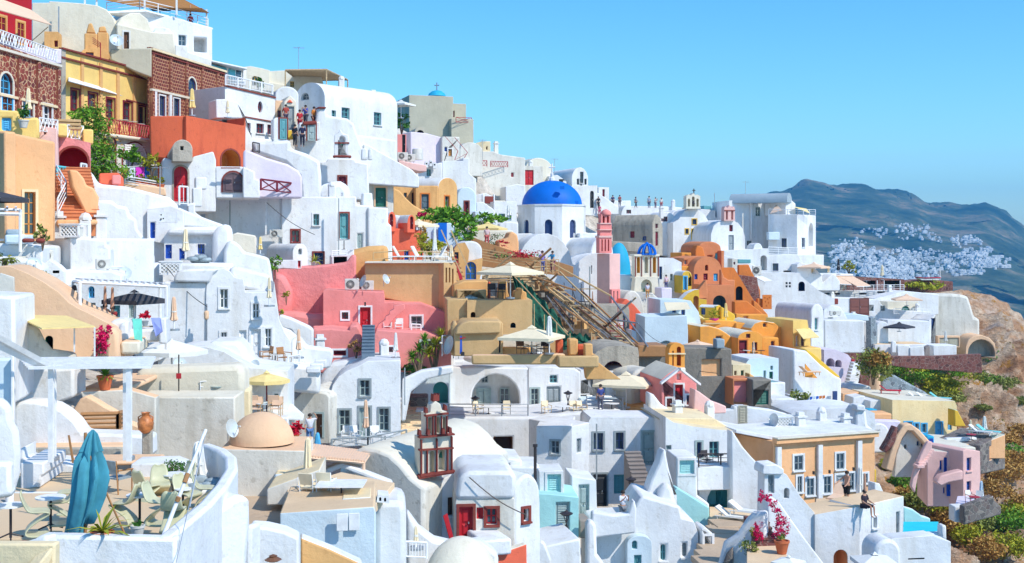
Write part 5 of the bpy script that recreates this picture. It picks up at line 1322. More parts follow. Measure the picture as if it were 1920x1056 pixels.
shrub(5,500,48,.5,.28,'leafolive','low dark plant on the roof at the left edge','garden_plant','plant',160,.08);shrub(72,528,48,.45,.25,'leafolive','low dark plant beneath the leftmost roof dish','garden_plant','plant',160,.08)
shrub(80,452,50,.35,.35,'leafolive','spiky potted plant by the orange house glazed door','garden_plant','plant',120,.1)
pergola('small_pergola','small white pergola corner at the left edge before the orange house',[(-60,392,47),(38,394,47),(38,402,44),(-60,400,44)],1.35,'paint_wh',6)
umbrella(-8,452,45,1.9,.95,'canvasblack','dark open parasol cut by the left edge beside the orange house',True)
pergola('white_pergola','white beam pergola over the terrace with the black parasol',[(137,528,49),(300,536,51),(312,538,46),(150,530,44)],2.35,'paint_wh',14)
T('sand_curved_house','large sand coloured wall with soft curved top at the left')
V('wall','sand',[(-60,505),(0,499),(20,500),(50,512),(80,528),(110,548),(130,568),(150,580),(172,590),(195,602),(215,612),(228,625),(235,680),(-60,700)],42,12,3.5,'n 45 566 24 16 sand;O 92 642 14 24 gn',bev=.4)
V('lattice','whiteold',[(0,512),(26,520),(27,555),(-10,555)],41.3,12,.15,bev=.02)
V('white_corner','white',[(-60,552),(27,556),(28,640),(25,760),(-60,760)],37,10,3,bev=.1)
V('seat_wall','whiteold',[(34,612),(48,606),(68,612),(82,640),(95,655),(142,662),(142,680),(34,680)],39,10,.4,bev=.15)
V('lower_wall','sand',[(196,620),(210,612),(222,625),(224,680),(196,680)],41.5,12,1.2,bev=.2)
for i in range(3):
 x=36+i*7;V('chimney_vent','sand',AR(x,566,x+6,560,574),41.6,12,.4,'n %d 568 3 7 darkorange'%(x+3),bev=.03)
T('cream_sail','pale yellow shade sail stretched beside the sand coloured wall','awning')
X('canopy','canvasyellow',[(28,592,41),(125,594,42),(178,614,39),(78,618,37)],.04);X('post','paint_wh',[(177,614,39),(179,614,39),(179,668,39),(177,668,39)],.06);X('post','paint_wh',[(139,614,39),(141,614,39),(141,660,39),(139,660,39)],.06)
shrub(188,668,39.5,.28,.5,'flowermagenta','crimson bougainvillea climbing the end of the sand coloured wall','bougainvillea','plant',700,.05)
shrub(198,640,39.8,.2,.35,'flowermagenta','small crimson bougainvillea tuft below the two sunbathers','bougainvillea','plant',200,.05)
person(197,605,47,1.45,20,'bare shouldered person, left of the two sitting by the white pergola',(.4,.2,.1),(.1,.1,.1),'sit',shirtless=True)
person(211,610,46.5,1.5,-20,'person in a dark red top, right of the two sitting by the white pergola',(.3,.03,.03),(.1,.05,.05),'sit')
T('pergola_house','white house with grey doors under the white beam pergola')
V('wall','white',[(130,535),(150,530),(300,540),(300,610),(130,620)],51.5,8,3,'W 171 548 12 22 lb;s 170 580 18 24 gy;s 193 582 10 16 gy;s 216 584 18 22 te;s 248 584 14 26 gr',bev=.08)
umbrella(252,606,47.5,1.25,1.0,'canvasblack','large dark open parasol under the white pergola',True)
umbrella(139,565,46,.6,.55,'canvasblack','closed black parasol left under the white pergola',False)
T('white_built_seats','white built in sofas with towels below the dark parasol','sofa')
V('seat','white',[(205,602),(228,598),(240,603),(243,640),(205,650)],43.5,10,1.4,bev=.15);V('seat','white',RC(240,618,300,642),44,10,1.2);V('backrest','white',[(298,645),(298,600),(303,596),(311,597),(313,645)],43.8,10,1.4,bev=.12);V('backrest','white',[(222,610),(240,600),(240,640),(222,640)],43,10,.8,bev=.1)
V('wall','creamlight',RC(226,640,262,665),42,10,2.5,top='sand')
T('mint_towel','mint green towel hanging over the white sofa','towel');X('towel','clothmint',[(248,598,42.7),(266,598,42.8),(267,640,42.6),(252,636,42.6)],.03)
T('lilac_towel','lilac blue striped towel hanging over the white sofa arm','towel');X('towel','clothlilac',[(283,597,43.2),(301,597,43.3),(305,622,43),(292,632,43)],.03)
pot(272,612,44.5,.12,.2,'small red flowering plant between the two towels','paint_gy','flowerred',.3,.18,60,None)
T('rose_rock_wall','rough rose pink retaining wall with small plants','wall')
V('wall','rosepink',[(512,502),(530,498),(560,500),(610,497),(650,492),(660,478),(668,478),(668,560),(660,625),(600,610),(512,585)],80,8,3,bev=.4)
V('buttress','rosepink',[(512,520),(520,510),(535,520),(548,545),(548,590),(512,590)],79,8,1.5,bev=.4);V('ledge','pink',[(515,584),(560,586),(585,590),(640,588),(660,600),(650,650),(515,610)],77.5,8,2,bev=.3)
V('side','pink',RC(587,616,623,670),74,10,2.5)
for x,y,r_ in((516,512,.6),(537,560,.3),(530,655,.3),(526,592,.25)):shrub(x,y,77 if y<600 else 72,r_,r_,'leafgreen' if r_>.5 else 'leafyellow',{516:'round green bush at the top left corner of the pink wall',537:'small reddish plant growing on the pink wall',530:'small plant at the foot of the pink wall beside the closed parasol',526:'tiny green tuft low on the pink wall'}[x],'wall_plant','plant',220 if r_>.5 else 90,.1 if r_>.5 else.07)
T('pink_house','salmon pink house with crimson door, outside stair and small white framed windows')
V('wall','pink',[(606,680),(606,545),(612,543),(660,546),(720,548),(722,567),(738,568),(760,570),(790,570),(810,577),(846,590),(846,680)],77,6,6,'w 647 592 12 13 mr+wh;d 685 600 20 48 rd+wh;w 781 603 20 20 gy+wh',bev=.1)
V('lower_wall','pink',[(700,630),(706,620),(720,620),(800,625),(838,640),(846,660),(846,698),(700,698)],73.5,6,3.5,'w 731 657 12 13 mr+wh;w 800 645 20 12 gy+wh',bev=.1)
V('lower_wall','pink',[(655,612),(670,610),(676,620),(680,640),(680,700),(587,700),(587,618),(620,616),(655,620)],73.8,6,3.3,'s 637 662 24 10 mr+wh',bev=.1)
V('stair_parapet','pink',[(702,625),(710,608),(722,600),(722,594),(730,590),(730,584),(738,580),(738,574),(758,570),(760,580),(742,595),(730,608),(722,625)],75.8,6,.8,bev=.04)
stairs('stairblue',678,665,70.8,6,.75,9,.17,.3)
V('lamp','iron',RC(683,567,686,574),76.6,6,.3,bev=0)
for i,x in enumerate((727,748)):
 chair(x,625,76.0,0,['left white chair on the pink house terrace','right white chair on the pink house terrace'][i],wide=.45)
railing('folding_rack','white slatted rack leaning below the pink house square window',[(771,626,75.8),(789,627,76)],.6,'paint_wh','bars',.25,r=.03)
shrub(668,662,72.5,.5,.4,'leaforange','orange green plant left of the dark blue stair','wall_plant','plant',200,.08)
umbrella(742,672,70,1.45,.5,'canvaswhite','closed white parasol in front of the pink house lower wall',False)
ac(660,533,78,8,'air conditioner at the left on the pink house roof',.9,.7);ac(689,535,79,8,'air conditioner behind the dish on the pink house roof',.8,.6)
dish(683,528,77,.40,-150,'light blue dish between the air conditioners on the pink house',20);dish(722,524,79,.33,-30,'pale blue dish mounted on the tan building wall',20)
dish(845,648,72,.55,-150,'large round white dish on the white lattice stand',15)
railing('lattice_stand','white slatted stand behind the large round dish',[(829,668,72.5),(858,664,74)],1.2,'paint_wh','bars',.12,r=.02)
T('ochre_rubble_wall','old ochre rubble wall at the top of the pink wall','wall')
V('wall','ochre',[(655,560),(655,480),(665,468),(690,462),(728,460),(730,560)],82.5,8,3,bev=.3)
T('tan_building','long plain tan building with loungers on its roof','building')
V('wall','tan',[(684,493),(834,493),(834,582),(720,560),(684,545)],80.5,4,9,bev=.08)
V('corner','tan',[(832,493),(852,493),(856,500),(856,590),(832,585)],80.2,30,6,'n 837 516 3 28 tan;n 843 516 3 28 tan;n 849 518 3 28 tan',bev=.06)
V('roof_slab','creamlight',RC(684,491,850,494),80,4,9,bev=.03)
railing('rope_fence','',[(700,488,82),(760,484,82.5),(840,488,83)],.5,'paint_lw','none',part=True)
for i,(x,y)in enumerate(((755,489),(790,489),(818,489))):lounger(x,y,82+i*.3,[175,165,20][i],['left white lounger on the tan building roof','middle white lounger on the tan building roof','right white lounger by the red edged stair on the tan roof'][i],up=60)
umbrella(815,489,83,2.3,.55,'canvaswhite','tall closed white parasol on the tan building roof',False)
umbrella(846,491,81,1.1,.6,'canvas','short closed cream parasol at the tan roof corner',False)
T('coral_vault_house','coral red house with two small white vaulted dormers')
V('wall','coral',[(735,432),(738,428),(792,432),(795,500),(735,500)],93,10,5,'d 762 480 8 20 bl',bev=.08)
V('dormer','coral',AR(728,412,742,397,434),92.6,30,5,'D 734 413 7 24 mr',top='white');V('dormer','coral',AR(764,418,778,403,436),92.6,30,5,'D 772 418 6 24 mr',top='white')
V('roof','white',[(738,402),(770,408),(780,420),(782,434),(740,432)],94,12,3,bev=.2)
T('blue_panel_wall','white wall with a bright blue panel beside the planted slope','wall')
V('wall','whiteblue',[(778,428),(800,420),(845,418),(880,452),(880,470),(778,450)],98,12,1,bev=.05);V('panel','domeblue',RC(822,418,838,455),97.8,12,.2,bev=0)
umbrella(785,436,94.5,1.0,1.3,'canvas','cream open parasol between the coral dormers and the vines',True)
g=E('hanging_vines','broad mass of green vines spilling over the wall below the ochre house','vines',P(840,425,99))
leaves('foliage',g,[(P(820,402,101),(1.8,.8,.5)),(P(850,410,100),(1.6,.8,1.0)),(P(872,430,99),(1.0,.7,1.1))],1500,.2,'leafgreen',4)
shrub(793,408,101,.5,.3,'flowermagenta','pink bougainvillea left of the hanging vines','bougainvillea','plant',160,.1)
shrub(912,420,112,1.9,.55,'leafgreen','green hedge above the café parasol left of the dome church','hedge','plant',350,.2)
shrub(808,478,90,1.3,.9,'leafyellow','yellow green bush behind the closed white parasol on the tan roof','garden_plant','plant',500,.14)
shrub(790,470,91.5,.5,1.1,'leaforange','orange red creeper at the corner of the coral house','creeper','plant',260,.12)
T('brown_arch_kiosk','small white vaulted kiosk with brown rimmed arch and blue door')
V('wall','white',AR(862,470,904,452,530),92,10,4,bev=.12);V('arch_frame','ochre',[(846,495),(850,470),(858,457),(872,455),(880,470),(878,490),(905,484),(903,510),(898,528),(860,528),(850,520)],91.4,10,.4,'W 883 508 20 34 domeblue;n 856 485 8 24 nv',bev=.06)
T('red_step_ladder','red edged open stair with wooden rails beside the kiosk','staircase')
X('stringer','redmetal',[(850,480,90.5),(855,480,90.5),(868,527,88),(862,527,88)],.15);X('rail','paint_lw',[(827,433,91),(829,432,91),(866,512,88),(864,513,88)],.1);X('rail','paint_lw',[(845,434,91.5),(847,433,91.5),(883,510,88.5),(881,511,88.5)],.1)
for i in range(7):X('step','paint_wd',[(838+i*3.6,470+i*8,90.8-i*.35),(852+i*3,470+i*8,90.8-i*.35),(853+i*3,472+i*8,90.4-i*.35),(839+i*3.6,472+i*8,90.4-i*.35)],.06)
T('wooden_terraces','brown wooden decked slope between the kiosk and the blue dome church','terrace')
V('deck','paint_wd',[(845,440),(870,438),(905,452),(965,472),(1050,492),(1075,500),(1075,520),(905,500),(845,470)],100,8,5,bev=.02)
for i in range(5):X('plank','paint_lw',[(900,466+i*5,99.4-i*.1),(1040,490+i*5,99.4-i*.1),(1040,491.5+i*5,99.4-i*.1),(900,467.5+i*5,99.4-i*.1)],.06)
V('wall','ochre',[(845,425),(880,448),(905,458),(905,470),(845,450)],101,8,1)
V('wall','creamlight',RC(884,432,962,460),108,8,2,bev=.1)
umbrella(915,452,104,1.6,1.55,'canvasyellow','cream open café parasol left of the blue dome church',True)
T('orange_cafe_wall','orange stepped café wall with red flowers','wall');V('wall','peach',[(935,452),(952,446),(956,436),(962,435),(970,440),(973,455),(973,475),(935,472)],101,10,2,bev=.12)
g=E('red_flower_row','row of red flowers along the café wall below the blue dome church','flowers',P(975,478,99));leaves('flowers',g,[(P(945,456,100),(.6,.3,.3)),(P(980,475,99),(1.5,.4,.35))],380,.09,'flowerred',9)
leaves('foliage',g,[(P(975,478,99),(1.6,.4,.25)),(P(925,450,103),(1.6,.3,.5))],250,.1,'leafdark',10)
person(913,462,101,1.65,10,'person in white and red sitting under the café parasol',(.7,.5,.5),(.5,.1,.1))
person(1017,512,96,1.75,20,'left person in a lilac shirt leaning on the wooden deck railing',(.3,.22,.5),(.1,.12,.3),'stand')
person(1036,512,96.5,1.75,-40,'right person in a turquoise shirt leaning on the wooden deck railing',(.08,.35,.55),(.3,.08,.12),'lean')
person(1214,560,124,1.6,10,'person in a white shirt beside the ribbed belfry',(.6,.6,.7),(.6,.3,.1));person(1249,545,127,1.65,200,'person in pale pink with dark hair, right of the ribbed belfry',(.7,.5,.55),(.1,.1,.2))
person(1111,575,116,1.5,60,'person in navy sitting on the white wall below the church',(.03,.06,.2),(.05,.05,.1),'sit')
T('blue_white_house','white house with blue grey windows right of the ribbed belfry')
V('wall','white',[(1236,485),(1262,484),(1278,492),(1278,570),(1236,570)],133,14,5,'d 1239 512 5 24 nv;w 1259 520 5 12 gr;w 1271 524 4 12 gr',bev=.08)
V('plinth','lilac',RC(1240,540,1260,565),126,14,2)
T('salmon_vault','coral arch and vault behind the ruined stone house','house');V('wall','coral',[(1163,640),(1163,572),(1175,560),(1190,572),(1205,590),(1209,640)],119,18,2,'O 1193 632 12 22 lilac',bev=.12)
T('stone_scaffold_house','old stone house behind the scaffold with red number boards')
V('wall','oldstone',[(1108,640),(1108,572),(1122,570),(1150,574),(1177,572),(1180,580),(1181,690),(1108,680)],116,10,5,'d 1170 612 5 42 gy;d 1177 616 3 34 gy',bev=.12)
X('number_board','canvaswhite',[(1152,604,115.2),(1168,604,115.3),(1168,618,115.3),(1152,618,115.2)],.05)
for x in(1157,1161):X('numeral','paint_rd',[(x,606,115.1),(x+1.6,606,115.1),(x+1.6,616,115.1),(x,616,115.1)],.03)
T('red_scaffold','red steel ladder scaffold on the old stone house','scaffold')
for x in(1143,1158,1168):X('standard','redmetal',[(x,575 if x==1158 else 598,114.6),(x+1.3,575 if x==1158 else 598,114.6),(x+1.3,655,114.6),(x,655,114.6)],.08)
for i in range(6):X('rung','redmetal',[(1143,600+i*10,114.5),(1170,600+i*10,114.5),(1170,601.5+i*10,114.5),(1143,601.5+i*10,114.5)],.06)
T('timber_scaffold','tangle of long timber poles and steel tubes sloping down the construction site','scaffold')
rg=random.Random(21)
beams=[((1010,480),(1145,555)),((985,492),(1180,640)),((1040,560),(1180,655)),((1000,510),(1160,640)),((1030,540),(1140,645)),((940,500),(1080,545)),((1145,555),(1215,650)),((1050,510),(1190,650)),((960,520),(1100,660)),((1020,600),(1130,660)),((1025,555),(1075,620)),((905,520),(940,500)),((915,515),(960,478)),((1090,545),(1200,648))]
for k,(a,b)in enumerate(beams):
 m=MB();m.bar(P(*a,97+rg.uniform(-1.5,3)),P(*b,93+rg.uniform(-1.5,3)),.075,['paint_lw','paint_wd','metal','straw'][k%4],5)
 if k==0:cur['t'].location=P(1100,650,97)
 m.build('beam',cur['t'])
for x,y0,y1 in((1057,530,640),(1073,531,640),(1089,532,640),(1105,530,600),(1022,535,600)):X('standard','iron',[(x,y0,99),(x+1.3,y0,99),(x+1.3,y1,99),(x,y1,99)],.08)
for y in(541,565,590):X('ledger','paint_lw' if y==541 else 'iron',[(1020,y,98.9),(1120 if y==541 else 1106,y,99.5),(1120 if y==541 else 1106,y+1.6,99.5),(1020,y+1.6,98.9)],.3 if y==541 else.08)
for i in range(3):X('brace','iron',[(1057+i*16,545,99),(1058.5+i*16,545,99),(1073+i*16,590,99),(1071.5+i*16,590,99)],.06)
for i in range(7):X('plank','paint_lw' if i%2 else 'straw',[(905+rg.uniform(-8,8),505+i*4,98-i*.2),(1020+rg.uniform(-9,9),498+i*5,99-i*.2),(1020,500+i*5,99-i*.2),(905,507+i*4,98-i*.2)],.12)
for i in range(5):X('crate_board','paint_wd',[(1002+i*9,528+i*2,97),(1009+i*9,526+i*2,97),(1010+i*9,542+i*2,97),(1003+i*9,544+i*2,97)],.1)
for i,x in enumerate((1002,1013,1024,1036,1047)):X('deck_post','paint_lw',[(x,488,95),(x+1.6,488,95),(x+1.6,516,95),(x,516,95)],.1)
for y in(489,500,509):X('deck_rail','paint_lw',[(1002,y,94.9),(1048,y-3,95.3),(1048,y-1.4,95.3),(1002,y+1.6,94.9)],.08)
for k in range(22):
 x=rg.uniform(985,1150);y=500+(x-985)*.72+rg.uniform(-16,26);L=rg.uniform(25,75);sl=rg.choice((.7,.8,.75,-.9,1.6,.15));dd=rg.uniform(94,99)
 m=MB();m.bar(P(x,y,dd),P(x+L,y+L*sl if abs(sl*L)<60 else y+50,dd-rg.uniform(0,2)),rg.uniform(.05,.1),rg.choice(('paint_lw','paint_wd','straw','metal','paint_br')),5);m.build('pole',cur['t'])
for k in range(16):
 x=992+k*11;y=512+k*8.6;X('tread','straw' if k%3 else 'paint_lw',[(x,y,96.5),(x+26,y+2,96.5),(x+26,y+3.5,95.8),(x,y+1.5,95.8)],.07)
T('green_net','dark green safety net draped along the construction slope','safety net')
def drape(part,mat,a,b,c,e,n=16):
 0
 q=[P(*p)for p in(a,b,c,e)];t=cur['t']
 if cur['loc']is None:t.location=q[0];cur['loc']=1
 g=[[(q[0].lerp(q[1],i/n)).lerp(q[3].lerp(q[2],i/n),j/n)+Vector((0,.45*noise.noise(Vector((i*.45,j*.3,a[0]))),-.5*math.sin(math.pi*j/n)*.5+.3*noise.noise(Vector((i*.5,j*.2,4)))))for i in range(n+1)]for j in range(n+1)]
 m=MB()
 for j in range(n):
  for i in range(n):m.face([g[j][i],g[j][i+1],g[j+1][i+1],g[j+1][i]],mat,None,True)
 return m.build(part,t)
drape('net','netgreen',(958,512,94),(985,530,93.6),(1000,600,92.5),(998,640,92));drape('net','netgreen',(985,530,93.6),(1050,595,92.5),(1066,632,91.8),(998,640,92));drape('net','netgreen',(1060,622,91.6),(1108,630,92),(1108,650,91.6),(1020,655,91.4))
for x,y0,y1 in((1001,570,655),(1020,590,650),(1043,605,655),(1068,625,660),(1108,622,668)):X('net_post','paint_lw',[(x,y0,91.2),(x+1.6,y0,91.2),(x+1.6,y1,91.2),(x,y1,91.2)],.08)
X('net_rail','paint_lw',[(958,510,93.5),(1066,628,91.3),(1066,630,91.3),(958,512,93.5)],.08)
V('rubble','bark',[(960,505),(1010,520),(1110,600),(1180,660),(1180,700),(960,690)],103,8,3,bev=.3)
for k in range(40):
 x=rg.uniform(985,1160);y=520+(x-985)*.7+rg.uniform(0,45);m=MB();m.box(P(x,y,100.5),rg.uniform(.3,1.3),.5,rg.uniform(.15,.7),rg.choice(('paint_wd','straw','oldstone','paint_lw','ochre','greyplaster')),rz=rg.uniform(-1,1));m.build('debris',cur['t'])
T('tan_terrace_house','tan walled terraces with barbecue chimneys and open parasols','terrace')
V('wall','tan',[(838,590),(838,562),(877,560),(877,640),(838,640)],74.8,6,5,'O 886 594 0.1 0.1 dk' if 0 else '',bev=.06)
V('wall','tan',[(876,563),(998,563),(998,640),(876,640)],74.5,4,5,'O 887 596 9 22 ochre;O 962 610 10 10 gy',bev=.06)
V('upper_wall','ochre',[(850,535),(870,527),(915,526),(916,562),(850,562)],78,5,3,'s 875 554 0.1 .1 gy' if 0 else '')
V('counter','tan',RC(857,544,912,563),76.5,5,1.5,'s 884 553 24 14 whiteblue')
V('chimney','ochre',[(933,563),(936,528),(950,527),(952,548),(958,563)],77,5,1,bev=.05);V('chimney','ochre',[(963,563),(964,547),(970,545),(971,541),(980,541),(981,546),(987,548),(988,563)],76,5,1.2,bev=.06)
V('red_pillar','redclay',RC(915,528,920,563),76.8,5,.4)
umbrella(957,560,74.9,2.2,1.7,'canvas','large cream open parasol above the tan terrace wall',True)
for i,(x,r_)in enumerate(((923,10),(938,-20))):chair(x,560,76+i*.3,r_,['left dark iron chair behind the tan wall','right dark iron chair behind the tan wall'][i],'iron','iron')
T('tan_vault_house','tan barrel vaulted house beside the open cream parasol')
V('wall','tan',[(852,668),(852,622),(858,612),(870,604),(938,602),(943,606),(943,668)],70.5,4,5,'d 937 650 3 24 dk',bev=.12);V('vault','tan',[(853,628),(857,614),(868,605),(880,602),(936,602),(940,606),(938,625)],70.2,4,1,bev=.3)
V('round_corner','tan',[(846,668),(846,612),(852,602),(858,608),(858,668)],72,4,2,bev=.2)
T('hand_truck','blue hand truck leaning by the tan vault','hand truck');X('frame','paint_bl',[(863,630,69.4),(866,630,69.4),(867,664,69.2),(862,664,69.2)],.05);X('handle','paint_rd',[(862,634,69.3),(873,632,69.3),(873,634,69.3),(862,636,69.3)],.04);X('wheel','iron',[(864,660,69.1),(871,660,69.1),(871,667,69.1),(864,667,69.1)],.06)
T('lattice_terrace','cream lattice terrace with low tan walls under the second open parasol','terrace')
V('lattice','whiteold',[(943,640),(943,628),(1000,626),(1018,630),(1030,660),(943,660)],72,5,.15,bev=.02);V('back_wall','ochre',RC(943,651,1000,666),71.4,5,.4)
V('low_wall','tan',[(885,666),(1060,664),(1060,684),(885,684)],68.5,5,.6,top='sand');V('planter','tan',RC(1047,668,1123,690),68,5,2.2,rim=True);V('pillar','ochre',RC(1067,636,1084,667),69.5,5,1);V('pillar','redclay',RC(1043,636,1056,668),70,5,.5);V('pillar','redclay',RC(1083,646,1098,668),70,5,.5)
V('stair_wall','ochre',[(1097,690),(1097,646),(1111,645),(1112,672),(1165,712),(1100,712)],69,5,.8,bev=.05);V('sloped_wall','tan',[(1020,660),(1018,620),(1035,628),(1056,640),(1056,668),(1030,668)],71,5,.6)
umbrella(997,664,69.6,1.6,1.75,'canvas','cream open parasol over the lattice terrace',True);umbrella(1030,664,68.8,2.1,.8,'canvaswhite','tall closed white parasol right of the lattice terrace',False)
table(996,666,69.2,'pale table under the parasol on the lattice terrace',.5,.5,'acwhite',None);chair(980,668,69.3,30,'brown chair left of the lattice terrace table','paint_br','paint_br');chair(1017,668,69.3,-30,'dark chair right of the lattice terrace table','iron','iron')
T('grey_stone_vault','grey weathered stone vault with brown arch below the scaffold');V('wall','oldstone',[(1112,720),(1112,670),(1120,658),(1140,650),(1165,648),(1196,652),(1198,665),(1198,720)],86,8,6,'O 1150 694 38 34 mr',bev=.3)
V('timber_floor','paint_wd',RC(1196,648,1250,670),92,6,3);V('vault','whiteold',AR(1185,712,1232,690,760),84,20,6,bev=.2)
T('grey_ruin_wall','broad grey brown plaster wall with a pink patch behind the pink chapel','wall');V('wall','greyplaster',[(1195,652),(1257,650),(1300,652),(1372,654),(1374,770),(1195,740)],93,6,3,'n 1334 690 36 32 peach',bev=.1);V('tank','greyroof',RC(1343,636,1359,654),93,6,1)
V('terracotta_patch','terracotta',RC(1374,710,1412,760),92,10,2,'n 1390 735 26 40 pink');V('gate','greyplaster',RC(1411,712,1446,765),91,8,2,'s 1428 746 26 26 gn')
T('cream_small_house','small cream house with green window right of the grey ruin wall');V('wall','cream',RC(1374,684,1408,720),98,10,4,'w 1392 702 5 14 gn;w 1379 700 4 8 br');V('stairs','ochre',[(1405,700),(1412,704),(1440,730),(1440,740),(1405,725)],96,10,1)
T('white_pool_house','small white house with dark windows and tiny blue pool');V('wall','whiteblue',[(1396,685),(1405,673),(1425,671),(1460,672),(1460,720),(1396,730)],99,12,4,'w 1434 702 5 14 gr;w 1447 690 5 8 gr;d 1446 707 7 20 gn',bev=.1,top='white');V('terrace','white',RC(1430,718,1473,745),96,12,3,rim=True,top='water');V('base','white',RC(1446,748,1490,768),93,10,3)
T('white_barrier_house','large white wall with slatted awning below the coral vault');V('wall','whiteblue',[(1209,712),(1209,594),(1288,592),(1290,620),(1290,660),(1209,712)][1:],112,4,5,'O 1249 650 30 22 wh',bev=.08)
V('house','whiteblue',[(1238,595),(1238,562),(1295,564),(1310,585),(1315,610),(1318,650),(1238,650)],117,8,5,'w 1264 585 7 10 bl;w 1281 586 7 10 bl',bev=.1);X('awning','canvas',[(1245,568,116),(1288,568,117),(1295,580,113),(1250,583,112)],.06)
V('kerb','white',[(1183,650),(1185,618),(1193,622),(1197,660),(1183,660)],113,10,2)
umbrella(1308,654,107,.75,1.1,'canvaspeach','cream open parasol left of the long orange house',True)
def slab(part,mat,pts,th=.25):
 0
 z=P(*pts[0]).z;q=[]
 for p in pts:
  d=z/((HY-p[1])/F);q.append(Vector(((p[0]-960)/F*d,d,z)))
 n=(q[1]-q[0]).cross(q[2]-q[0])
 if n.z<0:q=q[::-1]
 m=MB();t=cur['t']
 if cur['loc']is None:t.location=sum(q,Vector())/len(q);cur['loc']=1
 m.quad_thick(q,th,mat);return m.build(part,t,bev=.03)
T('bistro_terrace','white walled bistro terrace with cream floor at the bottom left','terrace')
slab('floor','flagstone',[(60,1010,27.4),(330,1010,0),(440,912,0),(380,880,0),(-100,880,0),(-100,1010,0)],.5)
V('front_parapet','white',[(60,1013),(82,1004),(330,1010),(331,1200),(60,1200)],24.2,0,.35,bev=.07)
V('left_parapet','white',[(0,1030),(60,1012),(84,1005),(84,1200),(0,1200)],24.1,-25,.35,bev=.07)
m=MB();top=[P(322,1008,24.2),P(360,985,25.6),P(398,958,27.2),(P(428,930,29.2)),P(446,915,31.2),P(444,908,32.8),P(425,905,34),P(395,908,34.8)]
zt=top[0].z
ins=[]
for i,p in enumerate(top):
 p.z=zt+.02*i;a=top[max(0,i-1)];b=top[min(len(top)-1,i+1)];n_=Vector((b.y-a.y,a.x-b.x,0)).normalized();ins.append(n_*.32)
for i in range(len(top)-1):
 a,b,ia,ib=top[i],top[i+1],ins[i],ins[i+1];dn=Vector((0,0,-5))
 for q in([a,b,b-ib,a-ia],[a,a+dn,b+dn,b],[a-ia,b-ib,b-ib+dn,a-ia+dn]):m.face(q,'white')
m.face([top[0],top[0]-ins[0],top[0]-ins[0]+Vector((0,0,-5)),top[0]+Vector((0,0,-5))],'white');m.face([top[-1],top[-1]-ins[-1],top[-1]-ins[-1]+Vector((0,0,-5)),top[-1]+Vector((0,0,-5))],'white')
m.build('curved_parapet',cur['t'],bev=.08)
T('outer_white_wall','big white outer wall with rounded top right of the bistro terrace','wall')
V('wall','white',[(331,1060),(340,1010),(400,960),(446,930),(462,928),(471,938),(472,980),(465,1060),(465,1200),(331,1200)],27.5,48,.9,bev=.15)
T('cream_corner_wall','cream plastered parapet corner at the bottom left edge','wall')
V('wall','cream',[(-40,1020),(103,1020),(100,1200),(-40,1200)],19.5,0,.25,bev=.04);V('side_wall','cream',[(60,1075),(103,1020),(103,1030),(75,1120),(60,1200)],19.2,55,.25,bev=.03)
T('left_white_stair_wall','white curved stair walls and steps at the left of the bistro terrace','wall')
V('wall','white',[(-40,752),(8,748),(22,765),(26,790),(36,810),(40,850),(38,890),(26,935),(-40,940)],27,25,.7,bev=.15)
V('step_wall','white',[(20,868),(20,912),(25,930),(-40,940),(-40,868)],26,10,.4)
V('wall','white',[(22,852),(45,838),(45,862),(120,868),(140,874),(140,912),(22,920)],35.2,5,1.2,bev=.05)
V('steps','white',[(38,868),(82,868),(82,890),(76,892),(76,914),(38,918)],33,5,2.2,bev=.04);V('coping','sand',RC(75,866,292,874),35.6,3,1.2)
T('lower_garden_wall','white wall with sand coloured base behind the bistro terrace','wall')
V('wall','white',[(25,758),(45,752),(70,753),(100,760),(120,772),(140,790),(155,812),(240,815),(282,818),(282,858),(25,850)],38.5,3,1,bev=.1)
V('base','oldstone',RC(45,838,232,868),37.8,3,1.2,top='sand');V('white_panel','white',RC(100,872,245,935),36,3,.8,bev=.03);V('white_panel','white',RC(231,868,300,935),36.4,3,1,bev=.03)
V('rocky_bank','sand',[(150,748),(162,742),(180,752),(196,762),(214,772),(236,790),(262,800),(270,820),(150,812),(130,780)],41.5,3,.5,bev=.06)
V('upper_wall','white',[(24,705),(60,690),(100,692),(138,690),(138,745),(110,756),(24,756)],42,3,1.5,bev=.1)
railing('log_rail','',[(152,806,40),(222,804,40.2),(232,800,41)],.5,'paint_wd','rails',part=True,r=.05)
T('peeling_cream_wall','peeling cream wall with brown stains behind the pergola post','wall');V('wall','whiteold',[(150,735),(240,730),(292,745),(292,860),(170,790)],42.3,3,.6,bev=.05,top='sand')
V('sand_floor','sand',[(150,728),(245,725),(245,735),(150,735)],44.5,3,5)
pot(197,731,42.5,.26,.5,'red pot with spiky green plant under the beam pergola','terracottapot','leafgreen',.5,.3,44,None,True)
T('blue_gate_door','tall pale blue wooden door at the left edge','door');V('panel','whiteblue',RC(-40,672,24,840),32,10,.15,'d -5 755 34 150 whiteblue' if 0 else '');V('frame','paint_wh',RC(20,668,26,850),31.9,10,.2,bev=.02)
T('beam_pergola','large white beam pergola on four posts above the lower garden','pergola')
cur['t'].location=P(165,860,33);cur['loc']=1
for i in range(6):X('beam','paint_wh',[(40+i*3,670+i*3.4,33.5-i*.35),(292-i*1.5,668+i*3.4,34-i*.35),(292-i*1.5,673+i*3.4,34-i*.35),(40+i*3,675+i*3.4,33.5-i*.35)],.14)
for x,y0,y1,d in((97,690,866,32),(237,688,862,32.6),(243,688,864,32.2),(101,690,864,32.4)):X('post','paint_wh',[(x-4,y0,d),(x+5,y0,d),(x+5,y1,d),(x-4,y1,d)],.12);V('post_foot','metal',RC(x-5,y1-8,x+6,y1),d-.05,0,.2,bev=.01)
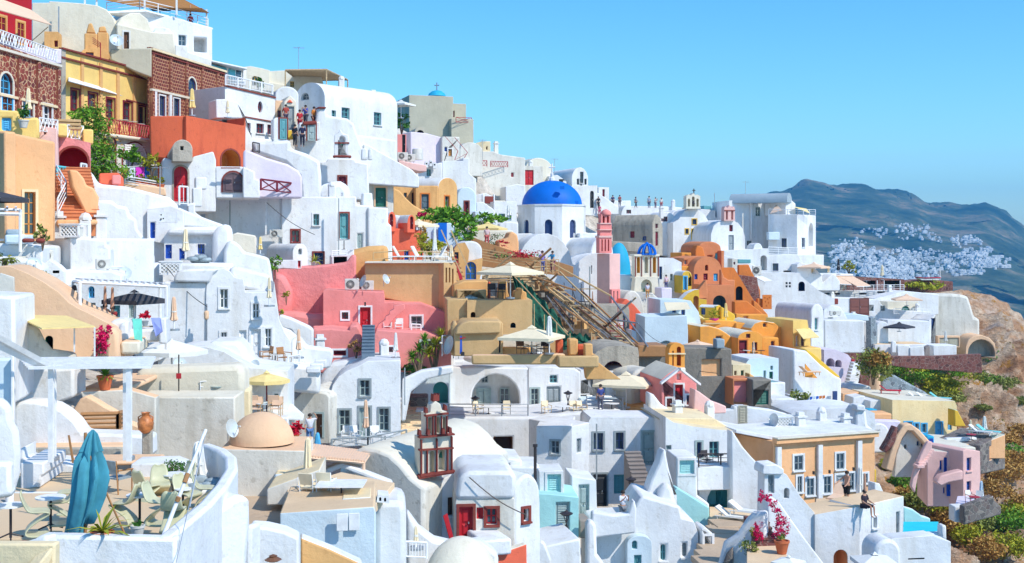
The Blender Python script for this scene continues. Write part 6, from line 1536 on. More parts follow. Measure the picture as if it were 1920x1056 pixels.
X('diagonal_beam','paint_wh',[(-20,610,31),(0,628,31),(100,683,32),(85,686,32),(-20,636,31)],.14)
T('clay_amphora','brown clay amphora on a wall post right of the pergola','amphora')
c=P(273,812,37);cur['t'].location=c;m=MB();m.lathe(c,[(.1,0),(.22,.12),(.24,.3),(.18,.45),(.1,.52),(.11,.58),(.15,.62),(.12,.62),(.08,.55)],'amphoramat',20);m.build('jar',cur['t'],smooth=True)
for s in(-1,1):m=MB();m.bar(c+Vector((.1*s,0,.55)),c+Vector((.22*s,0,.48)),.02,'amphoramat');m.bar(c+Vector((.22*s,0,.48)),c+Vector((.22*s,0,.36)),.02,'amphoramat');m.build('handle',cur['t'])
T('amphora_post','rough stone post under the clay amphora','post');V('post','oldstone',RC(266,812,282,872),37,5,.4,bev=.03)
T('orange_pole','thin orange pole leaning behind the blue folded parasol','pole');X('pole','paint_wd',[(128,816,29),(131,816,29),(140,868,29),(136,868,29)],.04)
root=E('parasol','big folded teal blue parasol draped over its wooden pole on the bistro terrace','parasol',P(158,1000,26.4))
b=P(160,1003,26.4);m=MB();m.bar(b,b+Vector((0,0,2.2)),.035,'paint_wd',8);m.build('pole',root)
m=MB();m.bar(P(166,850,26.3),P(234,1002,26.6),.025,'paint_wd',6);m.build('strut',root)
m=MB();nn=84;rg=random.Random(5)
pts=[(174,806,2),(173,814,9),(171,830,15),(170,846,21),(170,851,17),(168,868,28),(169,890,33),(168,925,34),(163,955,32),(157,980,29),(150,1002,26)]
rings=[]
for k,(x,y,w_)in enumerate(pts):
 cc=P(x,y,26.4);ring=[];rr=w_*.86/F*26.4
 for i in range(nn):
  t=2*math.pi*i/nn;f=1+.26*math.sin(7*t+k*.35)+.13*math.sin(13*t+.6*k)+.06*math.sin(3*t+k)
  drop=(.12*math.sin(2*t+1)+.07*math.sin(5*t))*(k>3)-(.28 if k>6 and math.cos(t)>.1 else 0)*-1
  ring.append(cc+Vector((rr*f*math.cos(t),rr*.75*f*math.sin(t),drop)))
 rings.append(ring)
for k in range(len(rings)-1):
 for i in range(nn):m.face([rings[k][i],rings[k][(i+1)%nn],rings[k+1][(i+1)%nn],rings[k+1][i]],'canvasblue',None,True)
m.face(rings[0],'canvasblue');o=m.build('folded_canopy',root);o.modifiers.new('cloth','SOLIDIFY').thickness=.02
def schair(px,py,d,rz,label,sc=1.0,rough=0):
 0
 b,r=at(px,py,d,rz);root=E('moulded_chair',label,'chair',b,'moulded S shaped chairs')
 pr=[(-.24,.02),(.0,.0),(.2,.02),(.25,.1),(.14,.24),(-.04,.36),(-.2,.43),(-.22,.46),(-.1,.45),(.08,.44),(.18,.47),(.24,.58),(.30,.72),(.33,.84),(.30,.87)]
 wd=[.22,.25,.25,.23,.19,.2,.22,.23,.235,.235,.23,.21,.2,.15,.07]
 m=MB();n=6
 g=[[b+r@(Vector((w_*(2*j/n-1),y,z+(.03*(2*j/n-1)**2 if 7<i else 0)))*sc)for j in range(n+1)]for i,((y,z),w_)in enumerate(zip(pr,wd))]
 for i in range(len(g)-1):
  for j in range(n):m.face([g[i][j],g[i][j+1],g[i+1][j+1],g[i+1][j]],'chairlime',None,True)
 o=m.build('shell',root);sd=o.modifiers.new('thick','SOLIDIFY');sd.thickness=.045;sb=o.modifiers.new('smooth','SUBSURF');sb.levels=1;sb.render_levels=1
for i,(x,y,d,rz,l)in enumerate(((70,1005,26.5,110,'leftmost pale lime S shaped chair facing the round white tables'),(112,985,27.6,-70,'lime S shaped chair right of the round table left of the blue parasol'),(128,965,29,-80,'lime S shaped chair half hidden behind the blue parasol'),(232,987,27.6,-100,'lime S shaped chair between blue parasol and round pedestal table'),(298,985,27.5,80,'lime S shaped chair right of the round pedestal table'),(325,1000,26.8,185,'lime S shaped chair seen from behind near the leaning mast'),(352,965,30,60,'lime S shaped chair by the small far table under the mast'),(385,955,30.5,100,'low lime S shaped chair beside the curved parapet'),(300,945,32,20,'lime S shaped chair behind the pedestal table near the cushions'),(340,935,33,-40,'lime S shaped chair at the back under the folded white parasol'),(275,950,31.5,150,'lime S shaped chair at the back left of the cushions'))):schair(x,y,d,rz,l,1.12)
for x,y,d,r_,l in((95,993,27.4,.33,'round white table left of the blue parasol'),(20,1010,26.5,.32,'round white table with lower shelf at the left edge'),(262,988,27.8,.3,'round white pedestal table in front of the lime chairs'),(325,940,32.5,.32,'round white table at the back of the bistro terrace'),(343,972,30,.2,'small round white table by the leaning mast')):
 table(x,y,d,l,r_,.72,'paint_wh','round bistro tables')
T('long_bench_table','low cream stone ledge with cups at the left of the bistro terrace','ledge');slab('top','flagstone',[(0,925,33),(130,925,0),(140,905,0),(0,902,0)],.3);V('front','white',RC(-20,925,130,950),32.3,0,.3)
T('paint_tin','white paint tin with red rim on the cream ledge','tin');m=MB();c=P(18,940,31);cur['t'].location=c;m.lathe(c,[(.1,0),(.1,.2),(.09,.21)],'paint_wh',16);m.build('tin',cur['t'],smooth=True);m=MB();m.lathe(c,[(.085,.19),(.08,.24),(0,.25)],'paint_rd',16);m.build('contents',cur['t'],smooth=True)
T('red_lid_tub','white tub with bright red lid at the bottom left corner wall','tub');m=MB();c=P(40,1022,23.2);cur['t'].location=c;m.lathe(c-Vector((0,0,.1)),[(.13,0),(.14,.12),(.14,.13)],'paint_wh',18);m.build('tub',cur['t'],smooth=True);m=MB();m.lathe(c,[(.15,.0),(.15,.05),(0,.06)],'paint_rd',18);m.build('lid',cur['t'],smooth=True)
pot(192,1008,24.6,.22,.12,'spiky agave in a shallow orange clay bowl on the front parapet','terracottapot','leafyellow',.75,.3,26,None,True)
pot(258,1012,25.6,.14,.3,'small white bucket beside the pedestal table foot','acwhite','leafdark',.05,.05,6,None)
T('cushion_heap','heap of dark and white cushions at the end of the curved parapet','cushions');cur['t'].location=P(380,925,32)
for i,(x,y,mt)in enumerate(((365,915,'cushion'),(378,922,'canvaswhite'),(392,912,'cushion'),(400,905,'cushion'),(355,905,'canvaswhite'),(372,900,'cushion'),(300,895,'cushion'),(315,898,'canvaswhite'))):m=MB();blob(m,P(x,y,32+i*.2),.24,.2,.13,mt,seed=i+20);m.build('cushion',cur['t'])
T('leaning_mast','long white weathered mast with tackle leaning over the bistro terrace','mast')
m=MB();m.bar(P(305,1008,24.8),P(386,806,26.5),.045,'white',10,.035);cur['t'].location=P(305,1008,24.8);m.build('pole',cur['t']);m=MB();m.bar(P(346,905,25.6),P(352,888,25.7),.052,'paint_wd',8);m.bar(P(332,940,25.3),P(335,932,25.3),.052,'paint_wd',8);m.build('band',cur['t'])
for k,(a,b)in enumerate((((386,808,26.5),(330,1056,24)),((384,815,26.4),(356,950,25.5)))):m=MB();m.bar(P(*a),P(*b),.008,'metal',4);m.build('rope',cur['t'])
umbrella(372,922,33.5,1.35,.85,'canvaswhite','short folded white parasol behind the leaning mast',False)
shrub(325,890,33.5,.42,.22,'leafdark','dark green bush with orange flowers on the white bench behind the tables','garden_plant','plant',700,.035)
T('folded_table_frames','row of upturned steel table frames along the back of the bistro terrace','table frames');cur['t'].location=P(320,910,34)
for i in range(3):m=MB();m.bar(P(240,904+i*3,34.5-i*.3),P(398,904+i*3,34.5-i*.3),.025,'metal',5);m.build('frame_bar',cur['t'])
chair(222,925,32.5,150,'wooden folding chair with grey cloth back behind the blue parasol','paint_wd','cushion',None,.55)
T('plant_bench','white built bench with sloped white block behind the bistro tables','bench');V('bench','white',[(245,870),(320,868),(350,880),(352,930),(245,930)],34.6,3,1.2,bev=.05);V('block','white',[(322,898),(362,865),(374,872),(374,905),(322,930)],34,3,.8,bev=.05)
T('cream_wall_house','broad cream white wall with flat terrace roof behind the amphora')
V('wall','whiteold',[(254,745),(440,745),(442,870),(405,900),(254,860)],46,3,2.2,bev=.06,rim=False,top='creamlight');V('vault','creamlight',[(252,716),(256,698),(264,690),(450,684),(458,700),(458,745),(252,745)],48.6,3,1.5,bev=.3);V('wall','cream',[(438,745),(455,730),(470,732),(470,800),(442,800)],49,10,2)
V('steps','whiteblue',RC(380,888,409,925),45,3,2,'n 392 900 8 6 dk');V('step','greyplaster',RC(376,884,409,888),44.8,3,2.2)
T('big_white_parasol','large white open parasol on the terrace above the cream wall','parasol');c=P(322,690,52);cur['t'].location=c;m=MB();m.bar(c,c+Vector((0,0,1.25)),.04,'paint_wh');m.build('pole',cur['t'])
m=MB();ap=P(322,637,52);rim_=[ap+Vector((math.cos(i*math.pi/4+.2)*1.5,math.sin(i*math.pi/4+.2)*1.5,-.45))for i in range(8)]
for i in range(8):m.face([rim_[i],rim_[(i+1)%8],ap],'canvaswhite')
for i in range(8):m.face([rim_[i],rim_[(i+1)%8],rim_[(i+1)%8]-Vector((0,0,.18)),rim_[i]-Vector((0,0,.18))],'canvaswhite')
m.build('canopy',cur['t'])
T('thin_black_mast','thin black antenna mast on the cream terrace roof','mast');X('mast','iron',[(334.5,665,48),(336.5,665,48),(336.5,745,48),(334.5,745,48)],.04);X('clamp','redmetal',[(331,700,47.9),(340,700,47.9),(340,710,47.9),(331,710,47.9)],.06)
dish(337,684,50,.28,-60,'grey blue dish below the big white parasol');dish(229,668,49,.40,-80,'green grey dish edge above the stained wall')
table(407,744,49,'pale green bistro table on the cream terrace roof',.32,.42,'paint_gr',None);chair(385,744,49,-70,'white chair left of the pale green bistro table')
T('middle_white_roofs','white house roofs and walls between the cream wall and tall vault fronted house')
V('wall','white',[(296,668),(330,655),(385,650),(420,660),(470,690),(540,695),(540,800),(296,720)],56,6,4,'w 518 744 8 12 gr+white',bev=.15);V('wall','white',[(390,650),(392,640),(445,640),(458,655),(470,680),(520,688),(520,720),(390,700)],58,6,3,bev=.2)
V('wall','white',[(262,655),(268,648),(295,648),(300,675),(262,690)],54,6,2,'n 276 664 8 16 lightpink')
T('dome_house','square white base with smooth sand coloured dome left of the closed parasols','house')
V('base','whiteold',[(412,842),(572,845),(572,975),(410,962)],43.5,4,3.2,bev=.05,top='sand')
m=MB();c=P(491,842,45);rr=60/F*45;m.lathe((c.x,c.y,P(412,842,43.5).z),[(rr*math.cos(t*math.pi/24),56/F*45.6*math.sin(t*math.pi/24))for t in range(13)],'sand',36);m.build('dome',cur['t'],smooth=True)
dish(432,804,44,.33,-25,'large round grey green dish left of the sand coloured dome',15);pot(552,826,50,.2,.25,'red flowering plant in a pot right of the sand coloured dome','terracottapot','flowerred',.45,.28,240,None)
T('parasol_balcony','white balcony terrace with yellow parasol above the dome');slab('floor','floor',[(452,780,56),(545,780,0),(548,768,0),(458,768,0)],.3);V('front_wall','white',[(448,783),(540,783),(542,840),(448,840)],54,4,1,bev=.06);V('recess','whiteold',RC(448,790,458,815),53.8,4,.4,'o 453 800 6 14 dk')
umbrella(500,777,56,1.95,1.05,'canvasyellow','pale yellow open parasol on red pole above the dome',True,'paint_mr',False)
for i,(x,y,rz)in enumerate(((476,778,180),(515,778,180),(480,784,0),(518,784,0))):chair(x,y,55.5-i*.3,rz,['back left','back right','front left','front right'][i]+' peach chair under the pale yellow parasol','paint_lw','canvaspeach')
table(500,781,55.4,'pale table under the yellow parasol above the dome',.5,.6,'whiteblue',None)
T('white_flat_parasol','large white open parasol seen edge on above the dome terrace','parasol');c=P(525,800,57);cur['t'].location=c;m=MB();m.bar(c,P(525,760,57),.04,'paint_wh');m.build('pole',cur['t']);X('canopy','canvaswhite',[(490,773,56),(505,757,58),(548,760,58.5),(570,780,56.5),(568,790,54.5),(525,785,54.5)],.06)
T('grey_window_house','white house with grey framed windows and rising vaulted roof in the centre left')
V('front_wall','white',[(618,835),(618,742),(624,722),(635,706),(650,696),(672,687),(690,677),(751,676),(751,838)],68,6,7,'w 684 728 18 30 gr+paint_gy;w 646 790 20 42 gr+paint_gy;d 684 792 20 56 gr+paint_gy;w 720 787 18 42 gr+paint_gy',bev=.08)
V('roof','white',[(590,735),(605,700),(625,680),(700,667),(712,680),(660,690),(620,740)],72,6,2,bev=.3);V('annex','whiteold',[(540,830),(540,762),(572,730),(612,738),(618,745),(618,832)],67.2,-10,4,'d 598 798 13 44 br+gr',bev=.08)
T('grey_cross_fence','grey crossed lattice fence in front of the grey window house','railing');cur['t'].location=P(690,832,62);cur['loc']=1;railing('lattice','',[(622,840,62),(690,836,62.5),(762,822,64)],.45,'paint_gy','x',part=True,r=.03)
umbrella(686,824,64.5,2.05,.6,'canvaspeach','closed peach parasol before the grey framed door',False)
for i,(x,l)in enumerate(((650,'white chair left below the grey framed windows'),(705,'white chair right of the closed peach parasol'),(668,'second white chair below the grey framed windows'))):chair(x,832,65,20*i,l,'paint_wh')
table(722,832,64.5,'white table right of the closed peach parasol',.45,.5,'paint_wh',None)
person(581,838,62,1.7,20,'person in a white top raising an arm beside the brown door',(.7,.7,.75),(.1,.2,.4),'raise')
T('blue_board','bright blue folded sun shade beside the person with raised arm','folded shade');V('cloth','paint_lb',[(588,838),(592,812),(598,812),(602,838)],61,5,.3)
T('centre_small_walls','white curved stair walls with tables right of the tall vault fronted house','wall')
V('wall','white',[(520,600),(524,590),(545,596),(580,612),(588,618),(588,660),(570,660),(545,620),(520,615)],70,8,.8,bev=.12);V('wall','white',[(545,640),(560,630),(575,650),(620,655),(626,662),(620,690),(520,700),(545,672)],66,8,1.2,bev=.2);V('wall','white',[(490,676),(560,685),(600,690),(600,740),(540,735),(490,700)],64,8,3,bev=.2)
V('wall','white',[(524,612),(545,620),(566,640),(574,660),(572,685),(524,680)],68.5,8,.5,bev=.1)
umbrella(560,672,64,1.5,.5,'canvaspeach','closed peach parasol on the curved white stair terrace',False);table(516,682,61,'small table between orange chairs left of the curved stair',.3,.45,'acwhite',None)
chair(498,684,61.2,-60,'orange wicker chair left of the small table','paint_wd','paint_wd',None);chair(534,686,61,60,'orange wicker chair right of the small table','paint_wd','paint_wd',None)
railing('white_picket','white picket railing at the curved stair terrace',[(540,686,60.5),(562,682,61.5)],.45,'paint_wh','bars',.12);dish(478,688,58,.33,-120,'pale round dish left of the orange wicker chairs')
for i in range(3):V('step','white',RC(574+i*8,690-i*7,600+i*6,700-i*5),62+i,8,.8,bev=.05)
dish(650,886,47,.28,-60,'cream round dish under the slatted roof pergola')
pergola('striped_pergola','flat roofed pergola with tan and cream squares in the lower centre',[(570,858,44),(682,868,46),(694,850,51),(583,836,50)],1.35,'canvaspeach',22,slat=.2)
umbrella(577,950,42.5,2.35,.65,'canvas','tall closed cream parasol above the lower centre terrace',False)
T('lower_centre_terrace','white and tan terrace with low walls in the lower centre','terrace')
slab('floor','paving',[(440,1000,38),(540,990,0),(600,880,0),(450,880,0),(420,930,0)],.4);slab('upper_floor','floor',[(525,962,37.5),(700,950,0),(740,905,0),(640,885,0),(540,915,0)],.3)
V('ramp_wall','whiteold',[(500,920),(502,916),(600,880),(600,946),(500,948)],41,4,2.5,bev=.05,top='cream');V('box','whiteblue',RC(514,888,545,918),43,4,2.2,top='cream')
T('pale_blue_front_wall','plain pale blue white wall with white double hatch at the bottom centre left','wall')
V('wall','whiteblue',[(525,962),(702,950),(704,960),(704,1200),(525,1200)],36.5,6,4,bev=.04,top='floor');V('hatch','paint_wh',RC(631,964,652,996),36.35,6,.08,bev=.01);V('hatch','paint_wh',RC(654,963,674,995),36.55,6,.08,bev=.01)
T('white_corner_block','rounded white wall block between the pale blue wall and belfry house','wall');V('wall','white',[(702,960),(703,948),(720,940),(757,940),(762,960),(762,1200),(702,1200)],40,6,2.5,bev=.2);V('wall','white',[(762,958),(785,990),(815,1012),(850,1020),(900,1015),(935,1040),(935,1200),(762,1200)],43,6,.8,bev=.15)
V('wall','white',[(585,890),(640,868),(736,905),(738,942),(730,940),(726,912),(640,878),(600,895)],45.5,6,.6,bev=.06);V('chimney_vent','white',[(706,942),(708,928),(728,930),(730,944)],39,6,.8,'O 713 936 4 7 dk;O 722 937 4 7 dk',bev=.03)
for i,(x,y,rz)in enumerate(((575,950,20),(590,955,10),(605,952,-10),(582,938,160),(612,936,170))):chair(x,y,40-i*.1,rz,['leftmost','second','third','back left','back right'][i]+' white director chair on the lower centre terrace','paint_wh','canvas','white director chairs')
table(640,948,39,'long white table on the lower centre terrace',.75,.7,'paint_wh',None,True)
T('counter_box','cream topped white counter on the lower centre terrace','counter');V('counter','whiteblue',[(642,935),(695,932),(697,955),(645,958)],38,6,1.5,bev=.03,top='cream')
T('lower_left_wall','lilac white sloped wall with wires at the bottom left of centre','wall');V('wall','white',[(465,1010),(470,988),(500,990),(535,998),(560,1010),(563,1200),(465,1200)],31,8,.8,bev=.06);V('side','white',[(395,1060),(460,985),(470,988),(470,1200),(395,1200)],30.5,-20,.5)
V('ochre_wall','ochre',[(564,1008),(620,1030),(680,1058),(680,1200),(564,1200)],32,10,.6,bev=.06,top='white')
m=MB();c=P(512,1052,28);m.lathe(c,[(.14,0),(.2,.03),(.08,.1),(.1,.12),(0,.16)],'paint_br',10);m.build('lamp',cur['t'])
T('belfry_house','long white vaulted chapel in the lower centre carrying the brown trimmed belfry','chapel')
V('gable_wall','whiteold',[(640,1000),(655,850),(680,838),(705,842),(730,852),(752,872),(770,895),(795,915),(795,1010),(795,1200),(700,1000)],50,-22,9,bev=.15,top='creamlight')
V('side_wall','white',[(795,915),(858,885),(862,892),(860,1040),(795,1040)],49.9,20,3,'o 806 985 16 46 br;w 845 950 10 34 br',bev=.08);V('vent','sand',RC(704,860,716,872),50.5,-22,.3,'o 710 866 8 8 dk')
T('brown_trimmed_belfry','ornate cream belfry with dark red brown pilasters and two green bells','bell tower')
V('base','maroonplaster',[(785,893),(851,882),(852,888),(786,899)],49,22,1,bev=.02)
V('lower_stage','creamlight',[(787,893),(787,820),(848,815),(848,884)],49.2,22,.7,'O 810 866 10 40 wh;O 828 862 12 40 wh',bev=.02)
for x,y0,y1,w_ in((789,824,890,2),(800,844,888,2),(818,822,886,2),(838,842,884,2),(846,818,882,2)):strip('pilaster','maroonplaster',x,y0,y1,w_,.14)
band('cornice','maroonplaster',785,842,849,838,3,.14);band('cornice','maroonplaster',784,818,850,812,3,.2);band('cornice','maroonplaster',786,889,850,880,4,.2)
V('upper_stage','creamlight',[(798,818),(798,775),(838,772),(838,815)],49.3,22,.6,'O 806 798 7 30 wh;O 821 797 7 30 wh;O 833 796 5 28 wh',bev=.02)
for x in(800,811,816,827,837):strip('pilaster','maroonplaster',x,780,816,1.6,.12)
band('cornice','maroonplaster',796,778,839,773,3,.16)
V('crown','creamlight',[(806,775),(808,760),(817,752),(826,758),(830,772)],49.4,22,.5,bev=.03);V('top','maroonplaster',[(812,753),(813,739),(816,742),(819,738),(822,742),(824,738),(824,752)],49.5,22,.35,bev=.01)
for x,y in((788,817),(845,812),(800,775),(836,770),(804,816),(832,814)):V('finial','maroonplaster',[(x-3,y),(x-2,y-12),(x,y-8),(x+2,y-10),(x+3,y)],49.1,22,.25,bev=.01)
for x,y in((815,858),(828,852)):m=MB();c=P(x,y,50);m.lathe(c,[(.13,-.12),(.1,0),(.06,.1),(0,.13)],'beltbronze',12);m.build('bell',cur['t'],smooth=True)
T('red_door_house','white vaulted house with bright red door and red shutters in the lower centre')
V('front_wall','whiteold',[(854,1030),(854,940),(856,935),(965,935),(965,1035)],48.2,6,4,'d 874 980 26 60 rd+maroonplaster;s 900 963 13 22 rd;w 922 969 20 30 rd+maroonplaster',bev=.08)
V('vault_wall','white',AR(964,935,1013,890,1200),48.6,35,5,'w 986 966 10 24 br+maroonplaster',bev=.12);V('terrace','white',RC(905,1015,960,1045),46.5,20,2)
V('step','white',[(855,930),(860,900),(868,890),(880,884),(960,884),(968,895),(965,936),(855,938)],48.1,6,4,bev=.3)
T('red_plank','bright red plank leaning on the chapel wall beside the red door','plank');V('plank','paint_rd',[(831,968),(839,963),(851,1010),(843,1012)],47,15,.08,bev=.01)
T('bottom_dome','cream dome cut by the bottom edge in the centre','dome');m=MB();c=P(865,1080,42);cur['t'].location=c;m.lathe(c-Vector((0,0,.6)),[(1.36*math.cos(t*math.pi/24),1.95*math.sin(t*math.pi/24))for t in range(13)],'creamlight',40);m.build('dome',cur['t'],smooth=True)
T('coral_low_wall','coral painted low wall right of the bottom dome','wall');V('wall','coral',[(932,1040),(988,1020),(990,1200),(932,1200)],47,20,.4,bev=.05,top='creamlight')
T('white_gate_garden','small white picket gate with closed parasol below the belfry house','gate');cur['loc']=1;cur['t'].location=P(770,1045,42);railing('gate','',[(752,1046,41),(800,1048,41.5)],.55,'paint_wh','bars',.1,part=True)
umbrella(780,1030,42,.8,.35,'canvas','small closed parasol by the white picket gate',False)
T('twin_chimney_vents','pair of small white arched chimney vents above the red door house','chimney')
for x in(889,898):V('vent','white',AR(x-5,866,x+4,862,882),60,6,.5,'O %d 873 4 8 cream'%x,bev=.03)
T('dry_stone_tank','white rimmed tank of dark rubble stone above the red door house','tank');V('wall','drystone',[(902,860),(955,866),(955,886),(902,880)],62,6,3,bev=.02);V('rim','white',[(901,856),(978,862),(980,870),(956,870),(901,862)],61.8,6,3.2,bev=.08);V('block','white',[(955,868),(978,862),(980,890),(955,890)],61.9,6,3,bev=.1)
T('black_flue','tall thin black flue pipe in the lower centre','chimney');c=P(1003.5,925,57);cur['t'].location=c;m=MB();m.bar(c,P(1003.5,836,57),.07,'iron',10);m.build('pipe',cur['t']);m=MB();m.bar(P(1003.5,838,57),P(1003.5,833,57),.11,'iron',10);m.build('cap',cur['t'])
T('loggia_house','white house with large arched loggia and grey doors above the centre terrace')
V('front_wall','white',[(842,785),(842,692),(850,688),(990,690),(992,695),(992,785)],84,3,5,'O 929 740 90 76 wh',bev=.12)
V('right_wall','white',[(991,785),(991,690),(1010,687),(1080,692),(1089,698),(1089,785)],84.2,10,5,'d 1038 752 26 54 gy;w 1003 745 14 32 gr+paint_gr;w 1038 711 14 14 te',bev=.12)
V('end_room','white',[(1089,760),(1089,694),(1160,696),(1160,760)],86,10,4,'w 1096 726 13 24 te;w 1126 727 20 28 te',bev=.08)
V('roof','white',[(800,692),(830,676),(880,674),(960,672),(1000,678),(1090,688),(1160,696),(1160,706),(800,700)],87,4,4,bev=.25)
fp=Pl(P(885,HY,85.3),R(3))
for k,cx,cy,w_,h_,st in(('d',907,754,28,52,'paint_gr'),('w',946,747,18,38,'paint_gr'),('w',909,711,12,14,'paint_gy')):
 a0,_=fp.uv(cx-w_/2,cy);b0,_=fp.uv(cx+w_/2,cy);_,z1=fp.uv(cx,cy-h_/2);_,z0=fp.uv(cx,cy+h_/2);fitting(k,fp,opening_poly(k,a0,b0,z0,z1),.2,st,None,cur['t'],h_)
V('curved_wing','whiteblue',[(758,775),(770,740),(790,715),(815,697),(842,690),(842,785),(800,790)],83.2,3,2,'O 826 736 28 40 turquoise',bev=.1)
T('cushion_bag','large pale grey cushion bag lying on the loggia house roof','cushions');cur['t'].location=P(912,680,82)
for i,(x,y,rx)in enumerate(((900,672,1.1),(925,671,1.1),(912,667,1.2))):m=MB();blob(m,P(x,y,84+i*.3),rx,.6,.3,'greyroof' if i==5 else 'canvaswhite',12,i+2);m.build('bag',cur['t'])
T('centre_terrace','long curved white terrace wall in the centre below the loggia house','terrace')
V('wall','white',[(838,905),(838,782),(1000,782),(1060,776),(1110,772),(1172,775),(1180,790),(1180,905)],78,4,6,'o 943 839 34 38 br',bev=.15,top='white')
railing('terrace_rail','',[(842,780,78.2),(990,780,78.8)],.75,'metal','rails',part=True);railing('terrace_rail','',[(1100,768,80),(1168,770,81)],.9,'metal','rails',part=True)
V('hot_tub_wall','whiteblue',[(1089,748),(1160,748),(1168,755),(1168,768),(1089,768)],84,8,1.5,bev=.04)
for x,y,h_,l in((891,776,.9,'black lantern stand in front of the loggia left'),(1065,772,1.1,'tall black lantern stand in front of the right room'),(1062,1000,.8,'black lantern stand by the turquoise shuttered door'),(1183,930,.8,'black lantern stand behind the man in the white shirt')):
 d=80 if y<900 else 57 if x<1100 else 68;b=P(x,y,d);rt=E('lantern_stand',l,'lantern',b);m=MB()
 for s in(-1,0,1):m.bar(b+Vector((.16*s,.05*(s==0),0)),b+Vector((-.12*s,0,h_)),.025,'iron',5)
 m.build('legs',rt,weld=False);m=MB();m.lathe(b+Vector((0,0,h_)),[(.1,0),(.3,.1),(.3,.14),(.12,.2),(0,.3)],'iron',12);m.build('lamp',rt)
person(1126,772,80,1.8,200,'man in a navy shirt and shorts standing on the centre terrace',(.05,.07,.25),(.1,.1,.14));
table(916,778,79.5,'white table before the loggia arch',.5,.55,'paint_wh',None);table(1055,776,79.5,'white table before the grey door right of the loggia',.5,.5,'paint_wh',None);table(1147,772,80.5,'round white table beside the man in navy',.5,.55,'paint_wh',None)
for x,l in((897,'cream chair left in front of the loggia arch'),(950,'grey chair right in front of the loggia arch'),(1025,'cream chair left of the grey door table'),(1078,'cream chair right of the grey door table'),(1092,'white chair at the left end of the small terrace with the man in navy')):chair(x,779,79.6,x%50,l,'paint_lw' if x!=950 else 'iron','canvas')
T('white_notch_house','white box house with small dark window under the centre terrace')
V('left_face','white',[(1005,930),(1005,800),(1072,798),(1072,960),(1072,930)],72,-6,4,'w 1041 839 15 24 gy+paint_gy',bev=.06);V('right_face','white',[(1071,950),(1071,800),(1105,792),(1105,950)],71.8,38,4,'d 1086 836 8 26 gy',bev=.06)
T('small_window_block','white block with four dark windows and grey doors right of the notch house')
V('front_wall','white',[(1104,945),(1104,790),(1108,783),(1250,783),(1250,850),(1250,945)],73.5,6,3.2,'w 1122 828 18 32 nv+paint_gy;w 1162 827 15 32 nv+paint_gy;d 1217 841 25 62 gr+paint_gr;d 1125 919 24 60 dk+paint_gy;s 1161 908 20 36 te',bev=.1)
stairs('stairgrey',1198,940,68,8,.95,12,.18,.3)
T('white_swirl_stack','tall swirling white chimney wall tapering to a point','wall')
V('wall','white',[(1205,960),(1212,930),(1222,900),(1236,870),(1242,850),(1248,842),(1251,860),(1255,880),(1262,905),(1268,930),(1275,965),(1205,1000)],62,10,1,'s 1257 946 15 28 wh+white',bev=.25)
V('body','white',[(1106,1000),(1110,986),(1120,982),(1186,978),(1190,950),(1205,930),(1275,950),(1280,970),(1300,975),(1310,1000),(1312,1200),(1106,1200)],60,4,3.5,'w 1196 1017 11 17 te;w 1194 1060 12 30 te;w 1244 1037 10 30 te;w 1284 1032 9 26 gy',bev=.35)
V('terrace_wall','white',[(1110,966),(1112,960),(1150,966),(1180,964),(1184,942),(1190,938),(1194,955),(1192,1000),(1110,1010)],59,4,.6,bev=.2);V('left_end','white',[(1100,985),(1108,975),(1118,985),(1120,1040),(1132,1056),(1132,1200),(1100,1200)],58.5,4,.8,bev=.15)
V('arch_wall','whiteblue',AR(1176,1020,1222,1005,1200),59.5,4,.6,'W 1190 1022 10 16 te;d 1196 1056 14 30 te',bev=.12);V('chimney','white',[(1232,940),(1240,915),(1252,905),(1262,918),(1272,960),(1232,965)],61.4,4,.8,bev=.2)
person(1168,984,60.9,1.72,30,'man in a white shirt looking at his phone by the swirling white wall',(.7,.72,.8),(.2,.22,.25),'phone')
T('small_courtyard_walls','white and pale turquoise courtyard walls with grey shuttered doors in the lower centre','house')
V('wall','lightturquoise',[(985,1020),(985,925),(1028,926),(1085,932),(1085,1020)],60,4,3,'s 1055 968 26 52 gr',bev=.05);V('box','white',[(1010,930),(1010,884),(1056,882),(1058,930)],60.8,4,2,'s 1039 906 26 34 lightturquoise+white',bev=.05)
V('wall','white',[(1072,980),(1072,893),(1118,900),(1120,975),(1110,1000)],63,6,2.5,'d 1095 943 20 68 gr',bev=.05);V('wall','white',[(940,920),(945,875),(1012,875),(1014,960),(940,960)],61.6,4,3,bev=.1)
V('step','stairgrey',RC(1086,975,1106,1010),61,6,1.5)
T('small_pool','small turquoise plunge pool with white rim at the bottom centre','pool');V('rim_wall','white',[(1008,1028),(1088,1010),(1090,1060),(1100,1200),(1008,1200)],54,12,3.2,bev=.08);slab('water','water',[(1012,1022,54.6),(1050,1022,0),(1070,1000,0),(1012,995,0)],.1);V('side','white',[(1005,1040),(1012,1015),(1022,1018),(1034,1050),(1034,1200),(1005,1200)],53.5,5,.5,bev=.1)
T('stone_steps_path','pale stone steps climbing left of the loggia house','steps');cur['loc']=None
V('planter_wall','drystone',RC(768,745,803,765),78,4,2);V('white_block','white',RC(779,768,800,790),76,4,1)
for i in range(6):V('step','flagstone',RC(752,805-i*9,800,814-i*9),70+i*1.6,4,1.8,bev=.04)
T('left_path_wall','white stair wall beside the yucca plants');V('wall','white',[(752,790),(754,712),(790,695),(850,686),(850,700),(800,712),(770,735),(760,790)],70,4,.8,bev=.1)
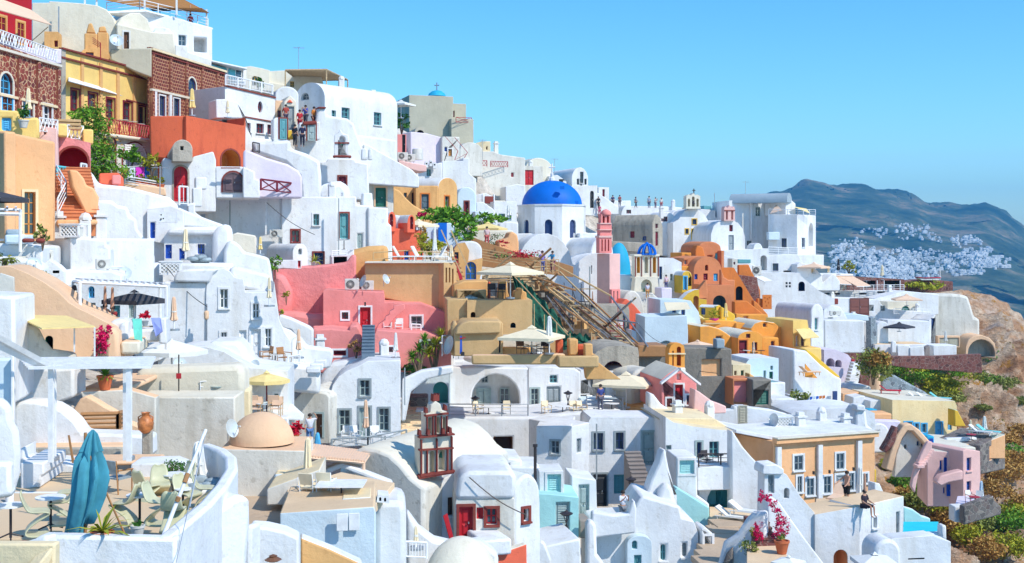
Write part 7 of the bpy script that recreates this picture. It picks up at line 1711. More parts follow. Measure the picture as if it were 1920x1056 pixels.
for i,(x,y,h_,l)in enumerate(((785,700,3.0,'left spiky yucca palm before the pink house'),(815,695,3.3,'right taller spiky yucca palm before the pink house'))):
 b=P(x,y,72+i);rt=E('yucca_palm',l,'palm',b);m=MB();
 heads=[Vector((0,0,h_*.45)),Vector((.35,.1,h_*.62)),Vector((-.35,0,h_*.3))]
 for h in heads:m.bar(b-Vector((0,0,.3)),b+h,.1,'bark',6,.07)
 m.build('trunk',rt,weld=False)
 for h in heads:spikes(rt,b+h,.75,110,'leafyellow' if i else 'leafgreen','crown',i,.04)
shrub(775,706,74,.9,.5,'leafdark','dark green low hedge under the yucca palms','hedge','plant',500,.12)
T('pink_chapel','little pink gabled chapel with tall crimson door and white edges','chapel')
V('front','pink',[(1240,770),(1240,712),(1254,700),(1272,689),(1290,702),(1306,715),(1308,770)],79,10,5,'d 1273 744 15 46 rd+white;d 1255 758 10 22 mr+white;w 1291 750 8 18 nv+white;n 1273 707 8 12 white',bev=.05,top='creamlight')
for a,b in(((1237,716),(1272,689)),((1272,689),(1309,718))):X('white_edge','white',[(a[0],a[1],78.5),(b[0],b[1],78.5+(b[0]-1237)*.006),(b[0],b[1]+4,78.5+(b[0]-1237)*.006),(a[0],a[1]+4,78.5)],.4)
V('nave','creamlight',AR(1190,712,1240,690,740),84,30,5,bev=.2)
T('orange_bell_gable','orange stone bell gable with arched opening behind the pink chapel','bell tower');V('gable','orange',[(1254,700),(1255,655),(1258,648),(1265,644),(1276,644),(1282,648),(1284,656),(1284,704)],84,8,1,'O 1273 668 8 36 darkorange;n 1262 672 3 28 cream',bev=.05)
band('moulding','cream',1253,662,1285,662,2.5,.12);V('base','creamlight',RC(1252,690,1286,704),83.8,8,1.4)
T('tan_pergola_bar','tan walled bar with red doors under cream canopy behind the man in navy');V('wall','ochre',[(1165,760),(1165,722),(1217,722),(1220,760)],86,10,3,'d 1193 743 24 34 redclay',bev=.05);V('low_wall','ochre',[(1180,775),(1180,762),(1210,758),(1212,745),(1218,745),(1218,780)],83,10,1)
umbrella(1174,765,82,2.4,2.1,'canvas','large cream open parasol over the tan bar')
T('white_swoop_wall','white swooping wall joining the pink chapel to the cream roofs','wall')
V('wall','white',[(1217,790),(1217,736),(1226,740),(1240,758),(1262,772),(1330,776),(1330,800),(1217,800)],76.5,8,1,bev=.12);V('wall','lightpink',[(1300,770),(1303,730),(1312,735),(1335,752),(1362,762),(1362,775),(1300,778)],77,8,1.2,bev=.08)
V('kerb','creamlight',[(1256,784),(1260,776),(1330,778),(1330,790)],75.5,8,1)
T('cream_roof_house','white house with long cream roof and two dark windows over a small balcony')
V('wall','white',[(1248,1000),(1248,782),(1262,792),(1300,800),(1350,806),(1374,808),(1374,1000)],71,6,6,'w 1311 844 9 30 nv+gr;w 1339 843 18 30 te;d 1254 868 10 66 gr',bev=.08,top='cream')
V('roof','cream',[(1232,786),(1250,783),(1340,785),(1374,806),(1374,812),(1290,806),(1262,796)],72.5,6,5,bev=.06)
V('balcony','white',RC(1308,876,1396,920),68.5,6,2.6,bev=.05);railing('balcony_rail','',[(1310,876,68.4),(1392,876,70)],.75,'iron','rails',part=True)
V('alcove_wall','white',[(1310,985),(1310,902),(1440,902),(1440,985)],69.2,6,3,'O 1360 938 68 62 turquoise;',bev=.06)
V('box','white',[(1268,935),(1268,857),(1306,856),(1308,930),(1330,945),(1330,1000),(1268,1000)],67.5,6,2.5,'s 1288 876 28 26 lightturquoise+white',bev=.08)
V('door','paint_te',RC(1324,905,1342,946),69.9,6,.15,bev=0)
table(1347,876,70,'small black table on the balcony below the cream roof',.3,.7,'iron');chair(1326,876,70,30,'black chair on the balcony below the cream roof','iron','iron')
T('sloping_stair_block','white and pale turquoise sloping stair wall below the lattice box','wall');V('wall','lightturquoise',[(1262,990),(1262,925),(1270,915),(1330,952),(1330,1000)],66,6,1,bev=.06);V('small_box','white',[(1316,1040),(1316,992),(1322,990),(1336,1000),(1340,1040)],60,6,1.5,'s 1328 1018 14 26 gy+white')
T('grey_step_path','grey stone steps at the bottom beside the curved white wall','steps')
for i in range(7):V('step','paving',RC(1316+i*5,1060-i*12,1372+i*5,1072-i*12),56+i*1.2,8,1.8,bev=.03)
slab('landing','floor',[(1330,985,64),(1400,990,0),(1410,955,0),(1330,950,0)],.3)
for x,y,l in((1374,978,'left white cushioned lounger by the turquoise alcove'),(1398,968,'right white cushioned lounger by the turquoise alcove')):lounger(x,y,65,150,l,'canvaswhite','canvaswhite')
slab('pool','water',[(1330,962,68.8),(1395,965,0),(1395,950,0),(1330,948,0)],.1)
T('long_white_slope','long white wall sloping down from the roofs to the white gateway','wall')
V('wall','white',[(1372,985),(1372,808),(1378,815),(1390,835),(1410,858),(1432,880),(1440,884),(1440,985)],68.3,6,1,bev=.08)
T('white_roof_terrace_walls','white terrace walls with grey gate and dish behind the peach building','wall')
V('wall','white',[(1320,800),(1322,768),(1345,770),(1375,768),(1376,762),(1383,762),(1384,800)],80,6,.7,bev=.08);V('wall','white',[(1383,800),(1383,762),(1401,762),(1402,764),(1450,770),(1480,778),(1480,815),(1383,815)],80.5,6,1,'s 1392 777 17 34 beige',bev=.06)
V('far_vault','white',[(1482,800),(1484,776),(1496,770),(1600,765),(1625,768),(1640,775),(1642,830),(1482,830)],87,6,5,'d 1567 801 20 26 beige;v 1552 796 4 6 dk',bev=.3)
V('wall','white',[(1602,815),(1604,775),(1612,762),(1624,763),(1628,800),(1640,806),(1640,830),(1602,825)],84,6,2,bev=.2);V('chimney','white',[(1605,770),(1607,760),(1622,760),(1624,772)],83.8,6,1)
slab('roof_floor','white',[(1375,815,76),(1560,815,0),(1600,800,0),(1420,800,0)],.2)
dish(1453,788,76,.42,-150,'white dish on the roof terrace behind the peach building',10);lattice_box(1471,795,76,5,1.0,.85,'white lattice box beside the dish behind the peach building')
T('peach_building','large peach two storey building with white pilasters and white framed windows','building')
V('front_wall','peach',[(1452,990),(1452,826),(1640,812),(1640,990)],70,22,1455,'w 1497 868 17 28 gy+white;w 1575 865 15 30 gy+white;w 1497 908 10 32 gy+white;w 1519 914 14 32 gy+white;w 1551 910 14 32 gy+white;d 1574 918 17 54 gy+white;w 1596 902 10 32 gy+white;w 1622 897 8 18 gy+white' if 0 else 'w 1497 868 17 28 gy+white;w 1575 865 15 30 gy+white;w 1519 913 14 32 gy+white;w 1551 909 14 32 gy+white;d 1575 918 16 56 gy+white;w 1596 903 10 32 gy+white;w 1622 897 9 18 gy+white;w 1499 908 9 30 gy+white',bev=.05)
band('cornice','peach',1450,822,1641,809,9,.35);band('cornice_lip','creamlight',1450,820,1641,807,2,.45)
for x,y in((1458,838),(1535,834),(1609,826)):strip('pilaster','white',x,y,952,8,.2)
for x,y in((1523,886),(1553,884),(1598,879)):X('wall_lamp','iron',[(x,y-3,69.8+(x-1452)*.012),(x+3,y-3,69.8+(x-1452)*.012),(x+3,y+3,69.8+(x-1452)*.012),(x,y+3,69.8+(x-1452)*.012)],.2)
V('left_wall','peach',[(1376,812),(1452,828),(1452,980),(1430,880),(1400,850)],73.5,-40,.6,bev=.03);V('roof','white',[(1380,806),(1452,818),(1640,806),(1640,812),(1452,826),(1380,812)],71.5,15,5,bev=.03)
V('far_end','mustard',RC(1639,880,1644,915),76,22,.5)
T('white_terrace_block','big white terrace block with arches where two bathers rest','building')
V('left_wall','white',[(1528,1200),(1528,965),(1612,950),(1612,1200)],60,8,2.2,'O 1576 1056 26 50 peach',bev=.08,top='floor');V('right_wall','white',[(1610,1200),(1610,950),(1695,930),(1695,1200)],60.3,30,2,'w 1640 980 7 20 gr+white;d 1684 982 6 44 gy;O 1639 1036 26 60 lilac',bev=.08,top='floor')
slab('floor','floor',[(1524,966,60.5),(1612,952,0),(1690,933,0),(1640,925,0),(1530,935,0)],.2);V('parapet','white',[(1640,935),(1641,905),(1650,907),(1658,925),(1658,935)],68,25,.6,bev=.06)
V('slope_wall','white',[(1432,985),(1434,880),(1445,872),(1456,878),(1462,885),(1475,890),(1500,930),(1530,965),(1530,1200),(1510,1056),(1470,1000)],59.8,8,1,'d 1446 908 12 34 gy;O 1475 925 10 20 wh',bev=.08)
V('coping','white',[(1430,882),(1433,873),(1456,871),(1470,880),(1470,890),(1430,890)],59.6,8,1.3,bev=.05)
person(1588,945,62.5,1.7,-60,'tanned man in black shorts standing on the white terrace',(.4,.2,.1),(.01,.01,.012),'lean',shirtless=True);person(1621,950,60.2,1.7,40,'woman in a dark swimsuit sitting on the white terrace edge',(.03,.02,.03),(.03,.02,.03),'sit')
umbrella(1613,948,65,2.0,.75,'canvaswhite','closed white parasol against the peach building');lounger(1570,940,65,60,'wooden deckchair behind the standing tanned man','paint_lw','canvaspeach',50)
T('turquoise_pool','bright turquoise pool with walls right of the white terrace block','pool')
V('back_wall','lightturquoise',[(1694,1000),(1694,950),(1712,955),(1730,968),(1745,972),(1746,1000)],66,10,.5,bev=.08,top='white');V('rim','white',[(1690,1200),(1690,1003),(1772,1000),(1775,1200)],58,8,.5,bev=.06);slab('water','water',[(1692,1001,58.3),(1758,1000,0),(1760,978,0),(1693,978,0)],.1)
V('white_rooms','white',[(1655,1200),(1658,1022),(1675,1010),(1700,1008),(1750,1004),(1760,1008),(1783,1016),(1783,1200)],55,8,1,'o 1718 1048 30 2 dk',bev=.2);V('vault','white',AR(1640,1040,1690,1012,1200),54,8,1.5,bev=.15);V('end_post','white',[(1765,1010),(1766,985),(1775,985),(1776,1015)],58,8,.5)
umbrella(1640,1062,50,.55,.9,'canvaswhite','white parasol top cut by the bottom edge below the white terrace block')
T('curved_entrance_wall','big white curved entrance wall with bougainvillea at the bottom right of centre','wall')
V('right_wall','white',[(1440,1200),(1440,935),(1448,932),(1462,942),(1480,968),(1510,1010),(1545,1056),(1560,1200)],55,15,.6,bev=.08)
V('left_wall','white',[(1345,1060),(1356,1018),(1372,1008),(1382,1000),(1398,975),(1412,962),(1438,960),(1440,1200),(1345,1200)],54,-18,.6,'o 1378 1046 0 0 dk' if 0 else '',bev=.15);V('stone_arch_wall','drystone',[(1355,1056),(1362,1038),(1374,1026),(1374,1200),(1355,1200)],53.5,-18,.3)
stairs('maroonstone',1424,1040,52.5,8,1.0,7,.17,.3)
slab('courtyard','floor',[(1400,1056,50),(1480,1056,0),(1470,1020,0),(1400,1020,0)],.2)
b=P(1466,1040,51.5);pot(1466,1038,51.5,.3,.55,'large clay pot at the foot of the tall bougainvillea','terracottapot','leafolive',.2,.15,60)
g=E('bougainvillea','tall magenta bougainvillea climbing the white entrance wall','plant',P(1465,1010,53));m=MB()
tr=[P(1466,1025,53),P(1464,990,53.4),(P(1460,965,53.7)),P(1450,945,54),P(1435,932,54),P(1426,935,54)]
for a,c in zip(tr,tr[1:]):m.bar(a,c,.025,'bark',5)
m.build('stem',g,weld=False);leaves('flowers',g,[(P(x,y,53.2),(r_,r_,r_*.9))for x,y,r_ in((1430,932,.25),(1440,934,.2),(1452,946,.2),(1459,960,.22),(1462,975,.2),(1468,985,.3),(1462,1000,.28),(1466,1012,.2))],1300,.05,'flowermagenta',3)
shrub(1424,1020,53,.3,.55,'flowermagenta','smaller bougainvillea with mixed leaves at the brick steps','bougainvillea','plant',500,.05);shrub(1405,1046,52,.45,.4,'leafolive','yellow and green bush left of the brick steps','garden_plant','plant',380,.06)
shrub(1412,1010,53.5,.2,.3,'leafyellow','small green plant above the yellow bush by the entrance wall','garden_plant','plant',120,.05)
umbrella(1478,1062,49,.4,.6,'canvaswhite','pale parasol with a magenta cloth cut by the bottom edge')
T('yellow_cliff_house','long cream yellow house with light blue windows and loungers on its roof')
V('wall','paleyellow',[(1673,860),(1673,750),(1790,752),(1794,760),(1794,860)],108,10,8,'w 1703 796 14 9 lb+lb;w 1719 801 7 14 lb+lb;w 1733 803 8 16 lb+lb;d 1761 806 11 28 lb+lb;s 1781 800 8 13 lb',bev=.06,top='creamlight')
V('left_room','white',[(1630,800),(1632,752),(1674,748),(1674,800)],110,10,6,'W 1658 765 12 10 gr;w 1657 778 5 6 nv',bev=.08);V('stair','mustard',[(1790,768),(1796,770),(1812,800),(1790,800)],107,10,1.2,top='turquoise')
for i,(x,l)in enumerate(((1722,'left white lounger on the cream yellow house roof'),(1737,'right white lounger on the cream yellow house roof'),(1762,'turquoise lounger on the cream yellow house roof'))):lounger(x,752,112,150,l,'paint_wh','canvaswhite' if i<2 else 'turquoise')
lounger(1668,738,113,170,'red lounger on the slope left of the cream yellow house','redmetal','flowerred')
T('cliff_pool_terrace','cream terrace with small pool and closed parasols beside the stone building','terrace')
V('wall','peach',[(1745,860),(1745,828),(1838,834),(1885,815),(1885,860)],99,10,5,bev=.05,top='creamlight');V('stone_wall','drystone',[(1838,890),(1838,835),(1885,812),(1885,880)],98.8,40,4,'o 1858 850 4 26 sand');slab('pool','water',[(1783,824,101),(1826,826,0),(1830,815,0),(1785,815,0)],.1);V('pool_rim','white',RC(1775,822,1832,830),100,10,.5)
for x,y,l,r_ in((1820,822,'shorter closed cream parasol on the cliff terrace',.6),(1846,815,'taller closed white parasol on the cliff terrace',.75)):umbrella(x,y,102,1.5,r_,'canvas' if x<1840 else 'canvaswhite',l)
table(1821,826,100,'small red table on the cliff pool terrace',.4,.5,'redmetal')
for x,l in((1838,'left white lounger by the taller closed cliff parasol'),(1852,'turquoise towelled lounger by the taller closed cliff parasol')):lounger(x,815,101,140,l,'paint_wh','canvaswhite' if x<1840 else 'turquoise')
T('pink_cliff_house','pink house with dark blue windows and curved stairs on the cliff side')
V('right_wall','lightpink',[(1806,950),(1806,846),(1812,842),(1838,846),(1840,950)],92,28,4,'w 1817 871 8 24 bl;w 1817 912 8 18 bl',bev=.06);V('left_wall','lightpink',[(1738,950),(1738,850),(1746,845),(1806,850),(1806,950)],93.4,-8,4,'w 1764 873 4 18 bl;d 1773 875 6 34 bl;w 1782 869 3 16 bl;w 1770 920 3 12 bl;O 1790 908 16 30 pink;d 1778 919 7 22 bl',bev=.06,top='creamlight')
V('balcony','lightpink',[(1755,905),(1765,892),(1780,888),(1795,884),(1806,882),(1806,900),(1780,905),(1765,912)],91,5,.8,bev=.1);V('upper','creamlight',RC(1755,840,1830,852),96,5,4)
V('stair_wall','lightpink',[(1708,912),(1714,884),(1728,850),(1740,828),(1748,828),(1748,842),(1734,862),(1722,890),(1716,925)],90,5,.4,bev=.08)
for i in range(7):V('step','lightpink',RC(1720+i*3,873-i*5,1734+i*3,878-i*5),89.5+i*.3,5,.8,bev=.02)
V('blue_hut','skyblue',RC(1738,818,1752,836),97,5,1.5,'d 1745 829 8 14 bl')
T('ruined_arch_wall','old curved sand coloured ruin wall with dark edge above the green slope','wall')
V('arch_ring','sand',[(1660,880),(1670,848),(1682,816),(1695,797),(1708,795),(1724,806),(1744,828),(1742,842),(1726,824),(1712,809),(1702,808),(1692,822),(1682,848),(1674,885)],95,5,1,bev=.1);V('infill','whiteold',[(1676,895),(1680,855),(1690,826),(1702,808),(1714,808),(1742,838),(1742,850),(1726,856),(1722,895)],95.8,5,.5,'n 1722 832 5 9 nv;n 1730 836 4 10 bl;n 1698 838 4 8 dk',bev=.06);V('stairs','maroonstone',[(1656,845),(1668,825),(1680,800),(1684,802),(1680,830),(1662,850)],95,5,1)
T('white_small_vault','small white vaulted house left of the curved ruin');V('wall','white',AR(1630,815,1668,794,850),98,15,5,'w 1645 812 5 8 gy',bev=.12);V('wall','lilac',[(1632,800),(1634,788),(1690,790),(1680,808),(1660,812)],103,5,1);V('roof','peach',RC(1632,776,1672,790),105,5,2)
T('cliff_patio','small stone walled patio with chairs below the pink cliff house','terrace');slab('floor','lilac',[(1790,950,86),(1850,945,0),(1862,930,0),(1795,930,0)],.2);V('wall','drystone',[(1808,975),(1808,950),(1862,930),(1866,940),(1878,950),(1878,965),(1808,985)],84,15,.6);V('steps','white',RC(1790,950,1812,980),85,5,1)
umbrella(1840,942,87,1.5,.6,'clothpale','closed pale blue parasol on the cliff patio')
chair(1820,945,86.5,20,'red and white chair on the cliff patio','redmetal');chair(1836,946,86.5,-30,'pale chair beside the closed pale blue parasol','paint_wh');table(1828,948,86,'red edged table on the cliff patio',.4,.6,'redmetal')
T('white_stair_path','white curving stair and walls climbing to the far white terraces','steps')
V('wall','white',[(1578,790),(1580,735),(1600,722),(1632,724),(1640,745),(1640,790)],118,8,3,bev=.15)
for i in range(8):V('step','white',RC(1590+i*1.5,722-i*6,1608+i*1.2,728-i*6),119+i,8,1,bev=.03)
V('salmon_terrace','peach',[(1578,765),(1580,738),(1612,735),(1614,765)],114,8,4,top='sand');V('white_box','white',[(1598,770),(1600,745),(1622,742),(1626,775)],111,8,2);V('blue_bench','skyblue',RC(1628,768,1645,776),108,8,1)
T('bluish_stone_wall','bluish dry stone terrace wall above the cream yellow house','wall');V('wall','bluestone',[(1650,745),(1655,705),(1672,700),(1700,716),(1735,735),(1755,750),(1755,765),(1650,765)],122,5,2,bev=.2);V('rubble_wall','maroonstone',[(1612,725),(1612,705),(1650,700),(1655,730)],126,5,2)
V('cliff_step','sand',[(1638,745),(1640,690),(1652,692),(1654,745)],121,5,1.5,bev=.3)
T('beach_stone_path','pale stone path and small terrace left of the white stair','path');slab('floor','floor',[(1540,790,100),(1600,785,0),(1600,765,0),(1545,770,0)],.3)
for x,y,rx,rz_,mt,l in((1637,722,1.9,1.7,'leafolive','large round olive tree hanging over the cliff step'),(1648,700,1.3,1.0,'leaforange','orange tinged crown right of the large olive tree')):shrub(x,y-8,117,rx,rz_,mt,l,'olive_tree','tree',1500,.17)
for i,(x,y,rx,rz_,mt)in enumerate(((1668,700,2.2,.8,'leafgreen'),(1690,706,2.6,.9,'leafyellow'),(1712,704,2.8,1.0,'leafgreen'),(1700,722,2.4,.9,'leafgreen'),(1728,726,2.8,.9,'leafyellow'),(1745,708,2.8,.9,'leafgreen'),(1768,712,2.8,.8,'leafgreen'),(1760,736,2.4,.8,'leafyellow'),(1790,716,2.6,.7,'leafyellow'),(1815,716,2.2,.8,'leafolive'),(1840,722,2.2,.7,'leafgreen'),(1865,732,2.3,.9,'leafolive'),(1775,752,2.0,.6,'leafolive'),(1830,650,1.0,.6,'leafolive'),(1866,672,2.4,1.2,'leafolive'),(1848,680,1.8,.9,'leafdark'),(1668,882,.9,.6,'leafyellow'),(1688,884,1.2,.8,'leafgreen'),(1696,905,1.6,1.0,'leafgreen'),(1712,925,1.9,1.1,'leafgreen'),(1735,945,2.0,1.1,'leafgreen'),(1755,965,1.8,1.0,'leafyellow'),(1720,955,1.5,.8,'leafolive'),(1700,938,1.1,.6,'leaforange'),(1770,945,1.6,1.0,'leaforange'),(1788,962,1.5,.8,'leaforange'),(1790,990,1.7,1.0,'leaforange'),(1810,1020,1.5,.9,'leafyellow'),(1800,1010,1.3,.8,'leaforange'),(1835,1000,1.3,.7,'leafolive'),(1860,880,2.0,1.2,'leaforange'),(1880,905,2.2,1.3,'leaforange'),(1870,935,1.6,.9,'leaforange'),(1893,870,1.8,1.1,'leafgreen'),(1910,885,1.6,1.0,'leaforange'),(1895,985,1.7,1.0,'leafyellow'),(1870,1000,1.4,.8,'leafolive'),(1905,1020,2.2,1.5,'leafgreen'),(1880,1045,2.0,1.2,'leafyellow'),(1850,1050,1.6,.9,'leaforange'),(1915,960,1.4,.8,'leaforange'),(1832,965,.9,.5,'leafgreen'),(1908,760,1.5,.5,'leafolive'),(1890,840,1.6,.8,'leaforange'),(1915,815,1.4,.6,'leaforange'),(1845,770,1.0,.35,'leafolive'))):
 d=D0(x,y)+.5;rx*=1.6 if y<760 else 1.25;rz_*=1.35;tone={'leafgreen':'green','leafyellow':'yellow green','leafolive':'olive','leaforange':'rusty orange','leafdark':'dark green'}[mt]
 ref='on the hedge bank above the bluish stone wall' if y<760 and x<1800 else 'at the cave in the pale cliff' if y<690 else 'on the upper rocks at the right edge' if y<860 else 'on the slope between peach building and pink cliff house' if x<1780 and y<975 else 'beside the stone terrace wall right of the pink cliff house' if y<945 else 'on the lowest rocks at the bottom right'
 k_=(tone,ref);seen_=cur.setdefault('sh',{});seen_[k_]=seen_.get(k_,0)+1
 size_='tall' if rz_>1 else 'low' if rz_<.7 else 'rounded'
 nth=['','second ','third ','fourth ','fifth ','sixth ','seventh '][seen_[k_]-1]
 shrub(x,y,d,rx,rz_,mt,'%s%s %s shrub %s'%(nth,size_,tone,ref),n=int(800+rx*380),size=.15+.01*rx)
g=MB();rg=random.Random(9)
for i in range(9000):
 x=rg.uniform(1640,1960);y=rg.uniform(690,1060)
 if noise.noise(Vector((x*.02,y*.035,2)))<.08 or(x<1840 and 740<y<880):continue
 p=P(x,y,D0(x,y)+2.2);s=rg.uniform(.12,.3)
 for k in range(3):
  a=Vector((rg.uniform(-1,1),rg.uniform(-1,1),rg.uniform(.2,1)))*s;b=a.cross(Vector((rg.uniform(-1,1),rg.uniform(-1,1),.3))).normalized()*s*.3
  g.face([p-b,p+b,p+a],'leaforange' if noise.noise(Vector((x*.05,y*.05,7)))>-.05 else 'leafolive')
o=g.build('dry_scrub',None,weld=False);tag(o,'patches of dry grass and low scrub over the cliff rocks','grass',kind='stuff')
VT=(('on the flat roof of the large plain white house',((400,362,90),(455,364,91),(560,368,92))),('on the roofs above the tan vault',((560,330,95),(622,372,90),(668,300,100))),('on the white roofs right of the blue dome',((1148,384,178),(1262,392,179),(1240,402,172))),('on the loggia house roof',((845,684,86),(1010,686,89),(1085,692,90),(1135,694,91))),('on the low white roofs in the centre',((560,690,68),(720,676,72),(600,668,72))),('on the peach building roof terrace',((1500,808,76),(1540,800,78),(1585,806,77))),('on the far white terraces near the cliff',((1600,600,158),(1560,562,166),(1668,552,172),(1720,586,165))),('on the cream roofed house',((1270,786,75),(1330,790,76))),('on the boxes below the orange house',((110,445,57),(160,446,57),(190,448,58))),('on the white skyline houses',((700,196,112),(640,166,112),(930,284,153),(995,318,163))))
nm=0
for ref,ps in VT:
 for k,(x,y,d)in enumerate(ps):
  T('roof_vent','%s small white chimney vent %s'%(('leftmost','second','third','fourth')[k],ref),'chimney vent');h_=rnd.uniform(.7,1.1)
  b=P(x,y,d);cur['t'].location=b;m=MB();s=.3;m.box(b+Vector((0,0,h_/2-.3)),.5,.5,h_+.6,'white',rz=.3);m.build('stack',cur['t'],bev=.05)
  m=MB();c=b+Vector((0,0,h_))
  if k%2:m.lathe(c,[(.3,0),(.3,.12),(.18,.3),(0,.36)],'white',8)
  else:m.box(c+Vector((0,0,.06)),.66,.66,.1,'white',rz=.3);m.box(c+Vector((0,0,.22)),.4,.4,.22,'white',rz=.3)
  m.build('cap',cur['t'])
AE=((455,360,92,'above the large plain white house'),(745,338,116,'above the ochre vaulted house'),(905,292,150,'on the big off white building'),(1040,324,172,'behind the big blue dome'),(1398,366,178,'on the mansion barrel roof'),(860,668,88,'on the loggia house roof'),(560,128,114,'on the cream skyline house'),(1215,590,116,'on the white wall below the coral vault'),(1625,552,172,'on the far white houses by the cliff'),(300,372,76,'above the wavy white wall'))
for x,y,d,l in AE:
 b=P(x,y,d);t=E('tv_antenna','thin metal television aerial '+l,'antenna',b);m=MB();m.bar(b-Vector((0,0,.5)),b+Vector((0,0,2)),.03,'metal',5);m.build('mast',t)
 m=MB();m.bar(b+Vector((-.5,0,1.9)),b+Vector((.5,.2,1.9)),.02,'metal',4)
 for k in range(6):m.bar(b+Vector((-.45+k*.18,-.3,1.9)),b+Vector((-.45+k*.18,.3,1.9)),.015,'metal',4)
 m.build('array',t,weld=False)
CB=(((388,575,62),(312,500,64),'from the tall vault fronted house to the cushion terrace'),((1100,640,95),(1215,800,78),'from the scaffold down to the cream roofs'),((1180,640,100),(1345,700,92),'across the grey ruin wall'),((880,895,48),(985,965,48),'sagging across the red door house front'),((1190,600,112),(1260,650,105),'in front of the white wall below the coral vault'),((500,380,85),(590,440,85),'along the maroon window house'))
for a,b,l in CB:
 a,b=P(*a),P(*b);t=E('cable','thin dark cable '+l,'cable',a);m=MB();n=10;L=(b-a).length
 q=[a.lerp(b,i/n)-Vector((0,0,math.sin(math.pi*i/n)*L*.06))for i in range(n+1)]
 for u,v in zip(q,q[1:]):m.bar(u,v,.022,'iron',4)
 m.build('wire',t)
for x0,y0,x1,y1,d,l in((430,375,432,470,85.6,'left on the large plain white house'),(634,372,636,480,86,'beside the maroon framed door'),(1118,795,1120,900,72.6,'between the small dark windows'),(758,690,760,760,66,'right of the grey window house'),(1392,400,1394,470,174,'on the tall white mansion'),(1105,500,1107,580,121,'on the blue dome church wall')):
 T('drainpipe','white drainpipe '+l,'pipe');V('pipe','paint_gy' if x0%4 else 'whiteold',RC(x0,y0,x1,y1),d,8,.12,bev=0)
SKX=[-300,0,150,400,550,740,890,1000,1120,1250,1400,1550,1640,1700,1745,1790,1850,1880,1920,2100,2300]
SKY=[95,100,140,170,200,240,310,355,400,420,470,540,556,548,542,545,566,580,608,700,780]
def hillside(X0,X1,NX,NY,name,label,fine):
 m=MB();g=[]
 for j in range(NY+1):
  row=[]
  for i in range(NX+1):
   x=X0+(X1-X0)*i/NX;ys=lerp(SKX,SKY,x);t=j/NY
   y=ys+(1250-ys)*t;p=P(x,y,D0(x,y)+4)
   cliff=max(0,min(1,(x-1600+(y-600)*.15)/120))
   amp=.5+2.2*cliff
   nz=noise.fractal(p*.07,1,2,5)*amp*1.6+noise.fractal(p*.35,1,2,4)*amp*.35
   if fine:
    q=p*.16;rdg=1-abs(noise.noise(q))*2;nz+=(rdg*rdg*1.5+noise.fractal(p*.9,1,2,3)*.5+max(0,math.sin(p.z*.9+noise.noise(p*.1)*4))*.7)*cliff
   if t<.05:nz*=.4
   p+=Vector((nz*.4,-nz*.5,nz*.8));row.append(p)
  g.append(row)
 back=[[p+Vector((8,25+k*40,-14-k*45))for p in g[0]]for k in range(3)]
 g=back[::-1]+g
 near=g[-1];g.append([p+Vector((0,-6,-4))for p in near])
 for j in range(len(g)-1):
  for i in range(NX):
   x=X0+(X1-X0)*(i+.5)/NX;y=lerp(SKX,SKY,x)+(1250-lerp(SKX,SKY,x))*max(0,(j-3))/NY
   m.face([g[j][i],g[j][i+1],g[j+1][i+1],g[j+1][i]],'rock' if x>1630-(y-560)*.02 else 'villageground')
 o=m.build(name,None,smooth=True);tag(o,label,'hillside',kind='structure')
hillside(-300,1610,110,100,'hillside','hillside the village stands on',0)
hillside(1610,2300,210,230,'cliff','rocky cliff slope right of the village',1)
RX=[1150,1250,1300,1345,1400,1450,1480,1515,1560,1590,1620,1650,1667,1690,1720,1740,1760,1800,1850,1870,1890,1920,1960,2100,2400]
RY=[402,398,394,389,378,359,349,338,344,346,347,351,353,361,367,376,379,384,379,386,398,424,452,520,600]
def hill_d(x,y):
 0
 ry=lerp(RX,RY,x);t=min(1.2,(y-ry)/max(40,620-ry))
 return 4300-1500*min(1,t/.55)**.8-700*max(0,(t-.55)/.45)if t>0 else 4300
def farhill():
 m=MB();NX,NY=220,120;g=[]
 for j in range(NY+1):
  row=[]
  for i in range(NX+1):
   x=1150+1250*i/NX;ry=lerp(RX,RY,x);t=j/NY;y=ry+(700-ry)*t
   d=hill_d(x,y);p=P(x,y,d)
   n=noise.fractal(Vector((p.x*.0035,p.y*.0035,p.z*.004)),1,2.1,6);p.z+=noise.fractal(Vector((p.x*.012,1,5)),1,2,4)*(14 if t<.02 else 0)
   r=1-abs(noise.noise(Vector((p.x*.004+p.z*.003,p.z*.002,3.3))))*2
   amp=min(1,t*6+.1)
   cl=max(0,(y-520)/100)
   p+=Vector((0,(n*130+r*60)*amp*(1+cl),n*9*amp+noise.noise(p*.02)*3));row.append(p)
  g.append(row)
 g=[[p+Vector((200,900,-160))for p in g[0]]]+g
 for j in range(len(g)-1):
  for i in range(NX):m.face([g[j][i],g[j][i+1],g[j+1][i+1],g[j+1][i]],'farhill')
 o=m.build('far_hills',None,smooth=True);tag(o,'dark headland rising beyond the village','hill',kind='structure')
farhill()
m=MB();m.face([(-9000,-500,-180),(14000,-500,-180),(14000,30000,-180),(-9000,30000,-180)],'seawater')
o=m.build('sea');tag(o,'calm sea far below the cliffs','sea',kind='structure')
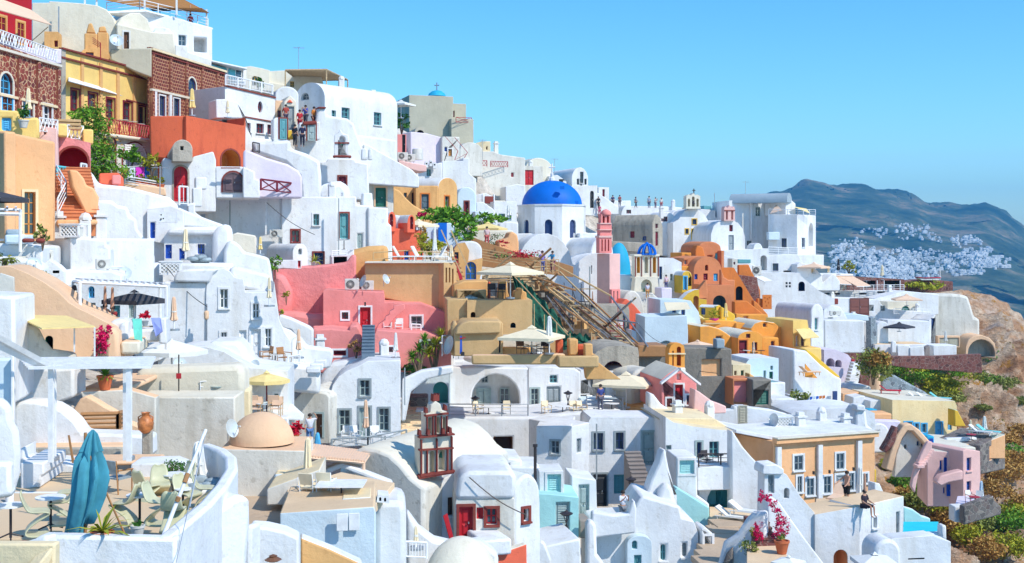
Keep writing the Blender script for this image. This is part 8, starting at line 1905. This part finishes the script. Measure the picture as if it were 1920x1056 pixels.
def villagehouse_mesh(k):
 rg=random.Random(k);m=MB();w,dp,h=rg.uniform(8,15),rg.uniform(7,11),rg.uniform(4,8)
 m.box((0,0,h/2-1),w,dp,h+2,'villagewhite')
 if k%3==0:
  n=8;pr=[(w/2*math.cos(math.pi*i/n),h+w*.22*math.sin(math.pi*i/n))for i in range(n+1)]
  for a,b in zip(pr,pr[1:]):m.face([(a[0],-dp/2,a[1]),(b[0],-dp/2,b[1]),(b[0],dp/2,b[1]),(a[0],dp/2,a[1])],'villagewhite')
  m.face([(x,-dp/2,z)for x,z in pr],'villagewhite')
 else:m.box((w*.2,1,h+1),w*.45,dp*.5,3,'villagewhite')
 for i in range(rg.randint(1,3)):
  x=-w/2+w*(i+.7)/3.6;m.box((x,-dp/2-.03,h*.45),1.9,.14,2.8 if i else 3.4,'paint_sl')
 me=bpy.data.meshes.new('distant_house');me.from_pydata(m.v,[],m.f)
 for q in m.mats:me.materials.append(M(q))
 me.polygons.foreach_set('material_index',m.m);me.update();return me
vm=[villagehouse_mesh(k)for k in range(9)]
rg=random.Random(11);spots=[]
zones=[((1558,478),(1700,520),300),((1600,462),(1760,500),160),((1690,470),(1790,500),92),((1780,458),(1850,508),230),((1840,478),(1882,498),60),((1545,452),(1605,478),68),((1850,480),(1900,500),30),((1600,505),(1700,530),60),((1775,440),(1852,454),52),((1590,446),(1640,470),36),((1660,428),(1760,446),32),((1690,415),(1745,432),24),((1630,424),(1680,432),12),((1700,500),(1760,528),60)]
for(x0,y0),(x1,y1),n in zones:
 for i in range(int(n*1.5)):
  x,y=rg.uniform(x0,x1),rg.uniform(y0,y1);y=round((y+6)/3.4)*3.4+rg.uniform(-.5,.5)if i%4 else y+6;spots.append((x,y))
spots.sort(key=lambda p:-p[1])
stuff=MB()
def hill_hit(x,y):
 d=hill_d(x,y);p=P(x,y,d)
 n=noise.fractal(Vector((p.x*.0035,p.y*.0035,p.z*.004)),1,2.1,6)
 r=1-abs(noise.noise(Vector((p.x*.004+p.z*.003,p.z*.002,3.3))))*2
 ry=lerp(RX,RY,x);t=(y-ry)/(700-ry);amp=min(1,t*6+.1);cl=max(0,(y-520)/100)
 return p+Vector((0,(n*130+r*60)*amp*(1+cl),n*9*amp+noise.noise(p*.02)*3))
for i,(x,y)in enumerate(spots):
 p=hill_hit(x,y)+Vector((0,-12,1));k=.3+.6*rg.random()**2;rz=rg.uniform(-.35,.35)
 if i<300:
  o=link('distant_house',vm[i%9],loc=p);o.rotation_euler.z=rz;o.scale=(k,k,k)
  tag(o,'tiny white house in the distant village on the headland','house','distant white village houses')
 else:
  mm=Matrix.Rotation(rz,3,'Z')*k;me=vm[i%9]
  for f in me.polygons:stuff.face([mm@me.vertices[v].co+p for v in f.vertices],'villagewhite' if f.material_index==0 else 'paint_sl')
o=stuff.build('distant_houses',None,weld=False);tag(o,'dense mass of distant white houses on the headland','village',kind='stuff')
bpy.ops.mesh.primitive_cube_add(size=1,location=(1500,2400,34));hz=bpy.context.object;hz.name='haze'
hz.scale=(15000,6400,432);tag(hz,'thin blue haze over the caldera','haze',kind='stuff')
m=bpy.data.materials.new('haze');m.use_nodes=True;nt=m.node_tree;nt.nodes.clear()
out=nt.nodes.new('ShaderNodeOutputMaterial');pv=nt.nodes.new('ShaderNodeVolumePrincipled')
pv.inputs['Color'].default_value=(.12,.55,1,1);pv.inputs['Density'].default_value=HAZE=.00015;pv.inputs['Anisotropy'].default_value=.2
nt.links.new(pv.outputs[0],out.inputs['Volume']);hz.data.materials.append(m)
w=bpy.data.worlds.new('World');sc.world=w;w.use_nodes=True;nt=w.node_tree
bg=nt.nodes['Background'];sk=nt.nodes.new('ShaderNodeTexSky');sk.sky_type='NISHITA';sk.sun_disc=False
SUN=Vector((.74,-.54,.90)).normalized()
el=math.asin(SUN.z);az=math.atan2(SUN.x,SUN.y)
sk.sun_elevation=el;sk.sun_rotation=az;sk.air_density=1.0;sk.dust_density=.3;sk.ozone_density=1.6;sk.altitude=100
hs=nt.nodes.new('ShaderNodeHueSaturation');hs.inputs['Saturation'].default_value=1.3;hs.inputs['Hue'].default_value=.486;hs.inputs['Value'].default_value=1.0
nt.links.new(sk.outputs[0],hs.inputs['Color']);tn=nt.nodes.new('ShaderNodeMix');tn.data_type='RGBA';tn.blend_type='MULTIPLY';tn.inputs[0].default_value=1;tn.inputs[7].default_value=(.53,.80,1.04,1);nt.links.new(hs.outputs[0],tn.inputs[6]);nt.links.new(tn.outputs[2],bg.inputs[0]);bg.inputs[1].default_value=.15
sl=bpy.data.lights.new('sun','SUN');sl.energy=3.1;sl.angle=R(.6);sl.color=(1,.95,.86)
so=link('sun',sl);so.rotation_euler=SUN.to_track_quat('Z','Y').to_euler()
cd=bpy.data.cameras.new('camera');co=link('camera',cd);co.rotation_euler=(R(90),0,0);cd.sensor_width=36
cd.lens=F/1920*36;cd.shift_y=-(528-HY)/1920;cd.clip_end=50000;cd.clip_start=.5;sc.camera=co
sc.view_settings.view_transform='Standard';sc.view_settings.look='None';sc.view_settings.exposure=.5
sc.cycles.max_bounces=6;sc.cycles.volume_bounces=0;sc.cycles.use_denoising=True
